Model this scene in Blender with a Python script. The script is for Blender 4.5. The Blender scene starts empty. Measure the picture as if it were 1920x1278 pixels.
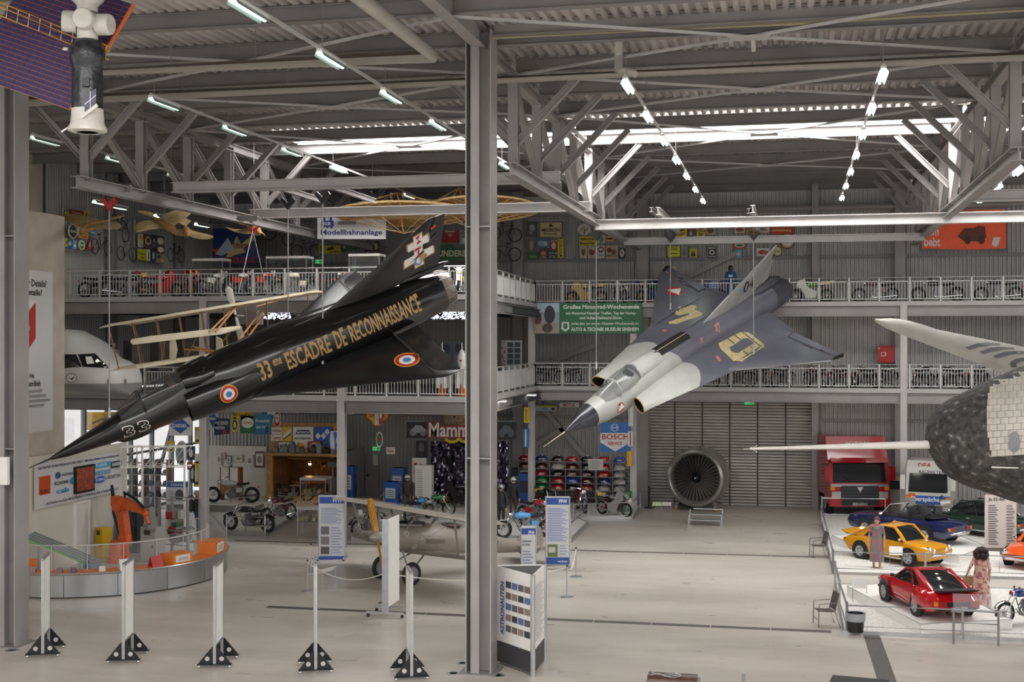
import bpy, bmesh, math, random
from mathutils import Vector, Matrix
from mathutils.bvhtree import BVHTree
V = Vector
random.seed(7)
SC = bpy.context.scene
COL = SC.collection
# camera, world, exposure
FPX, CAMH, CXP, CYP = 2400.0, 7.75, 960.0, 639.0
TH = math.atan2(530, FPX)
cam = bpy.data.cameras.new('camera'); camo = bpy.data.objects.new('camera', cam); COL.objects.link(camo)
cam.sensor_width = 36; cam.lens = 36 * FPX / 1920; cam.clip_end = 400
camo.location = (0, 0, CAMH); camo.rotation_euler = (math.pi / 2, 0, TH)
SC.camera = camo
SC.view_settings.view_transform = 'Standard'; SC.view_settings.look = 'None'
SC.view_settings.gamma = 1; SC.view_settings.exposure = 0.32
SC.view_settings.use_curve_mapping = False
wd = bpy.data.worlds.new('world'); SC.world = wd; wd.use_nodes = True
wd.node_tree.nodes['Background'].inputs[0].default_value = (1, 1, 1, 1)
wd.node_tree.nodes['Background'].inputs[1].default_value = 1.0
SKYLIGHT = 12.5
TUBE = 26.0
SOFFIT = 8.0
# pixel helpers
FW = V((-math.sin(TH), math.cos(TH), 0)); RT = V((math.cos(TH), math.sin(TH), 0)); UP = V((0, 0, 1)); C0 = V((0, 0, CAMH))
def ray(x, y): return FW + RT * ((x - CXP) / FPX) + UP * ((CYP - y) / FPX)
def onY(x, y, Y): d = ray(x, y); return C0 + d * (Y / d.y)
def onX(x, y, X): d = ray(x, y); return C0 + d * (X / d.x)
def PT(x, y, t): return C0 + ray(x, y) * t
def onZ(x, y, Z=0.0): d = ray(x, y); return C0 + d * ((Z - CAMH) / d.z)
# materials
def lin(h):
 if not isinstance(h, str): return tuple(h)
 h = h.lstrip('#'); r = [int(h[i:i + 2], 16) / 255 for i in (0, 2, 4)]
 return tuple(c / 12.92 if c <= .04045 else ((c + .055) / 1.055) ** 2.4 for c in r)
MATS = {}
def mat(name, col='#808080', rough=.5, metal=0., noise=0., ns=3., bump=0., emit=0., alpha=1., trans=0., coat=0., stretch=None, spec=None, c2=None, obj=False):
 if name in MATS: return MATS[name]
 m = bpy.data.materials.new(name); m.use_nodes = True; nt = m.node_tree; b = nt.nodes['Principled BSDF']
 c = lin(col) + (1,)
 b.inputs['Base Color'].default_value = c; b.inputs['Roughness'].default_value = rough; b.inputs['Metallic'].default_value = metal
 if coat: b.inputs['Coat Weight'].default_value = coat; b.inputs['Coat Roughness'].default_value = .05
 if trans: b.inputs['Transmission Weight'].default_value = trans
 if spec is not None: b.inputs['Specular IOR Level'].default_value = spec
 if alpha < 1: b.inputs['Alpha'].default_value = alpha
 if emit: b.inputs['Emission Color'].default_value = c; b.inputs['Emission Strength'].default_value = emit
 src = None
 if obj:
  oi = nt.nodes.new('ShaderNodeObjectInfo'); src = oi.outputs['Color']; nt.links.new(src, b.inputs['Base Color'])
 if noise or bump:
  tc = nt.nodes.new('ShaderNodeTexCoord'); n = nt.nodes.new('ShaderNodeTexNoise'); n.inputs['Scale'].default_value = ns; n.inputs['Detail'].default_value = 5
  if stretch:
   mp = nt.nodes.new('ShaderNodeMapping'); mp.inputs['Scale'].default_value = stretch; nt.links.new(tc.outputs['Object'], mp.inputs[0]); nt.links.new(mp.outputs[0], n.inputs['Vector'])
  else: nt.links.new(tc.outputs['Object'], n.inputs['Vector'])
  if noise:
   mx = nt.nodes.new('ShaderNodeMix'); mx.data_type = 'RGBA'
   rp = nt.nodes.new('ShaderNodeMapRange'); rp.inputs[1].default_value = .35; rp.inputs[2].default_value = .65; nt.links.new(n.outputs['Fac'], rp.inputs[0])
   nt.links.new(rp.outputs[0], mx.inputs[0])
   a = lin(c2) if c2 else tuple(x * (1 - noise) for x in c[:3])
   if src:
    k = nt.nodes.new('ShaderNodeMix'); k.data_type = 'RGBA'; k.inputs[0].default_value = noise; nt.links.new(src, k.inputs[6]); k.inputs[7].default_value = (0, 0, 0, 1)
    nt.links.new(k.outputs[2], mx.inputs[6]); nt.links.new(src, mx.inputs[7])
   else:
    mx.inputs[6].default_value = a + (1,); mx.inputs[7].default_value = tuple(min(1, x * (1 + noise * .3)) for x in c[:3]) + (1,)
   nt.links.new(mx.outputs[2], b.inputs['Base Color'])
  if bump:
   bp = nt.nodes.new('ShaderNodeBump'); bp.inputs['Strength'].default_value = bump; bp.inputs['Distance'].default_value = .02
   nt.links.new(n.outputs['Fac'], bp.inputs['Height']); nt.links.new(bp.outputs[0], b.inputs['Normal'])
 MATS[name] = m; return m
def colm(h, rough=.5, metal=0., coat=0.):
 return mat('paint_%s_%d_%d_%d' % (str(h).strip('#'), rough * 100, metal * 100, coat * 100), h, rough, metal, coat=coat)
# mesh builder
OFF = {}
def basis(d, up=UP):
 d = V(d).normalized()
 if abs(d.dot(up)) > .999: up = V((0, 1, 0)) if abs(d.y) < .9 else V((1, 0, 0))
 s = d.cross(up).normalized(); u = s.cross(d).normalized()
 return d, s, u
class MB:
 def __init__(s): s.v = []; s.f = []; s.m = []
 def add(s, vs, fs, m=0):
  b = len(s.v); s.v += [V(p) for p in vs]; s.f += [tuple(b + i for i in f) for f in fs]; s.m += [m] * len(fs); return s
 def box(s, x0, y0, z0, x1, y1, z1, m=0):
  return s.add([(x, y, z) for x in (x0, x1) for y in (y0, y1) for z in (z0, z1)],
      [(0, 1, 3, 2), (4, 6, 7, 5), (0, 4, 5, 1), (2, 3, 7, 6), (0, 2, 6, 4), (1, 5, 7, 3)], m)
 def cbox(s, c, sz, m=0):
  return s.box(c[0] - sz[0] / 2, c[1] - sz[1] / 2, c[2] - sz[2] / 2, c[0] + sz[0] / 2, c[1] + sz[1] / 2, c[2] + sz[2] / 2, m)
 def obox(s, O, A, B, C, m=0):   # parallelepiped from a corner and three edge vectors
  O, A, B, C = V(O), V(A), V(B), V(C)
  return s.add([O + A * i + B * j + C * k for i in (0, 1) for j in (0, 1) for k in (0, 1)],
      [(0, 1, 3, 2), (4, 6, 7, 5), (0, 4, 5, 1), (2, 3, 7, 6), (0, 2, 6, 4), (1, 5, 7, 3)], m)
 def beam(s, p0, p1, w, h, m=0, up=UP):
  p0, p1 = V(p0), V(p1); d, sd, u = basis(p1 - p0, up)
  return s.obox(p0 - sd * w / 2 - u * h / 2, p1 - p0, sd * w, u * h, m)
 def ibeam(s, p0, p1, b, h, tf=.025, tw=.02, m=0, up=UP):
  p0, p1 = V(p0), V(p1); d, sd, u = basis(p1 - p0, up)
  s.beam(p0 + u * (h - tf) / 2, p1 + u * (h - tf) / 2, b, tf, m, up); s.beam(p0 - u * (h - tf) / 2, p1 - u * (h - tf) / 2, b, tf, m, up)
  return s.beam(p0, p1, tw, h - 2 * tf, m, up)
 def cyl(s, p0, p1, r0, r1=None, n=10, cap=True, m=0):
  p0, p1 = V(p0), V(p1); r1 = r0 if r1 is None else r1; d, a, b = basis(p1 - p0)
  vs = []
  for p, r in ((p0, r0), (p1, r1)):
   vs += [p + (a * math.cos(2 * math.pi * i / n) + b * math.sin(2 * math.pi * i / n)) * r for i in range(n)]
  fs = [(i, (i + 1) % n, n + (i + 1) % n, n + i) for i in range(n)]
  if cap: fs += [tuple(range(n))[::-1], tuple(range(n, 2 * n))]
  return s.add(vs, fs, m)
 def tube(s, pts, r, n=6, m=0, closed=False):
  pts = [V(p) for p in pts]; k = len(pts); vs = []; prev = None
  for i, p in enumerate(pts):
   if closed: t = pts[(i + 1) % k] - pts[i - 1]
   else: t = pts[min(i + 1, k - 1)] - pts[max(i - 1, 0)]
   d, a, b = basis(t)
   if prev is not None:
    a = (prev - d * prev.dot(d)); a = a.normalized() if a.length > 1e-6 else b; b = d.cross(a)
   prev = a; rr = r[i] if isinstance(r, (list, tuple)) else r
   vs += [p + (a * math.cos(2 * math.pi * j / n) + b * math.sin(2 * math.pi * j / n)) * rr for j in range(n)]
  fs = []
  for i in range(k if closed else k - 1):
   q = (i + 1) % k
   fs += [(i * n + j, i * n + (j + 1) % n, q * n + (j + 1) % n, q * n + j) for j in range(n)]
  if not closed: fs += [tuple(range(n))[::-1], tuple(range((k - 1) * n, k * n))]
  return s.add(vs, fs, m)
 def lathe(s, prof, O=(0, 0, 0), axis=(0, 0, 1), n=16, m=0, arc=None):   # prof: (radius, along)
  O = V(O); d, a, b = basis(axis); vs = []; nn = n if arc is None else n + 1
  A0, A1 = (0, 2 * math.pi) if arc is None else arc
  for r, h in prof:
   vs += [O + d * h + (a * math.cos(A0 + (A1 - A0) * i / n) + b * math.sin(A0 + (A1 - A0) * i / n)) * r for i in range(nn)]
  fs = []
  for k in range(len(prof) - 1):
   for i in range(n):
    j = (i + 1) % nn
    fs.append((k * nn + i, k * nn + j, (k + 1) * nn + j, (k + 1) * nn + i))
  return s.add(vs, fs, m)
 def loft(s, rings, cap0=True, cap1=True, closed=True, m=0):
  n = len(rings[0]); vs = [p for r in rings for p in r]; fs = []
  for k in range(len(rings) - 1):
   for i in range(n if closed else n - 1):
    j = (i + 1) % n; fs.append((k * n + i, k * n + j, (k + 1) * n + j, (k + 1) * n + i))
  if cap0: fs.append(tuple(range(n))[::-1])
  if cap1: fs.append(tuple(range((len(rings) - 1) * n, len(rings) * n)))
  return s.add(vs, fs, m)
 def prism(s, pts, O, U, W, N, m=0):   # polygon pts in (U, W) at O, extruded by vector N
  O, U, W, N = V(O), V(U), V(W), V(N); n = len(pts)
  a = [O + U * x + W * y for x, y in pts]
  return s.add(a + [p + N for p in a], [tuple(range(n))[::-1], tuple(range(n, 2 * n))] + [(i, (i + 1) % n, n + (i + 1) % n, n + i) for i in range(n)], m)
 def ball(s, c, r, n=10, m=0):
  c = V(c); r = r if isinstance(r, (tuple, list)) else (r, r, r); k = max(4, n // 2); rings = []
  for i in range(k + 1):
   t = math.pi * i / k; rings.append([c + V((r[0] * math.sin(t) * math.cos(2 * math.pi * j / n), r[1] * math.sin(t) * math.sin(2 * math.pi * j / n), r[2] * math.cos(t))) for j in range(n)])
  return s.loft(rings, False, False, True, m)
 def quad(s, a, b, c, d, m=0): return s.add([a, b, c, d], [(0, 1, 2, 3)], m)
 def xf(s, M):
  s.v = [M @ p for p in s.v]; return s
 def mesh(s, name, mats, smooth=False, off=None):
  me = bpy.data.meshes.new(name)
  vs = [(p - off) for p in s.v] if off is not None else s.v
  me.from_pydata([tuple(p) for p in vs], [], s.f)
  mats = mats if isinstance(mats, (list, tuple)) else [mats]
  for q in mats: me.materials.append(q)
  if len(mats) > 1: me.polygons.foreach_set('material_index', s.m)
  bm = bmesh.new(); bm.from_mesh(me); bmesh.ops.recalc_face_normals(bm, faces=bm.faces); bm.to_mesh(me); bm.free()
  if smooth:
   me.polygons.foreach_set('use_smooth', [True] * len(me.polygons))
   me.set_sharp_from_angle(angle=math.radians(smooth if smooth is not True else 40))
  me.update(); return me
 def build(s, name, mats, parent=None, smooth=False, color=None):
  off = OFF.get(parent.name) if parent is not None else None
  o = bpy.data.objects.new(name, s.mesh(name, mats, smooth, off)); COL.objects.link(o)
  if parent is not None:
   o.parent = parent
   if off is not None: OFF[o.name] = off
  if color is not None: o.color = lin(color) + (1,)
  return o
def tag(o, label, cat=None, group=None, kind=None):
 o['label'] = label
 if cat: o['category'] = cat
 if group: o['group'] = group
 if kind: o['kind'] = kind
 return o
def thing(name, label, cat, loc=(0, 0, 0), rz=0, group=None, world=False, R=None):
 o = bpy.data.objects.new(name, None); COL.objects.link(o); o.location = loc
 o.empty_display_size = .2
 if R is not None: o.rotation_euler = R.to_euler()
 else: o.rotation_euler = (0, 0, rz)
 if world: OFF[o.name] = V(loc)      # parts are given in world coordinates
 tag(o, label, cat, group); return o
def struct(name, label, loc=(0, 0, 0)):
 o = bpy.data.objects.new(name, None); COL.objects.link(o); o.location = loc; OFF[o.name] = V(loc); o['kind'] = 'structure'; o['label'] = label; return o
def smesh(name, mb, m, label, smooth=False):
 o = mb.build(name, m, None, smooth); o['kind'] = 'structure'; o['label'] = label; return o
def dup(o, parent=None):
 c = o.copy(); COL.objects.link(c); c.parent = parent
 for ch in o.children: dup(ch, c)
 return c
TXT = {}
def textmesh(body, bold=False, res=2):
 key = (body, bold)
 if key in TXT: return TXT[key]
 cu = bpy.data.curves.new('lettering', 'FONT'); cu.body = body; cu.resolution_u = res; cu.size = 1
 if bold: cu.offset = .025 if bold is True else bold
 ob = bpy.data.objects.new('lettering', cu); COL.objects.link(ob)
 dg = bpy.context.evaluated_depsgraph_get(); dg.update()
 me = bpy.data.meshes.new_from_object(ob.evaluated_get(dg))
 vs = [v.co.copy() for v in me.vertices]; fs = [tuple(p.vertices) for p in me.polygons]
 bpy.data.objects.remove(ob); bpy.data.curves.remove(cu); bpy.data.meshes.remove(me)
 xs = [v.x for v in vs] or [0]; ys = [v.y for v in vs] or [0]
 TXT[key] = (vs, fs, min(xs), max(xs), min(ys), max(ys)); return TXT[key]
def addtext(mb, body, O, U, W, x0, y0, x1, y1, m=0, bold=False, lift=None, shear=0):
 """fit text into the box (x0,y0)-(x1,y1) of the plane O + U*x + W*y"""
 vs, fs, a, b, c, d = textmesh(body, bold); O, U, W = V(O), V(U), V(W)
 N = (U.cross(W)).normalized() * (.004 if lift is None else lift)
 sx = (x1 - x0) / max(1e-6, b - a); sy = (y1 - y0) / max(1e-6, d - c)
 mb.add([O + U * (x0 + (p.x - a) * sx + shear * (p.y - c) * sy) + W * (y0 + (p.y - c) * sy) + N for p in vs], fs, m); return mb
def hugging(mb, bvh, direction, lift=.006):
 """lay a flat decal mesh onto a surface by casting along direction"""
 d = V(direction).normalized(); hits = [bvh.ray_cast(p - d * 6, d) for p in mb.v]
 ds = sorted(h[3] for h in hits if h[0] is not None); md = ds[len(ds) // 2] if ds else 6
 mb.v = [(h[0] if h[0] is not None and h[3] < md + 1.2 else p + d * (md - 6)) - d * lift for p, h in zip(mb.v, hits)]; return mb
def subdiv(mb, maxlen):
 bm = bmesh.new(); vs = [bm.verts.new(p) for p in mb.v]
 for f in mb.f:
  try: bm.faces.new([vs[i] for i in f])
  except ValueError: pass
 for _ in range(5):
  es = [e for e in bm.edges if e.calc_length() > maxlen]
  if not es: break
  bmesh.ops.subdivide_edges(bm, edges=es, cuts=1)
  bmesh.ops.triangulate(bm, faces=[f for f in bm.faces if len(f.verts) > 4])
 bm.verts.index_update(); mb.v = [v.co.copy() for v in bm.verts]; mb.f = [tuple(v.index for v in f.verts) for f in bm.faces]; mb.m = [0] * len(mb.f); bm.free(); return mb
def bvh_of(o): return BVHTree.FromPolygons([v.co for v in o.data.vertices], [tuple(p.vertices) for p in o.data.polygons])
def disc(r0, r1, n=24):
 mb = MB(); pts = lambda r: [V((r * math.cos(2 * math.pi * i / n), r * math.sin(2 * math.pi * i / n), 0)) for i in range(n)]
 if r0 <= 0: mb.add(pts(r1), [tuple(range(n))])
 else: mb.loft([pts(r0), pts(r1)], False, False)
 return mb
# shared materials
steel = mat('grey_painted_steel', '#928d8b', .45, 0, .12, 1.2)
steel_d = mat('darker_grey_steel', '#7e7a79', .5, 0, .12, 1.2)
steel_l = mat('pale_grey_steel', '#b4b0ae', .45, 0, .1, 1.2)
deckm = mat('ribbed_roof_sheet', '#c2bbb8', .42, .15, .3, 1.6, stretch=(1, .15, 1))
wallm = mat('ribbed_wall_sheet', '#a5a29f', .45, .1, .1, .8)
black = mat('black_paint', '#17171a', .35, 0, .2, 6)
rubber = mat('black_rubber', '#1b1b1c', .7, 0, .2, 12)
chrome = mat('polished_chrome', '#d8d8da', .12, 1)
alu = mat('brushed_aluminium', '#b9babb', .32, .85, .12, 4)
white = mat('white_paint', '#e4e1dc', .45, 0, .04, 3)
offw = mat('off_white_panel', '#d3cec6', .6, 0, .06, 2)
glass = mat('clear_glass', '#ffffff', .03, 0, trans=1.0, alpha=.35)
darkglass = mat('dark_window_glass', '#1a1d20', .06, 0, spec=.8)
paint = mat('gloss_colour_paint', '#ffffff', .18, 0, .06, 2, coat=.6, obj=True)
flat = mat('flat_colour_paint', '#ffffff', .55, 0, .12, 5, obj=True)
cablem = mat('steel_cable', '#9a9a98', .4, .7, .2, 30)
wood = mat('brown_wood', '#8a6238', .55, 0, .35, 6, stretch=(1, 1, 8))
# THE HALL
XL, XM, XR = -19.6, -7.2, 5.2            # truss lines
NY = [29.7 + 3.12 * k for k in range(11)]
YB = 61.2
# floor ---------------------------------------------------------------
def floor_mat():
 m = bpy.data.materials.new('worn_concrete_floor'); m.use_nodes = True; nt = m.node_tree; b = nt.nodes['Principled BSDF']
 tc = nt.nodes.new('ShaderNodeTexCoord')
 def nz(scale, st, lo, hi):
  mp = nt.nodes.new('ShaderNodeMapping'); mp.inputs['Scale'].default_value = st; nt.links.new(tc.outputs['Object'], mp.inputs[0])
  n = nt.nodes.new('ShaderNodeTexNoise'); n.inputs['Scale'].default_value = scale; n.inputs['Detail'].default_value = 6; n.inputs['Roughness'].default_value = .6; nt.links.new(mp.outputs[0], n.inputs['Vector'])
  r = nt.nodes.new('ShaderNodeMapRange'); r.inputs[1].default_value = lo; r.inputs[2].default_value = hi; nt.links.new(n.outputs['Fac'], r.inputs[0]); return r.outputs[0]
 def mix(f, a, c):
  x = nt.nodes.new('ShaderNodeMix'); x.data_type = 'RGBA'; nt.links.new(f, x.inputs[0])
  for s, q in ((6, a), (7, c)):
   if isinstance(q, str): x.inputs[s].default_value = lin(q) + (1,)
   else: nt.links.new(q, x.inputs[s])
  return x.outputs[2]
 c = mix(nz(.5, (.35, 1, 1), .3, .7), '#a39c92', '#bdb6ac')
 c = mix(nz(2.2, (.5, 1, 1), .58, .8), c, '#a49d93')
 c = mix(nz(9, (1, 1, 1), .62, .8), c, '#a8a197')
 nt.links.new(c, b.inputs['Base Color'])
 r = nt.nodes.new('ShaderNodeMapRange'); nt.links.new(nz(1.3, (.4, 1, 1), .3, .7), r.inputs[0]); r.inputs[3].default_value = .26; r.inputs[4].default_value = .42
 nt.links.new(r.outputs[0], b.inputs['Roughness']); return m
FLOORM = floor_mat()
fl = MB().box(-60, 5, -.3, 45, YB + .3, 0).build('floor', FLOORM); fl['kind'] = 'structure'; fl['label'] = 'worn grey concrete floor of the hall'
slot = mat('dark_drain_grate', '#5d5853', .55, .3, .3, 14)
def drain(n, p0, p1, w, label):
 p0, p1 = V(p0), V(p1); d, s, u = basis(p1 - p0); g = struct('trim_%d' % n, label, p0)
 k = int((p1 - p0).length / 1.55)
 for i in range(k):
  a = p0.lerp(p1, i / k) + d * .012; c = p0.lerp(p1, (i + 1) / k) - d * .012
  MB().obox(a - s * w / 2, c - a, s * w, UP * .004).build('grate', slot, g)
drain(1, onZ(500, 1137), onZ(1560, 1184), .28, 'dark grated floor channel crossing the hall before the biplane')
drain(2, onZ(440, 1013), onZ(1530, 1044), .2, 'dark grated floor channel crossing the hall behind the biplane')
a, b_ = onZ(1634, 1190), onZ(1668, 1290)
drain(3, a, b_, .42, 'dark floor strip leading away from the gravelled car island')
# back wall -------------------------------------------------------------
def corrugated(x0, x1, z0, z1, pitch, depth, Yp, duty=.5):
 mb = MB(); xs = []; x = x0; t = .15
 while x < x1:
  xs += [(x, 0), (x + pitch * (duty - t), 0), (x + pitch * duty, depth), (x + pitch * (1 - t), depth)]; x += pitch
 xs.append((x1, 0)); n = len(xs)
 mb.add([(q, Yp + e, z0) for q, e in xs] + [(q, Yp + e, z1) for q, e in xs], [(i, i + 1, n + i + 1, n + i) for i in range(n - 1)]); return mb
DX0, DX1 = onY(1212, 800, YB).x, onY(1532, 800, YB).x
DZ = onY(1370, 752, YB).z
w = struct('wall_back', 'grey ribbed metal wall behind the galleries', (0, YB, 0))
corrugated(-30, DX0, 0, 15.2, .19, .05, YB).build('wall_sheet', wallm, w)
corrugated(DX1, 32, 0, 15.2, .19, .05, YB).build('wall_sheet', wallm, w)
corrugated(DX0, DX1, DZ, 15.2, .19, .05, YB).build('wall_sheet', wallm, w)
MB().box(-30, YB + .12, 0, DX0, YB + .3, 15.2).box(DX1, YB + .12, 0, 32, YB + .3, 15.2).box(DX0, YB + .12, DZ, DX1, YB + .3, 15.2).build('wall_backing', steel_d, w)
def hline(y, xa=1500): return onY(xa, y, YB).z
for z in (onY(1370, 484, YB).z, onY(1600, 788, YB).z):
 for xa, xb in ((-29.8, DX0 - .2 if z < 6 else 32), (DX1 + .2, 32)):
  if z > 6 and xa > -29: continue
  MB().box(xa, YB - .12, z - .07, xb, YB, z + .07).build('girt', steel_d, w)
MB().cyl((-29.8, YB - .35, onY(1200, 398, YB).z), (32, YB - .35, onY(1200, 398, YB).z), .14, n=10).build('pipe', steel, w)
for px, wd_ in ((1207, .55), (975, .5), (1528, .3), (1686, .45)):
 xx = onY(px, 600, YB).x
 c = MB().ibeam((xx, YB - .3, 0), (xx, YB - .3, 15), wd_, .5, up=V((0, 1, 0))).build('wall_column', steel, w)
for (a1, b1, a2, b2) in ((1290, 520, 1380, 475), (1000, 835, 1098, 780), (1010, 755, 1105, 865), (1030, 680, 1130, 642)):
 MB().beam(onY(a1, b1, YB - .2), onY(a2, b2, YB - .2), .16, .22).build('brace', steel, w)
# roller door --------------------------------------------------------------
dm = mat('pale_roller_slats', '#d0cbc5', .4, 0, .1, 2)
d = struct('door_1', 'wide pale slatted roller door under the gallery', (DX0, YB, 0))
npan = 6; pw = (DX1 - DX0 - .2) / npan; rows = 34
for i in range(npan):
 x0 = DX0 + .1 + i * pw; mb = MB()
 for r in range(rows):
  z0 = DZ * r / rows; z1 = DZ * (r + 1) / rows - .035
  mb.add([(x, y, z) for x in (x0, x0 + pw - .07) for y, z in ((YB + .06, z0), (YB - .04, z0 + .02), (YB - .06, z1 - .05), (YB + .06, z1))], [(0, 1, 5, 4), (1, 2, 6, 5), (2, 3, 7, 6), (0, 3, 2, 1), (4, 5, 6, 7)])
 mb.build('slat_panel', dm, d)
MB().box(DX0, YB + .06, 0, DX1, YB + .1, DZ).build('door_backing', mat('dark_gap', '#4a4746', .6), d)
MB().box(DX0 - .2, YB - .15, 0, DX0 + .1, YB + .1, DZ + .35).box(DX1 - .1, YB - .15, 0, DX1 + .2, YB + .1, DZ + .35).box(DX0 - .2, YB - .35, DZ, DX1 + .2, YB + .1, DZ + .35).build('door_frame', steel_d, d)
# left wall --------------------------------------------------------------
XW = -29.3
w = struct('wall_left', 'dark grey ribbed wall of the left gallery', (XW, 50, 0))
mb = corrugated(46, YB, 5.7, 15.2, .19, .05, 0)
mb.v = [V((XW - p.y, p.x, p.z)) for p in mb.v]; mb.build('wall_sheet', wallm, w)
MB().box(XW - .3, 46, 5.7, XW - .1, YB, 15.2).build('wall_backing', steel_d, w)
MB().box(XW - .3, 20, 5.5, XW - .1, 46, 15.2).box(XW - .3, 20, 0, XW - .1, 43, 5.5).build('plain_panel', mat('beige_concrete_slab', '#b7ad9e', .75, 0, .15, 1.2, bump=.2), w)
for y in (50.7, 57.0): MB().ibeam((XW + .25, y, 5.7), (XW + .25, y, 15), .35, .4).build('wall_column', steel, w)
# roof --------------------------------------------------------------------
ZD, ZP = 15.15, 14.75
def in_sky(y): return abs(y - (NY[4] + 1.56)) < 1.6
c = struct('ceiling', 'ribbed metal roof deck on grey steel purlins', (0, 45, ZD))
XK = -18.2   # the daylight strip starts here
def deckstrip(y0, y1, x1=24):
 mb = MB(); xs = []; x = -34.0; p = .27
 while x < x1:
  xs += [(x, 0), (x + p * .42, 0), (x + p * .55, .09), (x + p * .87, .09)]; x += p
 n = len(xs)
 mb.add([(q, y0, ZD + e) for q, e in xs] + [(q, y1, ZD + e) for q, e in xs], [(i, i + 1, n + i + 1, n + i) for i in range(n - 1)])
 return mb
ys = [20.34, 23.46, 26.58] + NY
SKYB = [(NY[4], NY[5])]
for y0, y1 in zip(ys, ys[1:]):
 deckstrip(y0, y1, XK if (y0, y1) in SKYB else 24).build('roof_sheet', deckm, c)
for (y0, y1) in ((-3, 1.6), (4.7, 10), (13.1, 20.34)): MB().box(-34, y0, ZD, 24, y1, ZD + .1).build('roof_sheet', deckm, c)
for y in ys:
 for xa, xb in ((-34, XL), (XL, XM), (XM, XR), (XR, 24)):
  MB().ibeam((xa + .06, y, ZP + .19), (xb - .06, y, ZP + .19), .2, .38).build('purlin', steel_d, c)  # darker steel than the trusses, standing in for shade on the webs
# skylights -----------------------------------------------------------------
skym = mat('daylit_translucent_roof_panel', '#ffffff', .5, emit=SKYLIGHT)
n = 1
for (y0, y1) in [(NY[4], NY[5]), (1.6, 4.7), (10, 13.1)]:  # last two strips are unseen, added overhead for top light
 g = struct('window_%d' % n, 'long translucent daylight strip in the roof, all but the first added out of view', (0, y0, ZD)); n += 1
 for xa, xb in ((XK, XM), (XM, XR), (XR, 24)):
  MB().box(xa, y0, ZD + .12, xb, y1, ZD + .16).build('pane', skym, g)
 MB().beam((XK, y0 + .1, ZD + .07), (24, y0 + .1, ZD + .07), .12, .24).beam((XK, y1 - .1, ZD + .07), (24, y1 - .1, ZD + .07), .12, .24).build('frame', white, g)
# trusses -----------------------------------------------------------------
ZT, ZBm = 14.62, 12.2
def truss(X, label):
 g = struct('roof_truss', label, (X, NY[0], 0))
 MB().ibeam((X, NY[0], ZT), (X, YB - .3, ZT), .28, .28).build('top_chord', steel, g)
 MB().ibeam((X, NY[0] + 2.6, ZBm), (X, YB - 1.2, ZBm), .32, .34).build('bottom_chord', steel, g)
 for k in range(1, 10):
  y = NY[k]
  MB().ibeam((X, y, ZBm + .1), (X, y, ZT), .26, .26, up=V((0, 1, 0))).build('post', steel, g)
  if k < 9: MB().ibeam((X, y + .1, ZT - .15), (X, NY[k + 1] - .1, ZBm + .25), .16, .18).build('diagonal', steel, g)
  for s in (-1, 1):
   MB().ibeam((X + s * .1, y, ZBm + .75), (X + s * 1.85, y, ZP), .16, .18).build('knee_brace', steel, g)
 MB().ibeam((X, 18, ZP + .1), (X, NY[0] - .25, ZP + .1), .3, .5).build('longitudinal_beam', steel, g)
truss(XL, 'steel lattice truss over the black jet\'s nose'); truss(XM, 'steel lattice truss between the two hanging jets'); truss(XR, 'steel lattice truss above the red car')
# roof bracing (flat X with gusset plates)
g = struct('roof_bracing', 'thin flat roof braces meeting at bolted plates', (0, 35, ZP))
for (xa, xb) in ((XL, XM), (XM, XR)):
 xm = (xa + xb) / 2
 for (k0, k1, kc) in ((-1, 1, 0), (1, 3, 2), (3, 6, 4.5), (6, 8, 7)):
  f = lambda k: NY[0] + 3.12 * k
  for X in (xa, xb):
   for kk in (k0, k1): MB().beam((X, f(kk), ZP - .03), (xm, f(kc), ZP - .05), .1, .05).build('brace_bar', steel_l, g)
  MB().box(xm - .45, f(kc) - .25, ZP - .09, xm + .45, f(kc) + .25, ZP - .075).build('gusset_plate', steel_l, g)
# big girder on the right bay + pillars -------------------------------------------
g = struct('main_girder', 'deep grey girder spanning from the main pillar', (XM, NY[0], 14.9))
MB().ibeam((XM + .3, 29.3, 15.05), (24, 29.3, 15.05), .35, .34).build('lower_beam', steel, g)
MB().box(XM + .3, 29.2, 15.24, 24, 29.32, 17).build('girder_panel', mat('beige_grey_panel', '#9b968c', .5, 0, .08, 1), g)
xk = onY(1408, 20, 29.1).x
MB().box(xk - .3, 29.0, 15.35, xk + .3, 29.18, 15.6).build('gusset_plate', steel_l, g)
for s in (-1, 1): MB().beam((xk + s * .2, 29.08, 15.5), (xk + s * 1.2, 29.08, 16.6), .12, .14).build('brace_bar', steel_l, g)
MB().beam((xk, 29.08, 15.4), (xk, 31, 14.7), .1, .16).build('hanger', steel_l, g)
MB().tube([(XM + .3, 29.08, 14.82), (0, 29.06, 14.78), (5, 29.08, 14.82), (16, 29.06, 14.8)], .035).build('cable_bundle', mat('khaki_cable', '#8d8568', .6), g)
def pillar(X, Yp, label):
 g = struct('column', label, (X, Yp, 0))
 # cruciform I section: web faces camera diagonal
 MB().box(X - .31, Yp - .31, 0, X - .28, Yp + .31, 15).box(X + .28, Yp - .31, 0, X + .31, Yp + .31, 15).box(X - .29, Yp - .015, 0, X + .29, Yp + .015, 15).box(X - .09, Yp - .31, 0, X - .05, Yp + .31, 15).box(X - .17, Yp - .34, 0, X + .03, Yp - .3, 15).build('shaft', steel, g)
 MB().box(X - .45, Yp - .45, 0, X + .45, Yp + .45, .02).build('base_plate', steel_d, g)
 for z in (5.0, 10.4): MB().box(X - .29, Yp - .3, z, X + .29, Yp + .3, z + .03).build('stiffener', steel, g)
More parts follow.
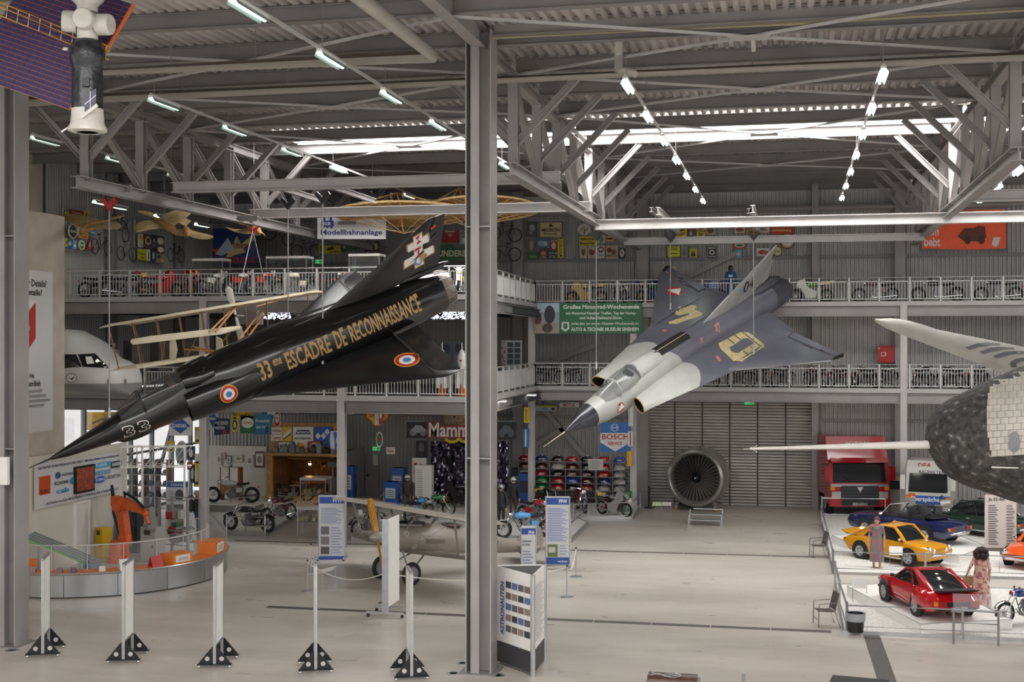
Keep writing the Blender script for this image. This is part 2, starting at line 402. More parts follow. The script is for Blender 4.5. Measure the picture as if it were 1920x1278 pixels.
def pillar_lamp(X, z):
 t = thing('pillar_lamp', 'white box lamp fixed to the left pillar', 'light', (X, 28.9, z)); MB().box(-.1, -.12, -.35, .1, 0, .35).build('housing', white, t); MB().box(-.13, -.06, -.3, -.1, .0, .3).build('bracket', steel_d, t)
pillar_lamp(XL + .1, onY(20, 882, 28.9).z)
pillar(XM, 29.25, 'tall grey steel pillar between the two hanging jets'); pillar(XL, 29.25, 'tall grey steel pillar beside the robot counter')
# suspended crane beams ----------------------------------------------------------
def crossbeam(Yp, xa, xb, z, b, h, label):
 g = struct('cross_beam', label, (xa, Yp, z)); MB().ibeam((xa, Yp, z), (xb, Yp, z), b, h, .03, .025).build('beam', steel_l, g); return g
zb1 = onY(620, 344, 38).z; zb2 = onY(700, 396, 44).z
crossbeam(38, XL, XM + .3, zb1, .3, .34, 'pale cross beam over the black jet\'s cockpit')
crossbeam(44, XL, XM + .3, zb2, .3, .34, 'pale cross beam over the black jet\'s tail fin')
za1 = onY(1400, 416, 46.9).z; za2 = onY(1400, 449, 55.0).z
crossbeam(46.9, XM, XR, za1, .32, .38, 'pale cross beam carrying the grey jet\'s hooks')
crossbeam(55.0, XM, XR, za2, .3, .31, 'pale cross beam behind the grey jet\'s hooks')
crossbeam(46.9, XR, 22, za1, .32, .38, 'pale cross beam before the orange banner')
crossbeam(41.0, XR + .1, 22, onY(1850, 367, 41).z, .3, .34, 'grey cross beam high above the orange banner')
for px in (1236, 1412):
 x = onY(px, 405, 46.9).x; g = struct('runway_beam', 'short pale beam laid along the two cross beams', (x, 46.5, za1)); MB().ibeam((x, 46.4, za1 + .42), (x, 55.6, za2 + .42), .16, .28).build('beam', steel_l, g)
# pipes --------------------------------------------------------------------------
pipem = mat('cream_painted_pipe', '#a8a39a', .45, 0, .06, 2)
def pipe(pts, r, label, rods=()):
 g = struct('roof_pipe', label, pts[0]); MB().tube(pts, r, 12).build('pipe', pipem, g, 50)
 for p in rods: MB().cyl(p, V((p[0], p[1], ZD)), .012, n=5).build('hanger_rod', steel_d, g)
zp = 14.35
p1 = onZ(250, 122, zp); p2 = onZ(812, 104, zp); p0 = onZ(690, 0, zp)
pipe([V((-30, p2.y, zp)), V((p2.x, p2.y, zp)), p2 + V((0, -9, 0))], .17, 'cream roof pipe turning towards the hall front', [V((p2.x - i * 2.2, p2.y, zp)) for i in range(1, 6)])
yq = onZ(600, 165, zp).y
pipe([V((-30, yq, zp)), V((22, yq, zp))], .2, 'long cream roof pipe crossing both bays', [V((-22 + 3 * i, yq, zp)) for i in range(14)])
pv = onY(1160, 70, yq - .5); pe = onY(1160, 130, yq - .5)
pipe([V((pv.x, yq - .5, 15.1)), V((pv.x, yq - .5, pe.z)), V((pv.x + .35, yq - .1, zp))], .12, 'vertical cream stub pipe joining the long roof pipe')
# rows of strip lights -------------------------------------------------------------
tubem = mat('lit_fluorescent_tube', '#fdfff4', .4, emit=TUBE)
refl = mat('pale_green_reflector', '#8fa9a2', .3, .3)
dimm = mat('weak_fluorescent_tube', '#f4fbf0', .4, emit=4)
def light(p, L, label, grp, tm=None):
 t = thing('strip_light', label, 'light', p, 0, grp)
 MB().box(-.06, 0, .05, .06, L, .11).build('housing', white, t)
 MB().cyl((0, .03, .0), (0, L - .03, .0), .03, n=6).build('tube', tm or tubem, t)
 for s in (-1, 1):
  MB().add([(s * .05, 0, .06), (s * .05, L, .06), (s * .11, L, -.05), (s * .11, 0, -.05)], [(0, 1, 2, 3)]).build('reflector', refl, t)
 return t
ZL = 13.95
def lightrow(px, py, ys_, zl, label, grp, px2=None):
 p = onZ(px, py, zl); X = p.x
 g = struct('light_rail', 'thin rail carrying ' + grp, (X, ys_[0], zl))
 MB().box(X - .03, ys_[0], zl + .1, X + .03, ys_[-1] + 1.5, zl + .16).build('rail', steel_l, g)
 for y in ys_:
  MB().cyl((X, y + .2, zl + .15), (X, y + .2, ZD), .008, n=4).build('hanger_rod', steel_d, g)
  light((X, y, zl), 1.5, label, grp, dimm if 'black jet' in grp or 'module' in grp or 'bird' in grp else None)
 return X
zR = 13.85; stepY = 4.3
for (px, py, z_, n0, n1, lb, gp) in (
 (1172, 152, zR, 0, 7, "lit strip light on the rail crossing above the grey jet's tail", "strip lights left of the grey jet's fin"),
 (1657, 132, zR, 0, 7, 'lit strip light on the rail between the grey jet and the orange banner', "strip lights right of the grey jet's fin"),
 (598, 100, zR, -1, 6, "lit strip light on the rail above the black jet's cockpit", "strip lights over the black jet's cockpit"),
 (282, 186, zR, 0, 6, 'lit strip light on the rail beside the space module', 'strip lights beside the space module'),
 (60, 258, zR, 0, 4, 'lit strip light on the rail left of the bird gliders', 'strip lights left of the bird gliders'),
 (1915, 318, 13.3, 0, 3, 'lit strip light in front of the orange banner', 'strip lights by the orange banner')):
 p_ = onZ(px, py, z_); lightrow(px, py, [p_.y + stepY * i for i in range(n0, n1)], z_, lb, gp)
for (xa, ya) in ((117, 366), (204, 385), (291, 404), (367, 420)):
 p = onX(xa, ya, XW + 2.4); p.y = max(p.y, 45.6)
 t_ = light(tuple(p), 1.5, 'lit strip light above the gallery bicycles', 'strip lights over the left gallery'); MB().cyl((0, .7, .1), (0, .7, ZD - p.z), .01, n=4).build('hanger_rod', steel_d, t_)
# GALLERIES
Z1, Z2 = 5.68, 9.45
YGL, YGR = 45.5, 57.6
XG0, XG1, XG2 = -29.3, -11.2, -11.9      # left corner, end of the left front edge, corner at the right gallery
deckc = mat('gallery_deck_edge', '#a9a6a4', .5, 0, .08, 1)
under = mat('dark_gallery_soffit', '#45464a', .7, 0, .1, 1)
xcut = onY(905, 600, YGL).x; XJ = onY(1003, 600, YGR).x
def gallery(z, label, x0):
 g = struct('gallery_deck', label, (XM, YGR, z))
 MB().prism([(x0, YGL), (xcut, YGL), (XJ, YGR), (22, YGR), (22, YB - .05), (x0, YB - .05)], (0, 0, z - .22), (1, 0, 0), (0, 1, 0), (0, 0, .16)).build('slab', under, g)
 e = [V((x0, YGL, 0)), V((xcut, YGL, 0)), V((XJ, YGR, 0)), V((22, YGR, 0))]
 for p, q in zip(e, e[1:]):
  MB().ibeam(p + UP * (z - .42), q + UP * (z - .42), .22, .42).build('edge_beam', steel, g)
  MB().beam(p + UP * (z - .08), q + UP * (z - .08), .3, .2).build('deck_edge', deckc, g)
 # joists under
 for i in range(14):
  x = x0 + 1 + i * 2.1
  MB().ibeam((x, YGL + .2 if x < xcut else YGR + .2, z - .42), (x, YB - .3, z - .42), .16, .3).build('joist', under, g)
 return g
gallery(Z2, 'upper gallery deck with pale steel edge', -29.2); gallery(Z1, 'lower gallery deck with pale steel edge', -29.2)
def gcol(px, Yp, z1, b=.28):
 x = onY(px, 700, Yp).x; g = struct('column', 'pale gallery column at the deck edge', (x, Yp, 0))
 MB().ibeam((x, Yp, 0), (x, Yp, z1), b, b, up=V((0, 1, 0))).box(x - b / 2, Yp - b / 2 - .02, 0, x + b / 2, Yp - b / 2, z1).build('shaft', steel_l, g)
gcol(383, YGL, Z2); gcol(641, YGL, Z2); gcol(907, YGL, Z2); gcol(997, YGR, Z2); gcol(1188, YGR, Z2); gcol(1694, YGR, Z2)
# railings: every bay between two posts is a railing panel of its own
railm = mat('galvanised_railing', '#c9c7c4', .4, .3, .1, 8)
def railing(p, q, z, label, bay=1.28):
 p, q = V(p), V(q); L = (q - p).length; k = max(1, round(L / bay)); d = (q - p).normalized()
 g = struct('railing', label, p)
 MB().tube([p + UP * (z + 1.05), q + UP * (z + 1.05)], .035, 8).build('handrail', railm, g)
 for i in range(k + 1):
  a = p + d * (L * i / k); MB().box(a.x - .03, a.y - .03, z, a.x + .03, a.y + .03, z + 1.05).build('post', railm, g)
  if i == k: break
  mb = MB(); b0 = a + d * .07; b1 = p + d * (L * (i + 1) / k) - d * .07
  for zz in (z + .12, z + .88): mb.beam(b0 + UP * zz, b1 + UP * zz, .025, .035)
  nb = 9
  for j in range(nb + 1):
   c = b0.lerp(b1, j / nb); mb.box(c.x - .009, c.y - .009, z + .12, c.x + .009, c.y + .009, z + .88)
  mb.build('baluster_panel', railm, g)
e0 = V((-29.2, YGL + .05, 0)); e1 = V((xcut, YGL + .05, 0)); e2 = V((XJ, YGR + .05, 0)); e3 = V((15, YGR + .05, 0))
for z, nm in ((Z2, 'upper'), (Z1, 'lower')):
 s0 = e0 if z == Z2 else V((-24.7, YGL + .05, 0))
 railing(s0, e1, z, 'pale %s gallery railing above the workshop bay' % nm)
 railing(e1, e2, z, 'pale %s gallery railing slanting behind the main pillar' % nm)
 railing(e2, e3, z, 'pale %s gallery railing above the roller door' % nm)
# lamps below the gallery decks; upper-deck ones added to brighten the back
def soffit_lamp(x, y, z, lab, grp):
 t = thing('soffit_lamp', lab, 'light', (x, y, z), 0, grp)
 MB().box(-.75, -.09, -.07, .75, .09, 0).build('housing', white, t); MB().box(-.72, -.07, -.085, .72, .07, -.07).build('diffuser', mat('lit_soffit_diffuser', '#fff6e6', .4, emit=SOFFIT), t)
for i in range(7):
 for y in (48.6, 54.5): soffit_lamp(-25.5 + i * 2.3, y, Z1 - .22, 'lit tube lamp under the deck above the workshop bay', 'lamps under the lower left gallery')
for i in range(5):
 for y in (48.6, 54.5): soffit_lamp(-24.5 + i * 3, y, Z2 - .22, 'tube lamp added under the upper deck to brighten the space exhibits', 'added lamps under the upper left gallery')
for i in range(6):
 soffit_lamp(-9 + i * 2.7, 59.2, Z1 - .22, 'lit tube lamp under the deck by the roller door', 'lamps under the lower right gallery')
 soffit_lamp(-9 + i * 2.7, 59.2, Z2 - .22, 'tube lamp added for fill light under the upper deck by the railing bikes', 'added lamps under the upper right gallery')
# HANGING JETS
def ringpts(x, zt, zb, w, n=24, p=2.0):
 zc = (zt + zb) / 2; hh = (zt - zb) / 2; out = []
 for i in range(n):
  a = 2 * math.pi * i / n; c, s = math.cos(a), math.sin(a)
  out.append(V((x, w * math.copysign(abs(c) ** (2 / p), c), zc + hh * math.copysign(abs(s) ** (2 / p), s))))
 return out
def interp_rings(st, n=24, sub=3, p=2.0):
 out = []
 for a, b in zip(st, st[1:]):
  for k in range(sub):
   t = k / sub; out.append(ringpts(*[q + (r - q) * t for q, r in zip(a, b)], n=n, p=p))
 out.append(ringpts(*st[-1], n=n, p=p)); return out
def slab(poly, z, t_in, t_out, yref):
 """thin wing half: polygon in (x, y) with thickness falling from |y|=yref[0] to yref[1]"""
 mb = MB(); n = len(poly); top = []; bot = []
 for x, y in poly:
  k = min(1, max(0, (abs(y) - yref[0]) / (yref[1] - yref[0]))); t = t_in + (t_out - t_in) * k
  top.append(V((x, y, z + t * .5))); bot.append(V((x, y, z - t * .5)))
 mb.add(top + bot, [tuple(range(n)), tuple(range(n, 2 * n))[::-1]] + [(i, (i + 1) % n, n + (i + 1) % n, n + i) for i in range(n)]); return mb
def wing_loft(sections, m=0):
 """sections: (xle, xte, y, z, t); lens aerofoil"""
 prof = [(0, 0), (.03, .35), (.12, .75), (.3, 1), (.6, .8), (.85, .35), (1, .04), (1, -.04), (.85, -.3), (.6, -.6), (.3, -.8), (.12, -.6), (.03, -.3)]
 return MB().loft([[V((a + (b - a) * u, y, z + t * .5 * v)) for u, v in prof] for a, b, y, z, t in sections], m=m)
def plate(poly, y, t):
 """upright plate in the x-z plane"""
 return MB().prism(poly, (0, y - t / 2, 0), (1, 0, 0), (0, 0, 1), (0, t, 0))
def fin(poly_le, t0, t1):   # (x_le, x_te, z) sections -> lens section fin
 prof = [(0, 0), (.08, .6), (.35, 1), (.75, .6), (1, .08), (1, -.08), (.75, -.6), (.35, -1), (.08, -.6)]
 k = len(poly_le) - 1
 return MB().loft([[V((a + (b - a) * u, v * (t0 + (t1 - t0) * i / k) * .5, z)) for u, v in prof] for i, (a, b, z) in enumerate(poly_le)])
def allbvh(objs):
 vs = []; fs = []
 for o in objs:
  b = len(vs); vs += [v.co.copy() for v in o.data.vertices]; fs += [tuple(b + i for i in p.vertices) for p in o.data.polygons]
 return BVHTree.FromPolygons(vs, fs)
def decal(mb, name, m, parent, bvh, direction, maxlen=.12, lift=.012):
 return hugging(subdiv(mb, maxlen), bvh, direction, lift).build(name, m, parent)
def topx(Rm, t, k, px, py, off, nl=(0, 0, 1)):
 """photo pixel -> local point on the plane nl . p = off of a posed craft"""
 n = Rm @ V(nl); d = ray(px, py); T = C0 + (V(t) - C0) * k
 s = (T + n * off * k - C0).dot(n) / d.dot(n); return (Rm.transposed() @ (C0 + d * s - T)) / k
def posed(name, label, cat, R, t, k):
 T = C0 + (V(t) - C0) * k; o = thing(name, label, cat, T, R=R); o.scale = (k, k, k); return o, T
# black reconnaissance jet
RM = Matrix(((0.7457, -0.6662, 0.0122), (0.5478, 0.6025, -0.5804), (0.3793, 0.4395, 0.8142))); TM = (-22.617, 35.568, 4.153); KM = .97
jet, JT = posed('black_fighter_jet', 'glossy black delta-wing jet lettered in gold, hung nose-down by cables', 'aircraft', RM, TM, KM)
jb = mat('gloss_black_aircraft_paint', '#141416', .2, 0, .25, 1.5, coat=.4)
jb2 = mat('satin_black_aircraft_paint', '#1d1c1e', .32, 0, .3, 2.5)
cang = mat('smoky_canopy_glass', '#55585a', .05, 0, alpha=.42, spec=.8)
gold = mat('gold_lettering', '#b8925a', .5, 0, .2, 8)
fus = MB().loft(interp_rings([(.1, -.07, -.16, .04), (.6, .05, -.27, .15), (1.2, .18, -.33, .25), (1.83, .31, -.38, .36), (2.4, .46, -.44, .46), (3.2, .55, -.52, .55), (4.5, .78, -.6, .62), (5.1, 1.02, -.72, .74), (6, 1.12, -.85, .9), (8, 1.2, -.9, .98), (10, 1.08, -.9, .96), (12, .95, -.82, .9), (13.4, .84, -.7, .8), (14.0, .76, -.64, .72)], 28)).build('fuselage', jb, jet, 50)
ints = []
for s in (-1, 1):
 it = MB().loft([[V((x, s * (yc + ry * math.cos(a) * 1.0), zc + rz * math.sin(a))) for a in [2 * math.pi * i / 18 for i in range(18)]] for x, yc, ry, zc, rz in ((4.45, .66, .32, .08, .5), (4.7, .67, .35, .08, .53), (5.5, .62, .42, .05, .6), (6.8, .5, .5, .05, .65), (8.4, .3, .6, .05, .6))], False, True).build('air_intake', jb, jet, 50)
 MB().lathe([(.3, 0), (.26, .03), (.24, .5), (.0, .5)], (4.5, s * .68, .08), (1, 0, 0), 14).build('duct', rubber, it)
 MB().lathe([(0, -.12), (.2, .5)], (4.5, s * .6, .08), (1, 0, 0), 10).build('shock_cone', jb2, it, 40)
 ints.append(it)
wings = []
for s in (-1, 1):
 wg = wing_loft([(5.9, 11.75, s * .55, -.4, .42), (7.9, 11.75, s * 1.7, -.4, .28), (9.9, 11.75, s * 2.8, -.4, .17), (11.95, 12.56, s * 4.03, -.4, .05)]).build('wing', jb2, jet, 30)
 ev = slab([(11.78, s * .9), (12.62, s * .85), (12.57, s * 3.95), (11.86, s * 3.6)], -.4, .14, .05, (.6, 4)).build('elevon', mat('worn_gloss_black_elevon', '#2c2b2c', .16, .1, .4, 3), jet)  # lighter black than the wing stands in for light reflected off it
 MB().box(11.77, min(s * .9, s * 3.7), -.33, 11.80, max(s * .9, s * 3.7), -.327).build('hinge_line', rubber, ev)
 wings += [wg, ev]
fn = fin([(9.2, 13.5, .95), (10.1, 13.52, 1.15), (12.0, 13.75, 1.95), (13.95, 14.3, 2.86), (14.08, 14.35, 2.91)], .2, .07).build('tail_fin', jb2, jet, 30)
MB().prism([(13.53, 1.08), (14.16, 1.1), (14.71, 2.9), (14.32, 2.9), (13.78, 1.95)], (0, -.035, 0), (1, 0, 0), (0, 0, 1), (0, .07, 0)).build('rudder', jb2, fn)
MB().prism([(13.9, 2.15), (14.3, 2.32), (14.3, 2.24), (13.95, 2.05)], (0, -.06, 0), (1, 0, 0), (0, 0, 1), (0, .12, 0)).build('hinge_fairing', jb, fn)
MB().prism([(14.1, 2.5), (14.3, 2.56), (14.3, 2.64), (14.1, 2.58)], (0, -.05, 0), (1, 0, 0), (0, 0, 1), (0, .02, 0)).build('tail_lamp', mat('red_white_lamp', '#c04030', .3), fn)
MB().loft(interp_rings([(12.6, 1.0, .9, .03), (13.2, 1.1, .85, .11), (14.3, 1.12, .92, .1), (14.55, 1.06, 1.0, .03)], 10)).build('brake_chute_fairing', jb, jet, 50)
nz = MB().lathe([(.7, 13.9), (.66, 14.2), (.6, 14.42), (.5, 14.42), (.45, 13.6), (0, 13.6)], (0, 0, .07), (1, 0, 0), 24).build('exhaust_nozzle', mat('burnt_nozzle_metal', '#7a7068', .4, .7, .4, 5), jet, 40)
for i in range(12):
 a = 2 * math.pi * i / 12; MB().beam((13.95, .70 * math.cos(a), .07 + .70 * math.sin(a)), (14.42, .605 * math.cos(a), .07 + .605 * math.sin(a)), .03, .03).build('petal_rib', steel_d, nz)
# cockpit
def canopy(st, name, m, parent, n=12):
 return MB().loft([[V((x, w * math.cos(math.pi * i / n), zb + (zt - zb) * math.sin(math.pi * i / n))) for i in range(n + 1)] for x, zb, zt, w in st], False, False, False).build(name, m, parent, 60)
canopy([(2.45, .4, .48, .28), (2.75, .4, .66, .38), (3.2, .42, .93, .43)], 'windscreen', cang, jet)
cn = canopy([(3.24, .44, .94, .45), (3.8, .48, 1.02, .47), (4.3, .55, 1.05, .46), (4.62, .6, 1.04, .45)], 'canopy', cang, jet)
MB().tube([(3.22, .46 * math.cos(math.pi * i / 10), .42 + .53 * math.sin(math.pi * i / 10)) for i in range(11)], .025).build('canopy_frame', jb, cn)
for s in (-1, 1): MB().tube([(2.5, s * .14, .5), (3.2, s * .25, .86)], .018).build('windscreen_frame', jb, cn)
MB().loft(interp_rings([(4.6, 1.06, .4, .46), (5.0, 1.12, .4, .6), (5.6, 1.12, .4, .6)], 20)).build('spine_fairing', jb, jet, 50)
MB().box(3.75, -.22, .3, 4.25, .22, .5).box(4.2, -.2, .3, 4.4, .2, .92).build('ejection_seat', mat('brown_seat_leather', '#6b4a38', .6, 0, .4, 10), jet)
MB().cyl((.12, 0, -.11), (-.3, 0, -.115), .035, .02, 8).cyl((-.3, 0, -.115), (-.9, 0, -.12), .018, .008, 6).build('pitot_probe', jb, jet)
MB().ball((2.9, 0, -.5), (.75, .2, .18), 12).build('ventral_fairing', jb2, jet, 60)
MB().tube([(2.1, 0, .38), (1.95, 0, .52), (1.62, 0, .5)], .022).build('vane_probe', jb, jet)
MB().tube([(5.25, -.5, 1.0), (5.35, -.5, 1.16)], .03).build('aerial', jb, jet)
bv = allbvh([fus] + ints + wings)
PS = (0, 1, 0)
mb = MB(); O = (0, -2, 0)
addtext(mb, '33', O, (1, 0, 0), (0, 0, 1), 6.9, .13, 7.32, .72, bold=True); addtext(mb, 'eme', O, (1, 0, 0), (0, 0, 1), 7.42, .44, 7.72, .66, bold=True)
addtext(mb, 'ESCADRE', O, (1, 0, 0), (0, 0, 1), 7.85, .13, 9.45, .72, bold=True); addtext(mb, 'DE', O, (1, 0, 0), (0, 0, 1), 9.62, .13, 10.02, .72, bold=True)
addtext(mb, 'RECONNAISSANCE', O, (1, 0, 0), (0, 0, 1), 10.18, .13, 12.92, .70, bold=True)
decal(mb, 'gold_inscription', gold, jet, bv, PS)
mb = MB()
for dx in (0, .48): addtext(mb, '3', O, (1, 0, 0), (0, 0, 1), 2.34 + dx, -.2, 2.72 + dx, .22, bold=True)
decal(mb, 'number_33', white, jet, bv, PS)
mb = MB()
for dx in (0, .48): addtext(mb, '3', O, (1, 0, 0), (0, 0, 1), 2.37 + dx, -.17, 2.69 + dx, .19)
decal(mb, 'number_inline', jb, jet, bv, PS, lift=.016)
YEL, RED, WHT, BLU = colm('#d9a52a', .4), colm('#b2241e', .4), colm('#e0ddd8', .4), colm('#3f7fb5', .4)
def roundel(parent, bvh, c, U, W, direction, rs, ms, nm='roundel'):
 par = parent
 for i, (r, m) in enumerate(zip(rs, ms)):
  mb = disc(rs[i + 1] if i + 1 < len(rs) else 0, r); mb.v = [V(c) + V(U) * p.x + V(W) * p.y for p in mb.v]
  o = decal(mb, nm if i == 0 else 'ring', m, par, bvh, direction, .08)
  if i == 0: par = o
roundel(jet, bv, (5.75, -2, .2), (1, 0, 0), (0, 0, 1), PS, (.3, .27, .19, .1), (YEL, RED, WHT, BLU))
wc = topx(RM, TM, KM, 763, 674, -.35)
roundel(jet, bv, (wc.x, wc.y, 3), (1, 0, 0), (0, 1, 0), (0, 0, -1), (.43, .385, .27, .14), (YEL, RED, WHT, BLU))
fb = allbvh([fn] + list(fn.children))
def cross(sc): return [(a * sc if abs(a) < .3 else a + (sc - 1) * .3 * (1 if a > 0 else -1), b + (sc - 1) * .3 * (1 if b > 0 else -1)) for a, b in ((-.17, .62), (.17, .62), (.17, .42), (.43, .42), (.43, .14), (.17, .14), (.17, -.1), (.6, -.1), (.6, -.4), (.17, -.4), (.17, -.64), (-.17, -.64), (-.17, -.4), (-.6, -.4), (-.6, -.1), (-.17, -.1), (-.17, .14), (-.43, .14), (-.43, .42), (-.17, .42))]
crc = topx(RM, TM, KM, 786, 468, 0, (0, 1, 0)); ca = V((crc.x - .05, -1, crc.z + .02))
cU, cW = V((.96, 0, .12)), V((.1, 0, .92))
def crossdecal(pts, nm, m, par, lift):
 mb = MB().add([ca + cU * a + cW * b for a, b in pts], [tuple(range(len(pts)))]); return decal(mb, nm, m, par, fb, PS, .3, lift)
gc = crossdecal(cross(1.18), 'cross_border', gold, fn, .01); wc2 = crossdecal(cross(1.0), 'cross_emblem', white, gc, .016)
rd = colm('#a8222e', .5); bl = colm('#5a7bb0', .5); dk = colm('#20242c', .5)
for pts, m in (([(-.1, .56), (.1, .62), (.0, .42)], rd), ([(0, .42), (.15, .3), (-.08, .24)], rd), ([(-.15, .12), (.12, .12), (.1, 0), (.03, .04), (.05, -.28), (-.05, -.28), (-.03, .04), (-.13, 0)], rd), ([(-.42, -.35), (.2, -.1), (.24, -.2), (-.1, -.28)], dk)):
 crossdecal(pts, 'emblem_figure', m, wc2, .022)
mb = disc(.12, .19, 18); mb.v = [ca + cU * p.x + cW * (p.y - .42) for p in mb.v]; decal(mb, 'emblem_ring', bl, wc2, fb, PS, .3, .022)
# grey double-delta jet
RD = Matrix(((0.5768, -0.8066, 0.1293), (0.7065, 0.4131, -0.5747), (0.4101, 0.4228, 0.8081))); TD = (-9.196, 49.593, 4.031); KD = .945
gjet, GT = posed('grey_fighter_jet', 'two-tone grey double-delta jet with pointed dark nose cone, hung nose-down', 'aircraft', RD, TD, KD)
def two_tone():
 m = bpy.data.materials.new('two_tone_grey_aircraft_paint'); m.use_nodes = True; nt = m.node_tree; b = nt.nodes['Principled BSDF']; N = nt.nodes.new; L = nt.links.new
 tc = N('ShaderNodeTexCoord'); sp = N('ShaderNodeSeparateXYZ'); L(tc.outputs['Object'], sp.inputs[0])
 ab = N('ShaderNodeMath'); ab.operation = 'ABSOLUTE'; L(sp.outputs[1], ab.inputs[0])
 sb = N('ShaderNodeMath'); sb.operation = 'SUBTRACT'; L(ab.outputs[0], sb.inputs[0]); sb.inputs[1].default_value = 1.15
 sq = N('ShaderNodeMath'); sq.operation = 'MULTIPLY'; L(sb.outputs[0], sq.inputs[0]); L(sb.outputs[0], sq.inputs[1])
 mu = N('ShaderNodeMath'); mu.operation = 'MULTIPLY_ADD'; L(sq.outputs[0], mu.inputs[0]); mu.inputs[1].default_value = 1.1; L(sp.outputs[0], mu.inputs[2])
 mr = N('ShaderNodeMapRange'); L(mu.outputs[0], mr.inputs[0]); mr.inputs[1].default_value = 7.22; mr.inputs[2].default_value = 7.26
 nz_ = N('ShaderNodeTexNoise'); nz_.inputs['Scale'].default_value = 1.6; nz_.inputs['Detail'].default_value = 6; L(tc.outputs['Object'], nz_.inputs['Vector'])
 def mix(f, a, c):
  x = N('ShaderNodeMix'); x.data_type = 'RGBA'; L(f, x.inputs[0])
  for s, q in ((6, a), (7, c)):
   if isinstance(q, str): x.inputs[s].default_value = lin(q) + (1,)
   else: L(q, x.inputs[s])
  return x.outputs[2]
 d_ = mix(nz_.outputs['Fac'], '#54555f', '#6a6a73'); l_ = mix(nz_.outputs['Fac'], '#969793', '#b4b4ae')
 L(mix(mr.outputs[0], l_, d_), b.inputs['Base Color']); b.inputs['Roughness'].default_value = .34; return m
tt = two_tone(); lg = mat('light_grey_aircraft_paint', '#b4b4ae', .35, 0, .15, 2); dg = mat('dark_grey_fin_paint', '#8b8a88', .4, 0, .15, 2)
gf = MB().loft(interp_rings([(2.0, .42, -.58, .5), (2.7, .52, -.7, .6), (3.6, .62, -.76, .66), (4.5, .86, -.78, .68), (6, .98, -.78, .68), (9, .95, -.72, .68), (12, .85, -.7, .68), (13.8, .72, -.72, .66)], 28)).build('fuselage', tt, gjet, 50)
MB().loft(interp_rings([(.5, -.1, -.14, .02), (1.0, .1, -.32, .21), (1.5, .28, -.47, .38), (2.0, .42, -.58, .5)], 24)).build('nose_cone', mat('dark_gloss_radome', '#34353a', .22, 0, .3, 2, coat=.3), gjet, 50)
MB().cyl((.55, 0, -.12), (-.2, 0, -.16), .03, .016, 8).cyl((-.2, 0, -.16), (-.68, 0, -.19), .016, .01, 6).build('pitot_probe', mat('yellowed_pitot', '#b5ab7e', .4), gjet)
MB().loft(interp_rings([(13.75, .74, -.73, .67), (14.5, .6, -.7, .62), (15.1, .45, -.62, .54)], 24), False, False).build('exhaust_shroud', mat('dark_exhaust_shroud', '#4b4c54', .4, .2, .25, 3), gjet, 50)
MB().lathe([(.52, 15.08), (.48, 15.08), (.45, 14.2), (0, 14.2)], (0, 0, -.09), (1, 0, 0), 20).build('exhaust_duct', rubber, gjet)
inner = []
for s in (-1, 1):
 rings = []
 for x in (3.65, 4.0, 4.8, 5.8, 7.0, 8.47, 10.0, 11.4, 12.55):
  k = min(1, max(0, (x - 3.65) / 3.2)); yi = .66 - .3 * k; yo = 1.45 + (2.32 - 1.45) * min(1, (x - 3.65) / 4.82) if x < 8.47 else 2.32 + .05 * (x - 8.47) / 4
  T = .27 + .06 * k if x < 8.47 else .33 - .25 * (x - 8.47) / 4.1
  ring = []
  nn = 10
  for i in range(2 * nn):
   u = i / nn if i < nn else 2 - i / nn; sg = 1 if i < nn else -1
   e1 = math.sqrt(max(0, 1 - (2 * u - 1) ** 2)); e2 = (1 - u ** 1.6) * .95 + .04
   ring.append(V((x + (0 if k > 0 else .25 * (1 - u)), s * (yi + (yo - yi) * u), .0 + sg * T * (e1 * (1 - k) + e2 * k))))
  rings.append(ring)
 iw = MB().loft(rings, False, True).build('inner_wing', tt, gjet, 50)
 dct = MB().loft([rings[0], [p + V((.6, 0, 0)) * 1 for p in [V((q.x, s * (1.05 + (abs(q.y) - 1.05) * .8), q.z * .8)) for q in rings[0]]]], False, True).build('intake_duct', mat('dark_intake', '#17161a', .7), iw)
 ed = MB().tube(rings[0], .025, 5, closed=True).build('intake_lip', mat('yellowed_intake_lip', '#b09a5c', .5, 0, .3, 9), iw)
 MB().beam(V((3.95, s * 1.43, .1)), V((4.4, s * 1.5, .12)), .02, .03).build('lip_mark', colm('#c29a4a', .5), iw)
 ow = wing_loft([(8.1, 12.0, s * 2.1, 0, .3), (8.5, 12.0, s * 2.33, 0, .26), (10.2, 12.0, s * 3.5, 0, .16), (11.75, 12.2, s * 4.6, 0, .07), (11.95, 12.3, s * 4.75, 0, .04)]).build('outer_wing', tt, gjet, 30)
 MB().tube([(8.5, s * 2.33, 0), (11.93, s * 4.75, 0)], .04, 6).build('bright_leading_edge', alu, ow)
 MB().prism([(11.95, s * 4.72), (12.55, s * 4.95), (12.75, s * 4.82), (12.35, s * 4.7)], (0, 0, -.03), (1, 0, 0), (0, 1, 0), (0, 0, .05)).build('tip_antenna', rubber, ow)
 e1 = slab([(12.02, s * 2.5), (12.45, s * 2.45), (12.62, s * 4.78), (12.3, s * 4.7)], 0, .1, .04, (2.4, 4.8)).build('outer_elevon', tt, gjet)
 e2 = slab([(12.5, s * .7), (12.95, s * .72), (12.6, s * 2.3), (12.4, s * 2.35)], 0, .12, .08, (.7, 2.4)).build('inner_elevon', tt, gjet)
 MB().box(12.2, s * 3.9 - .25, .035, 12.25, s * 3.9 - .1, .05).build('elevon_slot', rubber, e1)
 inner += [iw, ow]
gfn = fin([(8.9, 13.3, .85), (9.4, 13.4, 1.05), (11.0, 13.5, 1.65), (12.6, 13.75, 2.25), (13.9, 14.08, 2.76)], .2, .06).build('tail_fin', dg, gjet, 30)
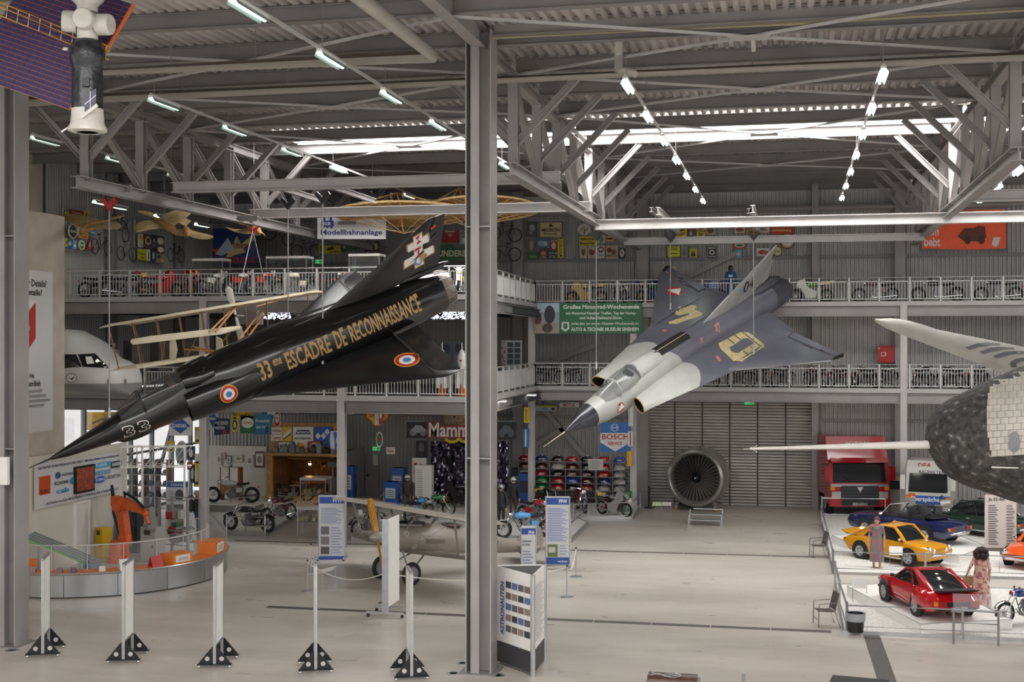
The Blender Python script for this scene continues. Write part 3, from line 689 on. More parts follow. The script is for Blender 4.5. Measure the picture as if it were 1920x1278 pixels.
MB().tube([(8.9, 0, .9), (13.92, 0, 2.78)], .03).build('bright_leading_edge', alu, gfn)
MB().prism([(13.0, 1.1), (13.55, 1.2), (13.85, 2.1), (13.6, 2.15), (13.3, 1.8)], (0, -.05, 0), (1, 0, 0), (0, 0, 1), (0, .1, 0)).build('rudder', dg, gfn)
MB().loft(interp_rings([(12.2, .86, .7, .05), (13.0, 1.1, .6, .24), (14.0, 1.08, .6, .24), (14.5, .9, .65, .1)], 14)).build('brake_chute_fairing', mat('dark_exhaust_shroud', ), gjet, 50)
canopy([(2.55, .42, .5, .3), (2.9, .42, .74, .42), (3.3, .45, .95, .47)], 'windscreen', cang, gjet)
cn = canopy([(3.34, .46, .97, .48), (3.8, .48, 1.08, .5), (4.3, .55, 1.1, .48), (4.6, .6, 1.06, .45)], 'canopy', cang, gjet)
MB().tube([(3.32, .49 * math.cos(math.pi * i / 10), .44 + .53 * math.sin(math.pi * i / 10)) for i in range(11)], .03).build('canopy_frame', lg, cn)
MB().tube([(3.34, -.49, .46), (4.62, -.46, .6)], .02).tube([(3.34, .49, .46), (4.62, .46, .6)], .02).build('canopy_rail', lg, cn)
MB().loft(interp_rings([(4.5, 1.06, .4, .46), (5.2, 1.05, .4, .45), (7.5, 1.02, .4, .42), (9.2, .98, .4, .35)], 16)).build('spine', tt, gjet, 50)
MB().box(3.7, -.22, .3, 4.2, .22, .5).box(4.15, -.2, .3, 4.35, .2, .9).build('ejection_seat', mat('dark_seat', '#3a3a3a', .6, 0, .3, 9), gjet)
spine_o = [c for c in gjet.children if c.name.startswith('spine')][0]
gb = allbvh([gf, spine_o] + inner); DN = (0, 0, -1)
def pxdecal(pts, off, nm, m, par, lift=.012, ml=.25):
 q = [topx(RD, TD, KD, x, y, off) for x, y in pts]
 return decal(MB().add([V((p.x, p.y, 3)) for p in q], [tuple(range(len(q)))]), nm, m, par, gb, DN, ml, lift)
f1 = lambda l: [(1300 + x / 6.39, 500 + y / 6.39) for x, y in l]
f2 = lambda l: [(1180 + x / 6.39, 450 + y / 6.39) for x, y in l]
cream = mat('cream_marking_paint', '#c9b88a', .45, 0, .2, 5)
o1 = pxdecal(f1([(300, 930), (580, 768), (665, 775), (840, 885), (855, 935), (585, 1118), (485, 1108), (320, 990)]), .2, 'figure_zero', cream, gjet)
pxdecal(f1([(435, 970), (600, 850), (660, 845), (725, 885), (715, 905), (530, 1022), (455, 1008)]), .2, 'figure_zero_hole', colm('#62636f', .4), o1, .02)
for ln in ([(400, 865), (408, 858), (495, 915), (487, 922)], [(490, 825), (497, 818), (572, 864), (565, 870)], [(600, 995), (608, 988), (690, 1040), (682, 1047)], [(575, 772), (583, 768), (835, 935), (827, 942)], [(680, 940), (686, 935), (765, 985), (758, 992)]):
 pxdecal(f1(ln), .2, 'panel_gap', rubber, o1, .022)
o2 = pxdecal(f2([(578, 812), (610, 795), (660, 800), (740, 768), (795, 775), (812, 800), (780, 830), (880, 890), (860, 925), (745, 960), (560, 1025), (480, 1015), (465, 990), (655, 925), (720, 895), (710, 880), (600, 905), (545, 880), (560, 855), (600, 845)]), .1, 'figure_four', cream, gjet)
r1 = pxdecal([(1180 + (540 + 97 * math.cos(a)) / 6.39, 450 + (622 + 57 * math.sin(a)) / 6.39) for a in [i * math.pi / 12 for i in range(24)]], .03, 'red_roundel', RED, gjet)
pxdecal(f2([(447, 610), (618, 583), (595, 672)]), .03, 'white_triangle', WHT, r1, .02)
for pts in ([(388, 1065), (420, 1045), (460, 1062), (430, 1082)], [(548, 1135), (575, 1126), (598, 1136), (570, 1146)], [(1125, 940), (1150, 932), (1178, 968), (1155, 980)]):
 pxdecal(f2(pts), .3, 'warning_mark', colm('#c06a62', .5), gjet)
for pts in ([(262, 1060), (290, 1045), (340, 1085), (310, 1108)], [(75, 955), (95, 940), (108, 985), (92, 998)], [(235, 820), (290, 780), (320, 830), (260, 850)]):
 pxdecal(f1(pts), .3, 'warning_mark', colm('#b8756c', .5), gjet)
# dark spine panel, nose roundel, fin digits
mb = MB().add([(6.0, -.3, 3), (6.0, .3, 3), (7.9, .3, 3), (7.9, -.3, 3)], [(0, 1, 2, 3)]); sp = decal(mb, 'dark_spine_panel', rubber, gjet, gb, DN, .1, .014)
decal(MB().add([(6.0, -.03, 3), (6.0, .0, 3), (7.9, .0, 3), (7.9, -.03, 3)], [(0, 1, 2, 3)]), 'pale_line', cream, sp, gb, DN, .1, .02)
r2 = decal((lambda m_: (setattr(m_, 'v', [V((3.15 + p.x * .8, -3, -.02 + p.y)) for p in m_.v]), m_)[1])(disc(0, .24, 20)), 'red_roundel', RED, gjet, gb, (0, 1, 0), .2)
decal(MB().add([(2.98, -3, -.14), (3.36, -3, -.06), (3.2, -3, .19)], [(0, 1, 2)]), 'white_triangle', WHT, r2, gb, (0, 1, 0), .2, .02)
gfb = allbvh([gfn]); mb = MB()
tcn = topx(RD, TD, KD, 1403, 532, 0, (0, 1, 0))
addtext(mb, '04', (tcn.x, -1, tcn.z), V((1, 0, 0)), V((.1, 0, 1)), -.4, -.3, .36, .26); decal(mb, 'number_04', black, gfn, gfb, PS, .2)
tb = topx(RD, TD, KD, 1387, 544, 0, (0, 1, 0))
decal(MB().add([(tb.x - .1, -1, tb.z + .08), (tb.x + .12, -1, tb.z + .12), (tb.x + .02, -1, tb.z - .16)], [(0, 1, 2)]), 'blue_badge', colm('#4f8fb8', .5), gfn, gfb, PS, .2)
# hooks and cables
def cable(p, ztop, hookm, label, grp='suspension cables of the jets', drop=.55):
 p = V(p); t = thing('suspension_cable', label, 'cable', (p.x, p.y, ztop), 0, grp, world=True); top = V((p.x, p.y, ztop))
 MB().cyl(p, top - UP * drop, .022, n=6).build('wire', cablem, t)
 MB().cyl(p - UP * .04, p + UP * .25, .04, n=6).build('turnbuckle', steel_l, t)
 hk = MB()
 for s in (-1, 1): hk.prism([(0, -.32), (s * .1, -.2), (s * .26, 0), (s * .2, .1), (s * .1, .02), (0, -.1)], top + V((0, -.06, -.25)), (1, 0, 0), (0, 0, 1), (0, .12, 0))
 hk.build('clamp_hook', hookm, t)
 return t
def wpt(R, T, k, q): return T + (R @ V(q)) * k
redm = colm('#a32018', .45)
def zat(p, py): v = V(p) - C0; return CAMH + (CYP - py) / FPX * v.dot(FW)
for nm, R, T, k, q, py, hm, lb in (
 ('n', RM, JT, KM, topx(RM, TM, KM, 205, 780, -.4, (0, 1, 0)), 360, redm, 'wire with red clamp holding the black jet\'s nose'),
 ('p', RM, JT, KM, topx(RM, TM, KM, 605, 680, -.95, (0, 1, 0)), 350, black, 'wire with black clamp at the black jet\'s lettered flank'),
 ('s', RM, JT, KM, topx(RM, TM, KM, 540, 605, -.3), 362, black, 'wire with black clamp at the black jet\'s far wing'),
 ('gn', RD, GT, KD, topx(RD, TD, KD, 1118, 690, .3), 425, black, 'wire with black clamp holding the grey jet\'s nose'),
 ('gp', RD, GT, KD, topx(RD, TD, KD, 1413, 662, .2), 425, black, 'wire with black clamp at the grey jet\'s zero marking'),
 ('gs', RD, GT, KD, topx(RD, TD, KD, 1257, 579, .12), 430, black, 'wire with black clamp at the grey jet\'s red roundel wing')):
 p = wpt(R, T, k, q); zt = zat(p, py); cable(p, zt, hm, lb)
 if nm in ('gn',):
  for qx in (-.46, .46): pass
 g = struct('hanger_beam', 'short grey beam carrying a cable clamp', (p.x, p.y, zt))
 if nm == 'n': MB().ibeam((min(p.x, XL) - .2, p.y, zt + .1), (max(p.x, XL) + .2, p.y, zt + .1), .14, .18).build('beam', steel, g)
 elif nm in ('p', 's'): MB().ibeam((p.x, 38, zt + .1), (p.x, 44, zt + .1), .14, .18).build('beam', steel, g)
 else: MB().ibeam((p.x, 46.9 if p.y > 46.9 else p.y - .3, zt + .1), (p.x, 55.0, zt + .1), .14, .18).build('beam', steel, g)
# OTHER CRAFT
# space station model
D = 24.0; pxm = D / FPX
so = PT(164, 124, D)
sm = thing('space_module_model', 'white docking module model wrapped in black plastic with a purple solar wing', 'spacecraft', so, TH, None)
def sx(px): return (px - 164) * pxm
def sz(py): return (124 - py) * pxm
wm = mat('white_module_skin', '#c9c4ba', .4, 0, .1, 6); wrap = mat('black_plastic_wrap', '#2c2d31', .22, 0, .5, 9, bump=.6)
mb = MB(); MB.lathe(mb, [(0, sz(-70)), (.34, sz(-70)), (.34, sz(-15)), (.3, sz(0)), (.19, sz(12)), (.19, sz(23)), (0, sz(23))], (0, 0, 0), (0, 0, 1), 24); top = mb.build('upper_cone', wm, sm, 30)
nd = MB().ball((0, 0, sz(42)), (.27, .27, .21), 20).build('docking_node', wm, sm, 60)
for ax, (dx, dz) in (((0, -1, 0), (6, 42)), ((-1, -.25, .05), (-22, 43)), ((1, -.2, -.05), (28, 46)), ((0, 1, 0), (0, 42))):
 a = V(ax).normalized(); c = V((dx * pxm * .35, 0, sz(dz)))
 MB().lathe([(.2, 0), (.2, .2), (.19, .24), (.17, .26), (0, .26)], c + a * .12, a, 20).build('docking_port', wm, nd, 30)
MB().lathe([(.19, 0), (.19, .16), (.21, .17), (.21, .2)], (0, 0, sz(76)), (0, 0, 1), 20).build('neck_ring', wm, sm, 30)
def bodyring(r, z, wob=0): return [V(((r + (random.uniform(-wob, wob))) * math.cos(2 * math.pi * i / 24), (r + random.uniform(-wob, wob)) * math.sin(2 * math.pi * i / 24), z)) for i in range(24)]
MB().loft([bodyring(r, sz(y), .006) for r, y in ((.2, 75), (.28, 82), (.32, 95), (.325, 108), (.3, 118), (.275, 128), (.28, 145), (.285, 165), (.285, 185), (.285, 207))]).build('wrapped_body', wrap, sm, 60)
MB().lathe([(.29, sz(205)), (.3, sz(225)), (.31, sz(233)), (.355, sz(241)), (.355, sz(246)), (.3, sz(248)), (.0, sz(248))], (0, 0, 0), (0, 0, 1), 28).build('lower_skirt', wm, sm, 30)
MB().lathe([(.2, 0), (.18, .012), (0, .012)], (0, 0, sz(248) - .012), (0, 0, 1), 20).build('base_hatch', alu, sm)
MB().box(.0, -.33, sz(168), .14, -.29, sz(152)).build('black_box', black, sm)
sp_ = MB(); sp_.prism([(.06, sz(218)), (.27, sz(198)), (.27, sz(172)), (.06, sz(186))], (0, -.335, 0), (1, 0, 0), (0, 0, 1), (0, .03, 0)); spo = sp_.build('body_solar_panel', mat('dark_blue_cells', '#33304f', .3, 0, .2, 20), sm)
MB().beam((.06, -.34, sz(202)), (.27, -.34, sz(185)), .01, .012).beam((.165, -.34, sz(211)), (.165, -.34, sz(178)), .01, .012).build('panel_grid', white, spo)
MB().beam((.0, -.35, sz(226)), (.3, -.35, sz(203)), .03, .06).build('panel_arm', wm, spo)
MB().beam((-.32, -.1, sz(240)), (-.44, -.15, sz(250)), .03, .03).build('foot_bracket', wm, sm)
MB().ball((-.38, -.1, sz(94)), (.06, .03, .035), 8).build('side_sensor', wm, sm)
MB().cyl((0, 0, sz(-70)), (0, 0, ZP - so.z), .015, n=6).build('hanging_wire', cablem, sm)
A, B, Cc = PT(250, 8, D + .5), PT(132, 206, D + .5), PT(-60, 139, D + 1.2); Dd = A + Cc - B
orange = colm('#c8602c', .45); cellm = mat('violet_solar_cells', '#433660', .32, 0, .25, 24)
inv = Matrix.Rotation(-TH, 3, 'Z'); loc = lambda p: inv @ (V(p) - so)
a_, b_, c_ = loc(A), loc(B), loc(Cc); e1 = c_ - b_; e2 = a_ - b_; nrm = e1.cross(e2).normalized();
if (inv @ (C0 - so)).dot(nrm) < 0: nrm = -nrm
sw = MB().obox(b_ - nrm * .03, e1, e2, nrm * .02).build('solar_wing', colm('#c07a5a', .5), sm)
nc, nr = 7, 6
for i in range(nc):
 for j in range(nr):
  u0, u1 = i / nc, (i + 1) / nc; v0, v1 = j / nr, (j + 1) / nr; g_ = .012
  P_ = lambda u, v: b_ + e1 * u + e2 * v
  mb = MB(); kx, ky = 2, 4
  for q in range(kx):
   for r in range(ky):
    uu = u0 + (u1 - u0) * q / kx; vv = v0 + (v1 - v0) * r / ky
    mb.obox(P_(uu + .004, vv + .004) + nrm * .0, e1 * ((u1 - u0) / kx - .006), e2 * ((v1 - v0) / ky - .006), nrm * (.006 + .004 * ((q + r) % 2)))
  mb.build('solar_cell_panel', cellm, sw)
MB().obox(b_ - nrm * .03, e1 * -.012, e2, nrm * .08).build('orange_edge', orange, sw)
lt = MB(); yl = colm('#d19a1c', .4)
r0, r1 = loc(PT(206, 88, D + .35)), loc(PT(-40, -12, D + .9)); dd_ = V((.03, 0, .24))
for o_ in (dd_ * 0, dd_ * .35, dd_): lt.tube([r0 - o_, r1 - o_], .02, 6)
lo = lt.build('lattice_boom', yl, sm)
for i in range(12): q = r0.lerp(r1, (i + .3) / 12); MB().tube([q, q - dd_], .012, 5).build('rung', white, lo)
# airliner cockpit
ck0 = onY(250, 740, 44.6)
ckp = thing('airliner_cockpit', 'white airliner nose section with grey belly standing at the gallery end', 'cockpit', (ck0.x, 44.6, Z1), 0, None)
def cring(x, zt, w, n=24):
 out = []
 for i in range(n):
  a = 2 * math.pi * i / n; c_, s_ = math.cos(a), math.sin(a)
  out.append(V((x, w * math.copysign(abs(c_) ** .75, c_), zt * .42 + (zt * .58 if s_ > 0 else zt * .42) * math.copysign(abs(s_) ** .75, s_))))
 return out
def bandmat(name, zc, up_, lo_):
 m = bpy.data.materials.new(name); m.use_nodes = True; nt = m.node_tree; b = nt.nodes['Principled BSDF']; N = nt.nodes.new; L = nt.links.new
 tc = N('ShaderNodeTexCoord'); sp = N('ShaderNodeSeparateXYZ'); L(tc.outputs['Object'], sp.inputs[0]); gt = N('ShaderNodeMath'); gt.operation = 'GREATER_THAN'; L(sp.outputs[2], gt.inputs[0]); gt.inputs[1].default_value = zc
 x = N('ShaderNodeMix'); x.data_type = 'RGBA'; L(gt.outputs[0], x.inputs[0]); x.inputs[6].default_value = lin(lo_) + (1,); x.inputs[7].default_value = lin(up_) + (1,); L(x.outputs[2], b.inputs['Base Color']); b.inputs['Roughness'].default_value = .35; return m
cko = MB().loft([cring(x, zt, w) for x, zt, w in ((0, .9, .35), (-.06, 1.0, .8), (-.25, 1.2, 1.1), (-.6, 1.38, 1.35), (-1.0, 1.5, 1.5), (-1.7, 2.15, 1.6), (-2.4, 2.5, 1.65), (-4.6, 2.6, 1.7))]).build('hull', bandmat('white_over_grey_hull', .48, '#cfccc8', '#8b8a8a'), ckp, 50)
ckb = bvh_of(cko)
def ckdecal(pts, nm, m, par, lift=.015):
 vs = []
 for x, y in pts:
  o_ = C0 - V(ckp.location); d_ = ray(x, y).normalized(); h = ckb.ray_cast(o_, d_); vs.append((h[0] - d_ * lift) if h[0] is not None else o_ + d_ * 48)
 mb = subdiv(MB().add([V((x, y, 0)) for x, y in pts], [tuple(range(len(pts)))]), 5); out = []
 for p in mb.v:
  o_ = C0 - V(ckp.location); d_ = ray(p.x, p.y).normalized(); h = ckb.ray_cast(o_, d_); out.append((h[0] - d_ * lift) if h[0] is not None else vs[0])
 mb.v = out; return mb.build(nm, m, par)
ckdecal([(120, 664), (143, 664), (153, 687), (120, 690)], 'side_window', darkglass, cko)
w_ = ckdecal([(146, 664), (178, 662), (206, 690), (155, 687)], 'front_window', darkglass, cko)
ckdecal([(160, 668), (172, 668), (177, 681), (163, 682)], 'paper_sheet', white, w_, .03)
lgo = ckdecal([(134 + 10 * math.cos(a), 708 + 9 * math.sin(a)) for a in [i * math.pi / 10 for i in range(20)]], 'crane_emblem', dk, cko)
lg2 = ckdecal([(134 + 9 * math.cos(a), 708 + 8 * math.sin(a)) for a in [i * math.pi / 10 for i in range(20)]], 'emblem_ground', white, lgo, .02)
ckdecal([(127, 708), (133, 709), (141, 705), (135, 712)], 'emblem_bird', dk, lg2, .026)
for px in (203, 235): ckdecal([(px + 2.6 * math.cos(a), 715 + 6 * math.sin(a)) for a in [i * math.pi / 6 for i in range(12)]], 'sensor_plate', steel_d, cko, .02)
ckdecal([(131, 743), (136, 741), (137, 748), (132, 750)], 'access_hole', black, cko, .02)
# wooden canard biplane (hung behind the black jet)
cream_f = mat('cream_doped_fabric', '#cdbfa2', .7, 0, .12, 3); spruce = mat('varnished_spruce', '#b27a3c', .45, 0, .25, 8)
wf = thing('pioneer_biplane', 'cream fabric pioneer biplane with wooden struts hung behind the black jet', 'aircraft', PT(330, 640, 45.5), 0, None, world=True)
def panel(p, q, chord, t=.07, camber=.06, tipround=.0, name='wing', nseg=10):
 p, q, c = V(p), V(q), V(chord); n_ = (q - p).cross(c).normalized(); n_ = n_ if n_.z > 0 else -n_; rings = []
 for i in range(nseg + 1):
  u = i / nseg; k = 1.0
  if tipround: e = min(u, 1 - u) / tipround; k = math.sqrt(max(.02, 1 - (1 - min(1, e)) ** 2))
  o_ = p.lerp(q, u); cc = c * k; ring = []
  for v, s_ in [(j / 6, 1) for j in range(7)] + [(j / 6, -1) for j in range(6, -1, -1)]:
   ring.append(o_ + cc * (v - .5) + n_ * (camber * (1 - (2 * v - 1) ** 2) + s_ * t * .5 * max(.12, math.sin(math.pi * max(.05, min(.95, v))))))
  rings.append(ring)
 return MB().loft(rings)
uw = (PT(216, 612, 43.2), PT(590, 550, 46.6)); lw = (PT(236, 692, 43.2), PT(590, 640, 46.6)); ch = V((.35, 1.5, .12))
panel(*uw, ch, .09, .08, name='wing').build('upper_wing', cream_f, wf, 40); panel(*lw, ch, .09, .08).build('lower_wing', cream_f, wf, 40)
cw1 = (PT(247, 640, 42.2), PT(452, 616, 44.6)); cw2 = (PT(256, 688, 42.2), PT(405, 666, 44.0))
panel(*cw1, V((.25, .9, .3)), .06, .06, .1).build('canard_elevator', cream_f, wf, 40); panel(*cw2, V((.25, .9, .2)), .06, .06, .1).build('canard_elevator', cream_f, wf, 40)
for i in range(9):
 u = .03 + i * .11
 for k in (-.4, .4): MB().cyl(uw[0].lerp(uw[1], u) + ch * k, lw[0].lerp(lw[1], u) + ch * k, .022, n=6).build('strut', wood, wf)
for u in (.05, .3, .6, .92): MB().cyl(cw1[0].lerp(cw1[1], u), cw2[0].lerp(cw2[1], u), .02, n=6).build('canard_strut', wood, wf)
for (a1, b1, t1, a2, b2, t2) in ((392, 622, 43.5, 440, 575, 45), (404, 622, 43.5, 446, 572, 45), (446, 640, 44, 492, 580, 46), (455, 645, 44, 500, 585, 46), (360, 650, 43.6, 480, 672, 46.4), (385, 668, 43.8, 470, 640, 45.6), (345, 655, 43.4, 455, 662, 45.4), (480, 575, 46.5, 560, 552, 47.5)):
 MB().cyl(PT(a1, b1, t1), PT(a2, b2, t2), .035, n=6).build('outrigger', spruce, wf)
for px in (318, 405): # half-round vertical vanes between the elevators
 MB().prism([(0, -.45), (.2, -.35), (.28, 0), (.2, .35), (0, .45)], PT(px, 655, 43), (1, 0, 0), (0, 0, 1), (0, .03, 0)).build('half_round_vane', cream_f, wf)
prp = MB(); pc = PT(442, 592, 46)
for s in (-1, 1): prp.loft([[pc + V((s * r * -.28, 0, s * r)) + V((w2, .04 * k, 0)) for w2, k in ((-wd, 0), (0, 1), (wd, 0), (0, -1))] for r, wd in ((.05, .05), (.3, .07), (.6, .14), (.95, .15), (1.05, .06))])
prp.build('propeller', white, wf, 40)
MB().cyl(pc, pc + V((0, .9, 0)), .05, n=8).build('propeller_shaft', steel_d, wf); MB().box(pc.x - .3, pc.y + .7, pc.z - .3, pc.x + .5, pc.y + 1.3, pc.z + .2).build('engine', steel_d, wf)
for (x, y, t) in ((447, 548, 45), (505, 568, 46.5)):
 MB().cyl(PT(x, y, t), PT(474, 432, 46), .014, n=5).build('bracing_wire', cablem, wf)
hk = MB(); hp = PT(474, 428, 46)
for s in (-1, 1): hk.prism([(0, -.2), (s * .24, .1), (s * .1, .05), (0, -.05)], hp, (1, 0, 0), (0, 0, 1), (0, .1, 0))
hk.build('red_hook', redm, wf); MB().cyl(hp, V((hp.x, hp.y, ZBm - .1)), .014, n=5).build('bracing_wire', cablem, wf)
g = struct('hanger_beam', 'short grey beam carrying a red hook', tuple(hp)); MB().ibeam((min(hp.x, XL) - .2, hp.y, ZBm - .05), (max(hp.x, XL) + .2, hp.y, ZBm - .05), .14, .18).build('beam', steel, g)
# bird-shaped gliders
tanf = mat('tan_ribbed_fabric', '#b39a6a', .7, 0, .25, 5); bodyw = mat('light_wood_body', '#a87a48', .5, 0, .3, 8)
def bird(px, py, t, pts, tail, head, label):
 b = thing('bird_glider', label, 'glider', PT(px, py, t), 0, 'bird-shaped gliders over the left gallery', world=True)
 H_ = PT(*head); T_ = PT(*tail); ax = (T_ - H_)
 MB().loft([[H_ + ax * u + (basis(ax)[1] * math.cos(a) + basis(ax)[2] * math.sin(a)) * r for a in [i * math.pi / 4 for i in range(8)]] for u, r in ((-.1, .02), (0, .1), (.2, .17), (.45, .16), (.75, .07), (1, .02))]).build('body', bodyw, b, 50)
 for root, tip, mid, ck in pts:
  r_, m_, t_ = PT(*root), PT(*mid), PT(*tip); c_ = (ax.normalized() * ck); secs = []
  for i in range(9):
   u = i / 8; o_ = r_ * (1 - u) ** 2 + m_ * (2 * u * (1 - u)) + t_ * u * u; k = math.sqrt(max(.03, 1 - u ** 2.2))
   secs.append([o_ - c_ * .35 * k, o_ + UP * .05 * k, o_ + c_ * .65 * k, o_ + c_ * .65 * k - UP * .015, o_ - UP * .0, o_ - c_ * .35 * k - UP * .015])
  wo = MB().loft(secs).build('wing', tanf, b)
  for s_ in secs[1:-1]: MB().tube([s_[0] - UP * .02, s_[4] - UP * .02, s_[3] - UP * .01], .012, 4).build('rib', bodyw, wo)
 tw = basis(ax)[1]
 MB().prism([(0, 0), (.55, .3), (.75, .12), (.75, -.12), (.55, -.3)], T_ - ax.normalized() * .15, ax.normalized(), tw, UP * .02).build('tail_feathers', tanf, b)
 MB().cyl(PT(px, py, t), V((PT(px, py, t).x, PT(px, py, t).y, ZD)), .008, n=4).build('hanging_wire', cablem, b)
bird(165, 424, 44, [((168, 423, 44), (118, 403, 45.5), (135, 410, 44.6), .9), ((170, 424, 43.8), (222, 428, 42.6), (195, 420, 43), .9)], (205, 412, 44.6), (155, 430, 43.6), 'tan bird-shaped glider with pale wings spread level')
bird(308, 422, 45, [((300, 422, 45), (255, 434, 44), (275, 421, 44.5), .9), ((314, 420, 45), (357, 397, 46), (335, 402, 45.5), 1.0)], (283, 405, 45.6), (326, 430, 44.6), 'tan bird-shaped glider with raised wing and forked tail')
bird(350, 438, 47, [((352, 436, 47), (400, 444, 46.4), (372, 446, 46.6), .7), ((350, 437, 47), (318, 432, 47.4), (333, 440, 47.2), .6)], (346, 422, 47.5), (352, 440, 46.8), 'olive bird-shaped glider with long drooping wings')
bird(476, 432, 47, [((478, 432, 47), (424, 426, 47.8), (450, 440, 47.3), .9), ((480, 432, 47), (500, 446, 46.4), (492, 434, 46.8), .7)], (468, 424, 47.6), (486, 436, 46.6), 'tan bird-shaped glider beside the red hook')
# rattan hang glider
rat = mat('translucent_rattan_fabric', '#cf9f60', .7, 0, .3, 4, trans=.0); ribw = mat('pale_rattan', '#dcb880', .5, 0, .15, 8)
tn = rat.node_tree; tl_ = tn.nodes.new('ShaderNodeBsdfTranslucent'); tl_.inputs[0].default_value = lin('#e0a860') + (1,); ms_ = tn.nodes.new('ShaderNodeMixShader'); ms_.inputs[0].default_value = .55; tn.links.new(tn.nodes['Principled BSDF'].outputs[0], ms_.inputs[1]); tn.links.new(tl_.outputs[0], ms_.inputs[2]); tn.links.new(ms_.outputs[0], tn.nodes['Material Output'].inputs[0])
hub1 = PT(756, 408, 52); hub2 = PT(905, 398, 52)
hg = thing('rattan_hang_glider', 'pale rattan hang glider with umbrella ribs and wire pylons', 'glider', (hub1 + hub2) / 2, 0, None, world=True)
def umbrella(hub, ra, rb, tilt, pt, pb):
 ex = RT; ey = (FW - UP * tilt).normalized(); ez = ex.cross(ey)
 def S(a, k): return hub + ex * (ra * k * math.cos(a)) + ey * (rb * k * math.sin(a)) - ez * (.35 * (1 - k) * k * -1.2) + ez * (.16 * k * k)
 n = 36; rings = [[S(2 * math.pi * i / n, k) for i in range(n)] for k in (.02, .3, .6, .85, 1)]
 wo = MB().loft(rings, True, False).build('umbrella_wing', rat, hg, 60)
 for i in range(n): MB().tube([S(2 * math.pi * i / n, k) - ez * .03 for k in (.02, .3, .6, .85, 1)], .02, 4).build('rib', ribw, wo)
 MB().tube([S(2 * math.pi * i / n, 1) for i in range(n)], .045, 5, closed=True).build('rim', ribw, wo)
 tp, bt = PT(*pt), PT(*pb)
 MB().cyl(bt, tp, .035, n=6).build('pylon', spruce, hg)
 for i in range(0, n, 3):
  MB().cyl(tp, S(2 * math.pi * i / n, 1), .012, n=4).build('bracing_wire', ribw, hg); MB().cyl(bt, S(2 * math.pi * i / n, 1), .012, n=4).build('bracing_wire', ribw, hg)
umbrella(hub1, 2.85, 1.7, .2, (744, 361, 52), (757, 438, 52)); umbrella(hub2, 2.3, 1.7, .2, (861, 352, 52), (880, 426, 52))
for h_ in (hub1, hub2): MB().cyl(h_, V((h_.x, h_.y, ZD)), .01, n=4).build('hanging_wire', cablem, hg)
# old biplane on the floor
PN, PTl = onZ(705, 1097), onZ(1002, 1052); ax = (PTl - PN); ang = math.atan2(ax.y, ax.x)
bp = thing('vintage_biplane', 'drab silver vintage biplane with wooden propeller parked on the floor', 'aircraft', PN + UP * .085, ang, None, R=Matrix.Rotation(ang, 3, 'Z') @ Matrix.Rotation(math.radians(6.5), 3, 'Y'))
dope = mat('drab_silver_dope', '#8f867c', .38, .15, .12, 2); dope_l = mat('pale_linen_dope', '#a59c90', .5, 0, .15, 3)
# local: +x aft, +y = starboard (far left in the photo is -y ...), z up
def erings(st, n=18): return [[V((x, w * math.cos(2 * math.pi * i / n), zc + h * math.sin(2 * math.pi * i / n))) for i in range(n)] for x, zc, w, h in st]
bf = MB().loft(erings([(.0, 1.42, .16, .16), (.3, 1.42, .36, .36), (.9, 1.42, .43, .46), (1.8, 1.42, .44, .52), (2.6, 1.4, .42, .5), (3.6, 1.35, .34, .4), (5.0, 1.25, .2, .28), (6.5, 1.15, .06, .14)])).build('fuselage', dope, bp, 50)
MB().lathe([(0, -.42), (.12, -.34), (.2, -.15), (.22, .03)], (0, 0, 1.42), (1, 0, 0), 18).build('spinner', dope, bp, 50)
def airscrew(m):
 mb = MB(); th_ = math.radians(63)
 dr = V((0, math.cos(th_), math.sin(th_)))
 for s in (-1, 1):
  e_ = V((0, -dr.z, dr.y)); mb.loft([[V((-.12, 0, 1.42)) + dr * (s * r) + e_ * (wd * k) + V((.05 * kk, 0, 0)) for k, kk in ((-1, -s), (0, 1), (1, s), (0, -1))] for r, wd in ((.05, .06), (.3, .09), (.7, .13), (1.1, .12), (1.32, .06))])
 return mb
pr = airscrew(0).build('propeller', mat('laminated_propeller_wood', '#c98a2e', .3, 0, .5, 5, stretch=(1, 6, 1)), bp, 40)
MB().ball((2.75, 0, 1.85), (.45, .27, .12), 14).build('cockpit_opening', rubber, bp, 60)
MB().tube([(2.75 + .45 * math.cos(a), .27 * math.sin(a), 1.88) for a in [i * math.pi / 8 for i in range(16)]], .03, 6, closed=True).build('cockpit_coaming', mat('brown_leather', '#5b4334', .6), bp)
def pwing(name, z, x0, half, chord, sweep=.0, dihed=.0, cut=0):
 for s in (-1, 1):
  secs = []
  for i in range(7):
   u = i / 6; c_ = chord * (1 if u < .85 else .82); secs.append((x0 + sweep * u + (chord - c_) * .4, x0 + sweep * u + c_, s * (half * u + (.0 if u else .0)), z + dihed * u, .13))
  wo = wing_loft(secs).build(name, dope_l if z > 2 else dope, bp, 30)
  for i in range(1, 12): MB().box(x0 + .05, s * half * i / 12 - .012, z + dihed * i / 12 + .066, x0 + chord - .05, s * half * i / 12 + .012, z + dihed * i / 12 + .072).build('rib_tape', dope, wo)
pwing('upper_wing', 2.32, .55, 4.0, 1.5); pwing('lower_wing', .98, .95, 3.4, 1.2, 0, .18)
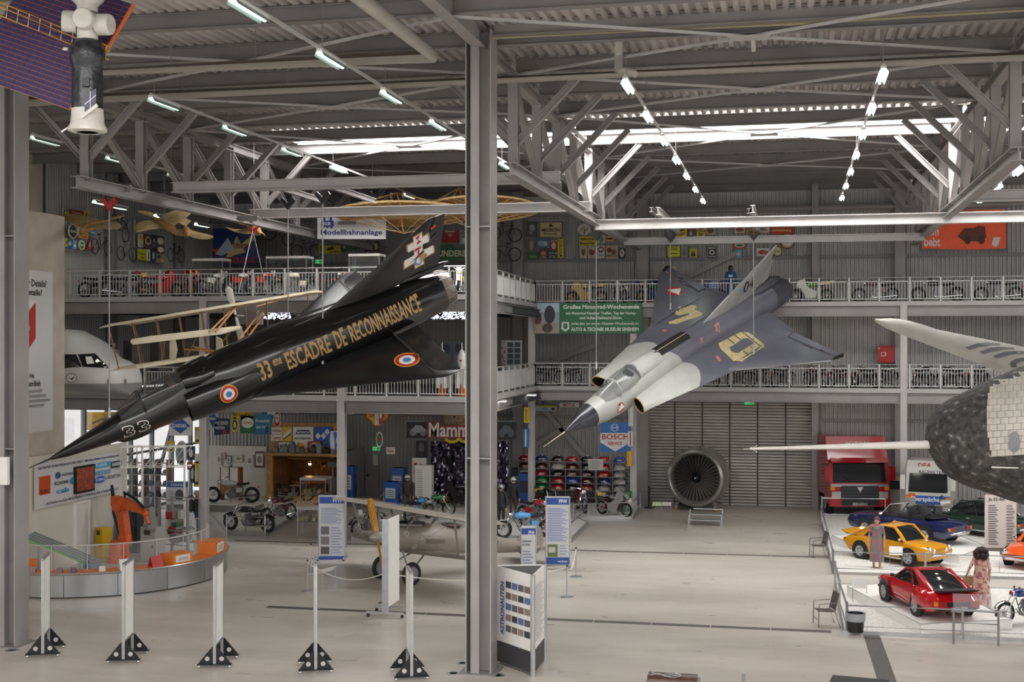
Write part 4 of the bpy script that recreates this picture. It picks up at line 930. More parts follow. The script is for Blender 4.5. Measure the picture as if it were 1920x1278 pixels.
for s in (-1, 1):
 MB().tube([(.8, s * .3, 1.75), (.85, s * .75, 2.3)], .035, 6).build('cabane_strut', dope, bp); MB().tube([(1.7, s * .3, 1.85), (1.8, s * .75, 2.3)], .035, 6).build('cabane_strut', dope, bp)
 MB().tube([(.75, s * 2.75, 2.28), (1.15, s * 2.6, 1.12), (1.9, s * 2.6, 1.12), (1.75, s * 2.75, 2.28)], .045, 6).build('interplane_strut', dope, bp)
 MB().tube([(.7, s * .3, 1.05), (.75, s * .72, .38)], .03, 6).tube([(1.6, s * .3, .95), (.75, s * .72, .38)], .03, 6).build('gear_leg', steel_d, bp)
 wh = MB().lathe([(.24, -.05), (.33, -.05), (.38, 0), (.33, .05), (.24, .05)], (.75, s * .82, .38), (0, 1, 0), 24).build('tyre', rubber, bp, 50)
 MB().lathe([(0, -.06), (.26, -.04), (.26, .04), (0, .06)], (.75, s * .82, .38), (0, 1, 0), 24).build('wheel_cover', steel_d, wh, 30)
 MB().tube([(.9, s * .43, 1.8), (.95, s * 2.6, 1.12)], .007, 4).tube([(.9, s * .3, 1.1), (.8, s * 2.7, 2.25)], .007, 4).build('bracing_wire', cablem, bp)
MB().cyl((.75, -.85, .38), (.75, .85, .38), .035, n=8).build('axle', steel_d, bp)
MB().prism([(5.6, 0), (6.1, .9), (6.5, 1.2), (6.85, .9), (6.9, 0), (6.9, -.9), (6.5, -1.2), (6.1, -.9)], (0, 0, 1.2), (1, 0, 0), (0, 1, 0), (0, 0, .05)).build('tailplane', dope, bp)
MB().prism([(5.6, 1.3), (6.2, 1.7), (6.55, 1.95), (6.85, 1.9), (7.02, 1.6), (7.0, 1.15), (6.6, .8), (6.3, 1.0)], (0, -.03, 0), (1, 0, 0), (0, 0, 1), (0, .06, 0)).build('rudder', dope, bp)
MB().tube([(6.0, 0, 1.0), (6.4, 0, .68)], .03, 6).build('tail_skid', wood, bp)
for s in (-1, 1): MB().cyl((.2, s * .12, 1.92), (1.5, s * .12, 1.95), .035, n=6).box(.9, s * .12 - .05, 1.84, 1.6, s * .12 + .05, 1.98).build('machine_gun', black, bp)
MB().box(.5, -.3, 1.83, 1.4, .3, 1.9).build('engine_block', steel_d, bp)
MB().tube([(2.2, -.25, 1.9), (2.15, 0, 2.12), (2.2, .25, 1.9)], .02, 5).build('windscreen_frame', steel_d, bp)
bpb = bvh_of(bf)
for (x, z) in ((.75, 1.6), (1.35, 1.5), (1.1, 1.2), (1.6, 1.05)):
 for s in (-1, 1):
  mb = disc(0, .1, 14); mb.v = [V((x + p.x, s * 2, z + p.y)) for p in mb.v]; o_ = decal(mb, 'vent_disc', dope_l, bp, bpb, (0, -s, 0), .3)
  mb = disc(0, .03, 8); mb.v = [V((x + p.x, s * 2, z + p.y)) for p in mb.v]; decal(mb, 'vent_hub', dope, o_, bpb, (0, -s, 0), .3, .02)
sd = -1 if (Matrix.Rotation(ang, 3, 'Z') @ V((0, 1, 0))).dot(FW) > 0 else 1
mb = MB(); addtext(mb, '9 17', (0, sd * 2, 0), (1, 0, 0), (0, 0, 1), 4.3, 1.2, 4.8, 1.4); decal(mb, 'tail_number', dk, bp, bpb, (0, -sd, 0), .3)
mb = MB()
for q in range(3): mb.box(1.5, sd * 2, 1.42 - q * .05, 2.3, sd * 2.001, 1.435 - q * .05)
decal(mb, 'stencil_lines', dk, bp, bpb, (0, -sd, 0), .3)
# shuttle nose
BT = 30.0; b0 = PT(1738, 818, BT)
sh = thing('space_shuttle_nose', 'black-capped shuttle nose with pale heat tiles and long probe', 'spacecraft', b0, TH, None)
q = BT / FPX
prof = [(0, 818, 0), (1741, 800, 838), (1750, 779, 856), (1765, 761, 880), (1785, 747, 898), (1815, 733, 912), (1850, 716, 923), (1890, 699, 937), (1920, 687, 946), (1990, 665, 962), (2100, 640, 985), (2300, 610, 1010)]
rings = []
for px, a1, b1 in prof[1:]:
 x = (px - 1738) * q; zc = (818 - (a1 + b1) / 2) * q; h_ = (b1 - a1) / 2 * q
 rings.append([V((x, h_ * 1.12 * math.cos(2 * math.pi * i / 40), zc + h_ * math.sin(2 * math.pi * i / 40))) for i in range(40)])
rings = [[V((0, .04 * math.cos(2 * math.pi * i / 40), .04 * math.sin(2 * math.pi * i / 40))) for i in range(40)]] + rings
tileb = bpy.data.materials.new('charred_black_tiles'); tileb.use_nodes = True; nt = tileb.node_tree; bs = nt.nodes['Principled BSDF']; bs.inputs['Roughness'].default_value = .8
tc = nt.nodes.new('ShaderNodeTexCoord'); n1 = nt.nodes.new('ShaderNodeTexNoise'); n1.inputs['Scale'].default_value = 7; n1.inputs['Detail'].default_value = 8; nt.links.new(tc.outputs['Object'], n1.inputs['Vector'])
cr = nt.nodes.new('ShaderNodeValToRGB'); cr.color_ramp.elements[0].color = lin('#242321') + (1,); cr.color_ramp.elements[0].position = .35; cr.color_ramp.elements[1].color = lin('#4a4744') + (1,); cr.color_ramp.elements[1].position = .62; e_ = cr.color_ramp.elements.new(.74); e_.color = lin('#8d8982') + (1,)
nt.links.new(n1.outputs['Fac'], cr.inputs[0]); nt.links.new(cr.outputs[0], bs.inputs['Base Color'])
bmp = nt.nodes.new('ShaderNodeBump'); bmp.inputs['Strength'].default_value = .5; bmp.inputs['Distance'].default_value = .03; nt.links.new(n1.outputs['Fac'], bmp.inputs['Height']); nt.links.new(bmp.outputs[0], bs.inputs['Normal'])
hull = MB().loft(rings).build('nose_hull', tileb, sh, 60); hb = bvh_of(hull)
tilew = mat('pale_heat_tile', '#b7b2a6', .7, 0, .12, 3)
MINV = (Matrix.Translation(b0) @ Matrix.Rotation(TH, 4, 'Z')).inverted()
def shp(px, py, lift):
 o_ = MINV @ C0; d_ = (MINV.to_3x3() @ ray(px, py)).normalized(); h = hb.ray_cast(o_, d_); return (h[0] - d_ * lift) if h[0] is not None else None
def shpoly(pts, nm, m, par, lift=.02):
 v = [shp(x, y, lift) for x, y in pts]
 if any(k is None for k in v): return None
 return MB().add(v, [tuple(range(len(v)))]).build(nm, m, par)
def edge(y): # left boundary of the tiled area
 pts = [(700, 1872), (711, 1865), (735, 1853), (770, 1850), (810, 1851), (840, 1856), (858, 1861)]
 for (ya, xa), (yb, xb) in zip(pts, pts[1:]):
  if ya <= y <= yb: return xa + (xb - xa) * (y - ya) / (yb - ya)
 return pts[-1][1] if y > 858 else 1872
rows = 13; y0, y1 = 700, 857
backs = []
for r in range(rows):
 ya = y0 + (y1 - y0) * r / rows; yb = y0 + (y1 - y0) * (r + 1) / rows - .7
 x = 1840 + (7 if r % 2 else 0);
 while x < 2170:
  xa = max(x, edge((ya + yb) / 2)); xb = x + 14.3
  if xb - xa > 2.5:
   v = [shp(a_, b_, .03) for a_, b_ in ((xa, ya + (xa - 1850) * -.06), (xb, ya + (xb - 1850) * -.06), (xb, yb + (xb - 1850) * -.06), (xa, yb + (xa - 1850) * -.06))]
   if all(k is not None for k in v):
    d_ = (v[1] - v[0]).cross(v[3] - v[0]).normalized()
    if d_.y > 0: d_ = -d_
    MB().add(v + [p - d_ * .04 for p in v], [(0, 1, 2, 3), (0, 4, 5, 1), (1, 5, 6, 2), (2, 6, 7, 3), (3, 7, 4, 0)]).build('heat_tile', tilew, hull)
  x += 15
shpoly([(1902 + 10.5 * math.cos(a), 828 + 20 * math.sin(a)) for a in [i * math.pi / 12 for i in range(24)]], 'round_port', mat('port_metal', '#77767a', .4, .4), hull, .06)
shpoly([(1859, 874), (1910, 876), (1910, 878), (1859, 877)], 'pale_strip', white, hull, .04)
bx0 = (1735 - 1738) * q
pa = (818 - 833) * q
prb = MB().cyl((.1, 0, pa), (-4.15, 0, (818 - 841) * q), .1, .028, 12).build('air_data_probe', offw, sh, 40)
MB().tube([(-4.1, 0, (818 - 841) * q), (-4.3, 0, (818 - 841.5) * q)], .012, 5).build('probe_tip', offw, prb)
for s in (-1, 1): MB().tube([(-4.12, 0, (818 - 841) * q), (-3.98, 0, (818 - 841) * q + s * .08)], .014, 5).build('vane', offw, prb)
MB().box(4.0, -.6, -2.2, 5.6, .6, -b0.z).build('support_stand', steel_d, sh)
# pale wing behind the shuttle nose
pw_ = thing('silver_wing', 'pale silver wing with dark stencilled letters behind the shuttle nose', 'wing', PT(1960, 690, 34), 0, None, world=True)
Lt, Lb = lambda u: PT(1640 + 350 * u, 594 + 70 * u - 6 * math.sin(math.pi * min(1, u * 3)) * (u < .33), 37 - 2.5 * u), lambda u: PT(1640 + 350 * u, 608 + 133 * u, 36.6 - 3.2 * u)
secs = []
for i in range(15):
 u = (i / 14) ** 1.6; k = math.sqrt(1 - (1 - min(1, u / .12)) ** 2) if u < .12 else 1; a_, b_ = Lt(u), Lb(u); m_ = (a_ + b_) / 2; a_ = m_ + (a_ - m_) * max(.08, k); b_ = m_ + (b_ - m_) * max(.08, k)
 n_ = V((.1, .35, -.9)).normalized(); secs.append([a_, a_.lerp(b_, .3) - n_ * .06, b_, b_.lerp(a_, .35) + n_ * .05])
 secs[-1] = [a_, a_.lerp(b_, .25) - n_ * .05, a_.lerp(b_, .6) - n_ * .05, b_, a_.lerp(b_, .6) + n_ * .05, a_.lerp(b_, .25) + n_ * .06]
wob = MB().loft(secs).build('wing_panel', mat('pale_silver_fabric', '#aaa79f', .45, .1, .15, 2), pw_, 50)
wbv = BVHTree.FromPolygons([v.co + V(pw_.location) for v in wob.data.vertices], [tuple(p.vertices) for p in wob.data.polygons])
def wdec(pts, nm):
 vs = []
 for x, y in pts:
  h = wbv.ray_cast(C0, ray(x, y).normalized()); vs.append((h[0] if h[0] is not None else PT(x, y, 35)) - ray(x, y).normalized() * .012)
 return MB().add(vs, [tuple(range(len(vs)))]).build(nm, colm('#5a5a5c', .5), pw_)
for k in range(3): wdec([(1810 + k * 26, 651 + k * 8), (1832 + k * 26, 643 + k * 8), (1850 + k * 26, 642 + k * 8), (1874 + k * 26, 643 + k * 8), (1876 + k * 26, 646 + k * 8), (1850 + k * 26, 647 + k * 8), (1838 + k * 26, 649 + k * 8), (1818 + k * 26, 655 + k * 8)], 'stencil_stroke')
arc = [(1925 - 32 * math.cos(a), 682 - 12 * math.sin(a)) for a in [i * math.pi / 10 - .6 for i in range(9)]]; arc2 = [(1925 - 20 * math.cos(a), 683 - 7 * math.sin(a)) for a in [i * math.pi / 10 - .6 for i in range(9)]]
wdec(arc + arc2[::-1], 'stencil_stroke')
MB().cyl(V((PT(2010, 700, 34.5).x, PT(2010, 700, 34.5).y, 0)), PT(2010, 705, 34.5), .15, n=10).build('support_mast', steel_d, pw_)
# KIT: signs, motorcycles, people
def sign(fn, x0, y0, x1, y1, base, items, label, group=None, shape='rect', cat='sign', name='wall_sign', th=.05, edge=None):
 O = V(fn(x0, y1)); U = V(fn(x1, y1)) - O; W = V(fn(x0, y0)) - O; N = U.cross(W).normalized()
 t = thing(name, label, cat, O + U * .5, 0, group, world=True)
 if shape == 'rect': pts = [(0, 0), (1, 0), (1, 1), (0, 1)]
 elif shape == 'ell': pts = [(.5 + .5 * math.cos(a), .5 + .5 * math.sin(a)) for a in [i * math.pi / 12 for i in range(24)]]
 else: pts = shape
 MB().prism(pts, O, U, W, N * th).build('panel', base if not isinstance(base, str) else colm(base, .4), t)
 if edge:
  cx = sum(p[0] for p in pts) / len(pts); cy = sum(p[1] for p in pts) / len(pts)
  fr = MB(); P3 = [O + U * x + W * y + N * th for x, y in pts]; fr.tube(P3, .02, 4, closed=True); fr.build('rim', colm(edge, .4), t)
 by = {}
 for z, it in enumerate(items):
  c = it[-1]; mb = by.setdefault(c, MB()); l = th + .006 + .004 * z; off = N * l
  if it[0] == 't': addtext(mb, it[1], O, U, W, it[2], it[3], it[4], it[5], 0, True, l)
  elif it[0] == 'r': mb.add([O + U * a + W * b + off for a, b in ((it[1], it[2]), (it[3], it[2]), (it[3], it[4]), (it[1], it[4]))], [(0, 1, 2, 3)])
  elif it[0] == 'e': mb.add([O + U * (it[1] + it[3] * math.cos(a)) + W * (it[2] + it[4] * math.sin(a)) + off for a in [i * math.pi / 10 for i in range(20)]], [tuple(range(20))])
  elif it[0] == 'p': mb.add([O + U * a + W * b + off for a, b in it[1]], [tuple(range(len(it[1])))])
  elif it[0] == 'l':   # block of printed lines
   k = it[5]
   for q in range(k):
    yy = it[4] - (it[4] - it[2]) * (q + .5) / k; hh = (it[4] - it[2]) / k * .22
    mb.add([O + U * a + W * b + off for a, b in ((it[1], yy - hh), (it[1] + (it[3] - it[1]) * (.7 + .3 * ((q * 7) % 5) / 4), yy - hh), (it[1] + (it[3] - it[1]) * (.7 + .3 * ((q * 7) % 5) / 4), yy + hh), (it[1], yy + hh))], [(0, 1, 2, 3)])
 for c, mb in by.items(): mb.build('print', colm(c, .5), t)['kind'] = 'stuff'
 return t
fY = lambda Y: (lambda x, y: onY(x, y, Y)); fX = lambda X: (lambda x, y: onX(x, y, X))
fT = lambda t: (lambda x, y: PT(x, y, t))
# motorcycles
PROTO = {}
def wheel(mb_t, c, R, w, n=22): return mb_t.lathe([(R - w * .9, -w * .45), (R - w * .35, -w * .5), (R, 0), (R - w * .35, w * .5), (R - w * .9, w * .45)], c, (0, 1, 0), n)
def make_bike(kind):
 """local: x forward, wheels at x=+-wb/2, z up"""
 r = bpy.data.objects.new('motorcycle', None); COL.objects.link(r)
 S = {'classic': (1.40, .32, .10), 'sport': (1.40, .31, .13), 'cruiser': (1.62, .33, .13), 'cross': (1.45, .34, .09), 'race': (1.34, .31, .11), 'veteran': (1.38, .34, .07)}[kind]; wb, R, w = S; xf, xr = wb / 2, -wb / 2
 rimm = alu if kind != 'sport' else colm('#c8a020', .3)
 for x in (xf, xr):
  ty = wheel(MB(), (x, 0, R), R, w).build('tyre', rubber, r, 50)
  rm = MB().lathe([(R - w * .9, -.03), (R - w * .75, 0), (R - w * .9, .03), (R - w * 1.05, 0), (R - w * .9, -.03)], (x, 0, R), (0, 1, 0), 20);
  k = 16 if kind not in ('sport', 'race') else 5
  for i in range(k):
   a = 2 * math.pi * i / k; q = .006 if k > 6 else .022; mb_ = rm.cyl((x + .05 * math.cos(a), (.03 if i % 2 else -.03) if k > 6 else 0, R + .05 * math.sin(a)), (x + (R - w * .85) * math.cos(a + .15), 0, R + (R - w * .85) * math.sin(a + .15)), q, n=4, cap=False)
  rm.cyl((x, -.06, R), (x, .06, R), .055, n=10).build('rim', rimm, ty)
 hx, hz = xf - .34, .86
 fr = MB().tube([(hx, 0, hz), (.05, 0, .78), (-.35, 0, .70), (-.45, 0, .5)], .022).tube([(hx, 0, hz - .08), (.22, 0, .3), (-.15, 0, .26), (-.4, 0, .32), (-.45, 0, .5)], .02).tube([(-.35, .1, .36), (xr, .1, R)], .02).tube([(-.35, -.1, .36), (xr, -.1, R)], .02).tube([(-.45, .11, .72), (xr + .06, .11, R + .03)], .02).tube([(-.45, -.11, .72), (xr + .06, -.11, R + .03)], .02).build('frame', steel_d if kind != 'race' else colm('#8a2a24', .4), r)
 fk = MB()
 for s in (-.09, .09): fk.tube([(hx - .02, s, hz + .05), (xf, s, R)], .022)
 fk.build('front_fork', chrome, r)
 hb = .34 if kind in ('cruiser', 'cross', 'classic', 'veteran') else .24; hz2 = hz + (.16 if kind in ('cruiser', 'cross') else .1 if kind in ('classic', 'veteran') else .02)
 h = MB().tube([(hx - .22, -hb, hz2), (hx - .1, -hb * .6, hz2 + .01), (hx, 0, hz + .05), (hx - .1, hb * .6, hz2 + .01), (hx - .22, hb, hz2)], .014).build('handlebar', chrome, r)
 for s in (-1, 1): MB().cyl((hx - .22, s * hb, hz2), (hx - .16, s * (hb - .1), hz2), .02, n=6).build('grip', rubber, h)
 en = MB().box(-.22, -.13, .22, .16, .13, .42)
 for i in range(5): en.box(-.06, -.1, .43 + i * .045, .14, .1, .455 + i * .045)
 en.box(-.03, -.06, .4, .11, .06, .66); en.cyl((-.05, -.17, .33), (-.05, .17, .33), .11, n=12).build('engine', mat('cast_alloy', '#8b8c8e', .4, .6, .3, 14), r, 30)
 ex = MB()
 for s in ((-1,) if kind in ('cross', 'veteran') else (-1, 1)): ex.tube([(.14, s * .07, .56), (.26, s * .12, .4), (.12, s * .15, .22), (-.3, s * .16, .24), (xr - .2, s * .17, .3)], [.025, .025, .027, .04, .045], 8)
 ex.build('exhaust', chrome if kind != 'race' else steel_d, r, 40)
 pm = paint
 tk = {'classic': ((.18, .86, .16, .26), .14), 'sport': ((.12, .84, .18, .3), .16), 'cruiser': ((.12, .82, .17, .3), .14), 'cross': ((.12, .88, .13, .25), .11), 'race': ((.1, .84, .16, .32), .13), 'veteran': ((.1, .76, .1, .34), .08)}[kind]
 (tx, tz, tw, tl), thh = tk
 MB().loft([[V((tx + dx, tw * k * math.copysign(abs(math.cos(a)) ** .7, math.cos(a)), tz - .04 + thh * k2 * math.copysign(abs(math.sin(a)) ** .7, math.sin(a)) * (1 if math.sin(a) > 0 else .6))) for a in [2 * math.pi * i / 14 for i in range(14)]] for dx, k, k2 in ((-tl, .45, .5), (-tl * .6, .75, .85), (0, 1, 1), (tl * .6, .95, .95), (tl * .95, .6, .6))]).build('tank', pm, r, 50)
 MB().cyl((tx + .05, 0, tz + thh * .8), (tx + .05, 0, tz + thh + .0), .035, n=8).build('filler_cap', chrome, r)
 sl = (-.18, -.78) if kind in ('classic', 'veteran') else (-.2, -.7)
 MB().loft([[V((x, wd * math.cos(a) * 1.0, z + .05 * math.sin(a))) for a in [2 * math.pi * i / 10 for i in range(10)]] for x, wd, z in ((sl[0], .08, .77), (sl[0] - .15, .13, .76), (sl[1] + .15, .14, .78), (sl[1], .08, .8 if kind != 'race' else .9))]).build('seat', rubber, r, 50)
 for (cx, n0, n1) in ((xf, 25, 125), (xr, 40, 150)):
  rr = R + (.03 if kind != 'cross' or cx == xr else .14)
  fd = MB().loft([[V((cx + (rr if not (kind == 'cross' and cx == xr) else R + .16) * math.cos(math.radians(a)) * (1 if cx == xf else 1), y, R + (rr if not (kind == 'cross' and cx == xr) else R + .16) * math.sin(math.radians(a)) - abs(y) * .4)) for y in (-.07, -.03, .03, .07)] for a in range(n0, n1 + 1, 12)], False, False, False)
  fd.build('mudguard', paint if kind != 'classic' else chrome, r, 60)
 if kind in ('classic', 'cruiser', 'veteran'):
  MB().lathe([(0, -.12), (.06, -.1), (.09, 0), (.085, .02), (0, .03)], (hx + .12, 0, hz - .02), (1, 0, 0), 14).build('headlamp', chrome, r, 40)
  MB().box(-.42, -.16, .45, -.2, .16, .62).build('side_cover', paint, r)
  MB().box(xr - .3, -.04, .62, xr - .26, .04, .7).build('tail_lamp', colm('#8a1512', .3), r)
 if kind in ('sport', 'race'):
  f = []
  for s in (-1, 1):
   f.append(MB().prism([(xf - .02, .72), (xf - .1, .98), (hx - .05, 1.08), (hx - .1, .84), (.1, .66), (-.25, .5), (-.2, .22), (.25, .2), (xf - .36, .42), (xf - .2, .66)], (0, s * .19, 0), (1, 0, 0), (0, 0, 1), (0, s * .03, 0)).build('fairing', paint, r))
  MB().loft([[V((x, y * k, z + .03 * (1 - abs(y) / .2))) for y in (-.2, -.1, 0, .1, .2)] for x, k, z in ((xf + .06, .35, .78), (xf - .03, .8, .93), (hx - .02, 1, 1.09))], False, False, False).build('nose_fairing', paint, r, 60)
  MB().loft([[V((x, y * k, z)) for y in (-.15, 0, .15)] for x, k, z in ((xf - .03, .7, .97), (hx, 1, 1.18))], False, False, False).build('windscreen', cang, r)
  MB().loft([[V((x, wd * math.cos(a), z + .09 * math.sin(a))) for a in [2 * math.pi * i / 10 for i in range(10)]] for x, wd, z in ((-.42, .13, .8), (-.75, .12, .88), (-.98, .05, .96))]).build('tail_unit', paint, r, 50)
  MB().box(-.82, -.135, .82, -.6, .135, .95).build('number_plate', colm('#d9a818', .4), r)
 if kind == 'cross':
  MB().box(hx + .08, -.1, hz - .02, hx + .1, .1, hz + .2).build('number_plate', white, r)
  MB().prism([(-.2, .55), (-.55, .58), (-.6, .78), (-.15, .75)], (0, -.15, 0), (1, 0, 0), (0, 0, 1), (0, .3, 0)).build('side_panel', paint, r)
 MB().tube([(.05, .14, .25), (-.05, .32, .02)], .014).build('side_stand', steel_d, r)
 return r
def bike(kind, p, rz, color, label, group, over=None, lean=.0, sc=1.0):
 first = kind not in PROTO
 r = make_bike(kind) if first else dup(PROTO[kind])
 if first: PROTO[kind] = r
 r.location = p; r.rotation_euler = (lean, 0, rz); r.scale = (sc, sc, sc); tag(r, label, 'motorcycle', group)
 for ch in r.children:
  ch.color = lin(color) + (1,)
  if over:
   for k, c in over.items():
    if ch.name.startswith(k): ch.color = lin(c) + (1,)
 return r
def make_bicycle():
 r = bpy.data.objects.new('bicycle', None); COL.objects.link(r)
 for x in (-.52, .52):
  t = MB().lathe([(.3, -.015), (.335, 0), (.3, .015), (.3, -.015)], (x, 0, .335), (0, 1, 0), 24).build('tyre', rubber, r)
  mb = MB()
  for i in range(12): a = i * math.pi / 6; mb.cyl((x, 0, .335), (x + .3 * math.cos(a), 0, .335 + .3 * math.sin(a)), .004, n=3, cap=False)
  mb.cyl((x, -.04, .335), (x, .04, .335), .02, n=6).build('spokes', alu, t)
 MB().tube([(.38, 0, .85), (.33, 0, .72), (-.02, 0, .3), (-.16, 0, .78)], .017).tube([(.34, 0, .76), (-.14, 0, .74)], .017).tube([(-.14, 0, .74), (-.52, 0, .335), (-.02, 0, .3)], .013).tube([(.38, 0, .85), (.4, 0, .7), (.52, 0, .335)], .015).build('frame', flat, r, None)
 MB().tube([(.32, -.26, .98), (.4, 0, .95), (.32, .26, .98)], .012).tube([(.4, 0, .95), (.38, 0, .84)], .014).build('handlebar', steel_d, r)
 MB().ball((-.18, 0, .86), (.13, .07, .035), 10).build('saddle', rubber, r)
 MB().cyl((-.02, -.06, .3), (-.02, .06, .3), .09, n=12).build('crank', steel_d, r)
 return r
def bicycle(p, rz, color, label, group, tilt=0.):
 r = make_bicycle() if 'bicycle' not in PROTO else dup(PROTO['bicycle']); PROTO.setdefault('bicycle', r)
 r.location = p; r.rotation_euler = (0, tilt, rz); tag(r, label, 'bicycle', group)
 for ch in r.children: ch.color = lin(color) + (1,)
 return r
# people: capsules fused into one skin
def person_mesh(parts, voxel=.016):
 """parts: list of (p0, r0, p1, r1, material index)"""
 mb = MB()
 for p0, r0, p1, r1, m in parts:
  p0, p1 = V(p0), V(p1); d = p1 - p0
  if d.length < 1e-4: mb.ball(p0, r0, 12); continue
  pts = [p0 - d.normalized() * r0 * k for k in (.95, .6)] + [p0, p0.lerp(p1, .5), p1] + [p1 + d.normalized() * r1 * k for k in (.6, .95)]
  mb.tube(pts, [r0 * .3, r0 * .8, r0, (r0 + r1) / 2, r1, r1 * .8, r1 * .3], 12)
 me = mb.mesh('raw', [black]); ob = bpy.data.objects.new('raw', me); COL.objects.link(ob)
 md = ob.modifiers.new('r', 'REMESH'); md.mode = 'VOXEL'; md.voxel_size = voxel; sm_ = ob.modifiers.new('s', 'SMOOTH'); sm_.iterations = 3
 dg = bpy.context.evaluated_depsgraph_get(); dg.update(); out = bpy.data.meshes.new_from_object(ob.evaluated_get(dg)); bpy.data.objects.remove(ob); bpy.data.meshes.remove(me)
 return out
def segdist(p, a, b, ra, rb):
 d = b - a; t = 0 if d.length_squared < 1e-8 else max(0, min(1, (p - a).dot(d) / d.length_squared)); return (p - a - d * t).length - (ra + (rb - ra) * t)
def person(name, label, loc, rz, mats, pose=None, hair=None, cat='person', helmet=None, h=1.7, dress=None, group=None, extra=None):
 """mats: [skin, top, trousers, shoes]"""
 k = h / 1.7; P = dict(hip=(0, 0, .9), chest=(0, 0, 1.3), neck=(0, 0, 1.44), head=(.015, 0, 1.58), shl=(0, .17, 1.38), ell=(-.02, .24, 1.1), hal=(.06, .25, .84), shr=(0, -.17, 1.38), elr=(-.02, -.24, 1.1), har=(.06, -.25, .84), hpl=(0, .09, .88), knl=(.02, .1, .48), anl=(0, .1, .08), hpr=(0, -.09, .88), knr=(.02, -.1, .48), anr=(0, -.1, .08))
 if pose: P.update(pose)
 P = {a: V(b) * k for a, b in P.items()}; q = []
 A = lambda a, ra, b, rb, m: q.append((P[a] if isinstance(a, str) else V(a), ra * k, P[b] if isinstance(b, str) else V(b), rb * k, m))
 A('hip', .135, 'chest', .14, 1); A('chest', .14, 'neck', .08, 1); A('shl', .075, 'shr', .075, 1); A('neck', .052, 'head', .055, 0)
 hd = P['head']; A(hd + V((.0, 0, .035)) * k, .088, hd + V((.012, 0, -.02)) * k, .08, 0); A(hd + V((.03, 0, -.06)) * k, .05, hd + V((.045, 0, -.07)) * k, .035, 0); A(hd + V((.085, 0, .0)) * k, .016, hd + V((.095, 0, -.02)) * k, .018, 0)
 for s, sd in (('l', 1), ('r', -1)):
  A('sh' + s, .065, 'el' + s, .047, 1); A('el' + s, .045, 'ha' + s, .032, 1 if not dress else 0)
  hp = P['ha' + s]; dv = (hp - P['el' + s]).normalized(); sdv = V((0, 1, 0)); fv = dv.cross(sdv).normalized()
  A(hp, .03, hp + dv * .08 * k, .034, 0)
  for i, (o, l) in enumerate(((-.026, .065), (-.009, .078), (.009, .072), (.026, .055))):
   b0 = hp + dv * .09 * k + fv * o * k; A(b0, .0125, b0 + dv * l * .6 * k, .012, 0); A(b0 + dv * l * .6 * k, .012, b0 + dv * l * k - sdv * sd * .02 * k, .01, 0)
  A(hp + dv * .03 * k - fv * .03 * k, .014, hp + dv * .08 * k - fv * .055 * k, .012, 0)
  A('hp' + s, .085, 'kn' + s, .058, 2); A('kn' + s, .056, 'an' + s, .04, 2); A(P['an' + s] + V((-.03, 0, -.035)) * k, .04, P['an' + s] + V((.13, 0, -.045)) * k, .033, 3)
  A(hd + V((-.005, sd * .085, -.0)) * k, .018, hd + V((-.005, sd * .088, -.02)) * k, .014, 0)
 A('hip', .13, 'hpl', .09, 2); A('hip', .13, 'hpr', .09, 2)
 me = person_mesh(q, .017 * k)
 me.materials.clear()
 for m in mats[:4]: me.materials.append(m)
 cs = [poly.center.copy() for poly in me.polygons]; idx = []
 for c in cs:
  best = min(q, key=lambda e: segdist(c, e[0], e[2], e[1], e[3])); idx.append(best[4])
 me.polygons.foreach_set('material_index', idx); me.polygons.foreach_set('use_smooth', [True] * len(idx)); me.update()
 r = thing(name, label, cat, loc, rz, group); o = bpy.data.objects.new('body', me); COL.objects.link(o); o.parent = r
 if not helmet:
  for s in (-1, 1): MB().ball(hd + V((.088, s * .033, .012)) * k, (.008 * k, .014 * k, .008 * k), 8).build('eye', black, r)
  MB().ball(hd + V((.082, 0, -.047)) * k, (.01 * k, .025 * k, .007 * k), 8).build('lips', colm('#9a5048', .5), r)
 if hair:
  kind, hm = hair; mb = MB()
  if kind == 'curly':
   rnd = random.Random(3)
   for i in range(46):
    a = rnd.uniform(0, 6.28); b = rnd.uniform(-.9, 1.3); v = V((math.cos(a) * math.cos(b), math.sin(a) * math.cos(b), math.sin(b)))
    if v.x > .55 and v.z < .5: continue
    mb.ball(hd + V((-.035, 0, .0)) * k + V((v.x * .15, v.y * .16, v.z * .15 - .05)) * k, .07 * k, 8)
  else:
   mb.ball(hd + V((-.022, 0, .045)) * k, (.108 * k, .105 * k, .105 * k), 14)
   if kind == 'long': mb.loft([[hd + V((-.06 + .05 * math.cos(a) * wd, .1 * math.sin(a) * wd, z)) * k for a in [2 * math.pi * i / 12 for i in range(12)]] for wd, z in ((1.0, .05), (1.15, -.1), (1.1, -.22), (.7, -.3))])
  mb.build('hair', hm, r, 60)
 if helmet:
  MB().ball(hd + V((0, 0, .035)) * k, (.135 * k, .12 * k, .125 * k), 16).build('helmet', helmet, r, 60)
  MB().loft([[hd + V((.142 * math.cos(a), .127 * math.sin(a), z)) * k for a in [-.8 + 1.6 * i / 8 for i in range(9)]] for z in (-.02, .035)], False, False, False).build('goggles', darkglass, r)
 if dress:
  prof, dm_ = dress
  MB().loft([[V((rx * math.cos(a), ry * math.sin(a), z)) * k * 1 for a in [2 * math.pi * i / 24 for i in range(24)]] for rx, ry, z in prof], False, False).build('dress', dm_, r, 60)
 if extra: extra(r, P, k)
 return r
skin = mat('warm_skin', '#c09078', .5, 0, .08, 6)
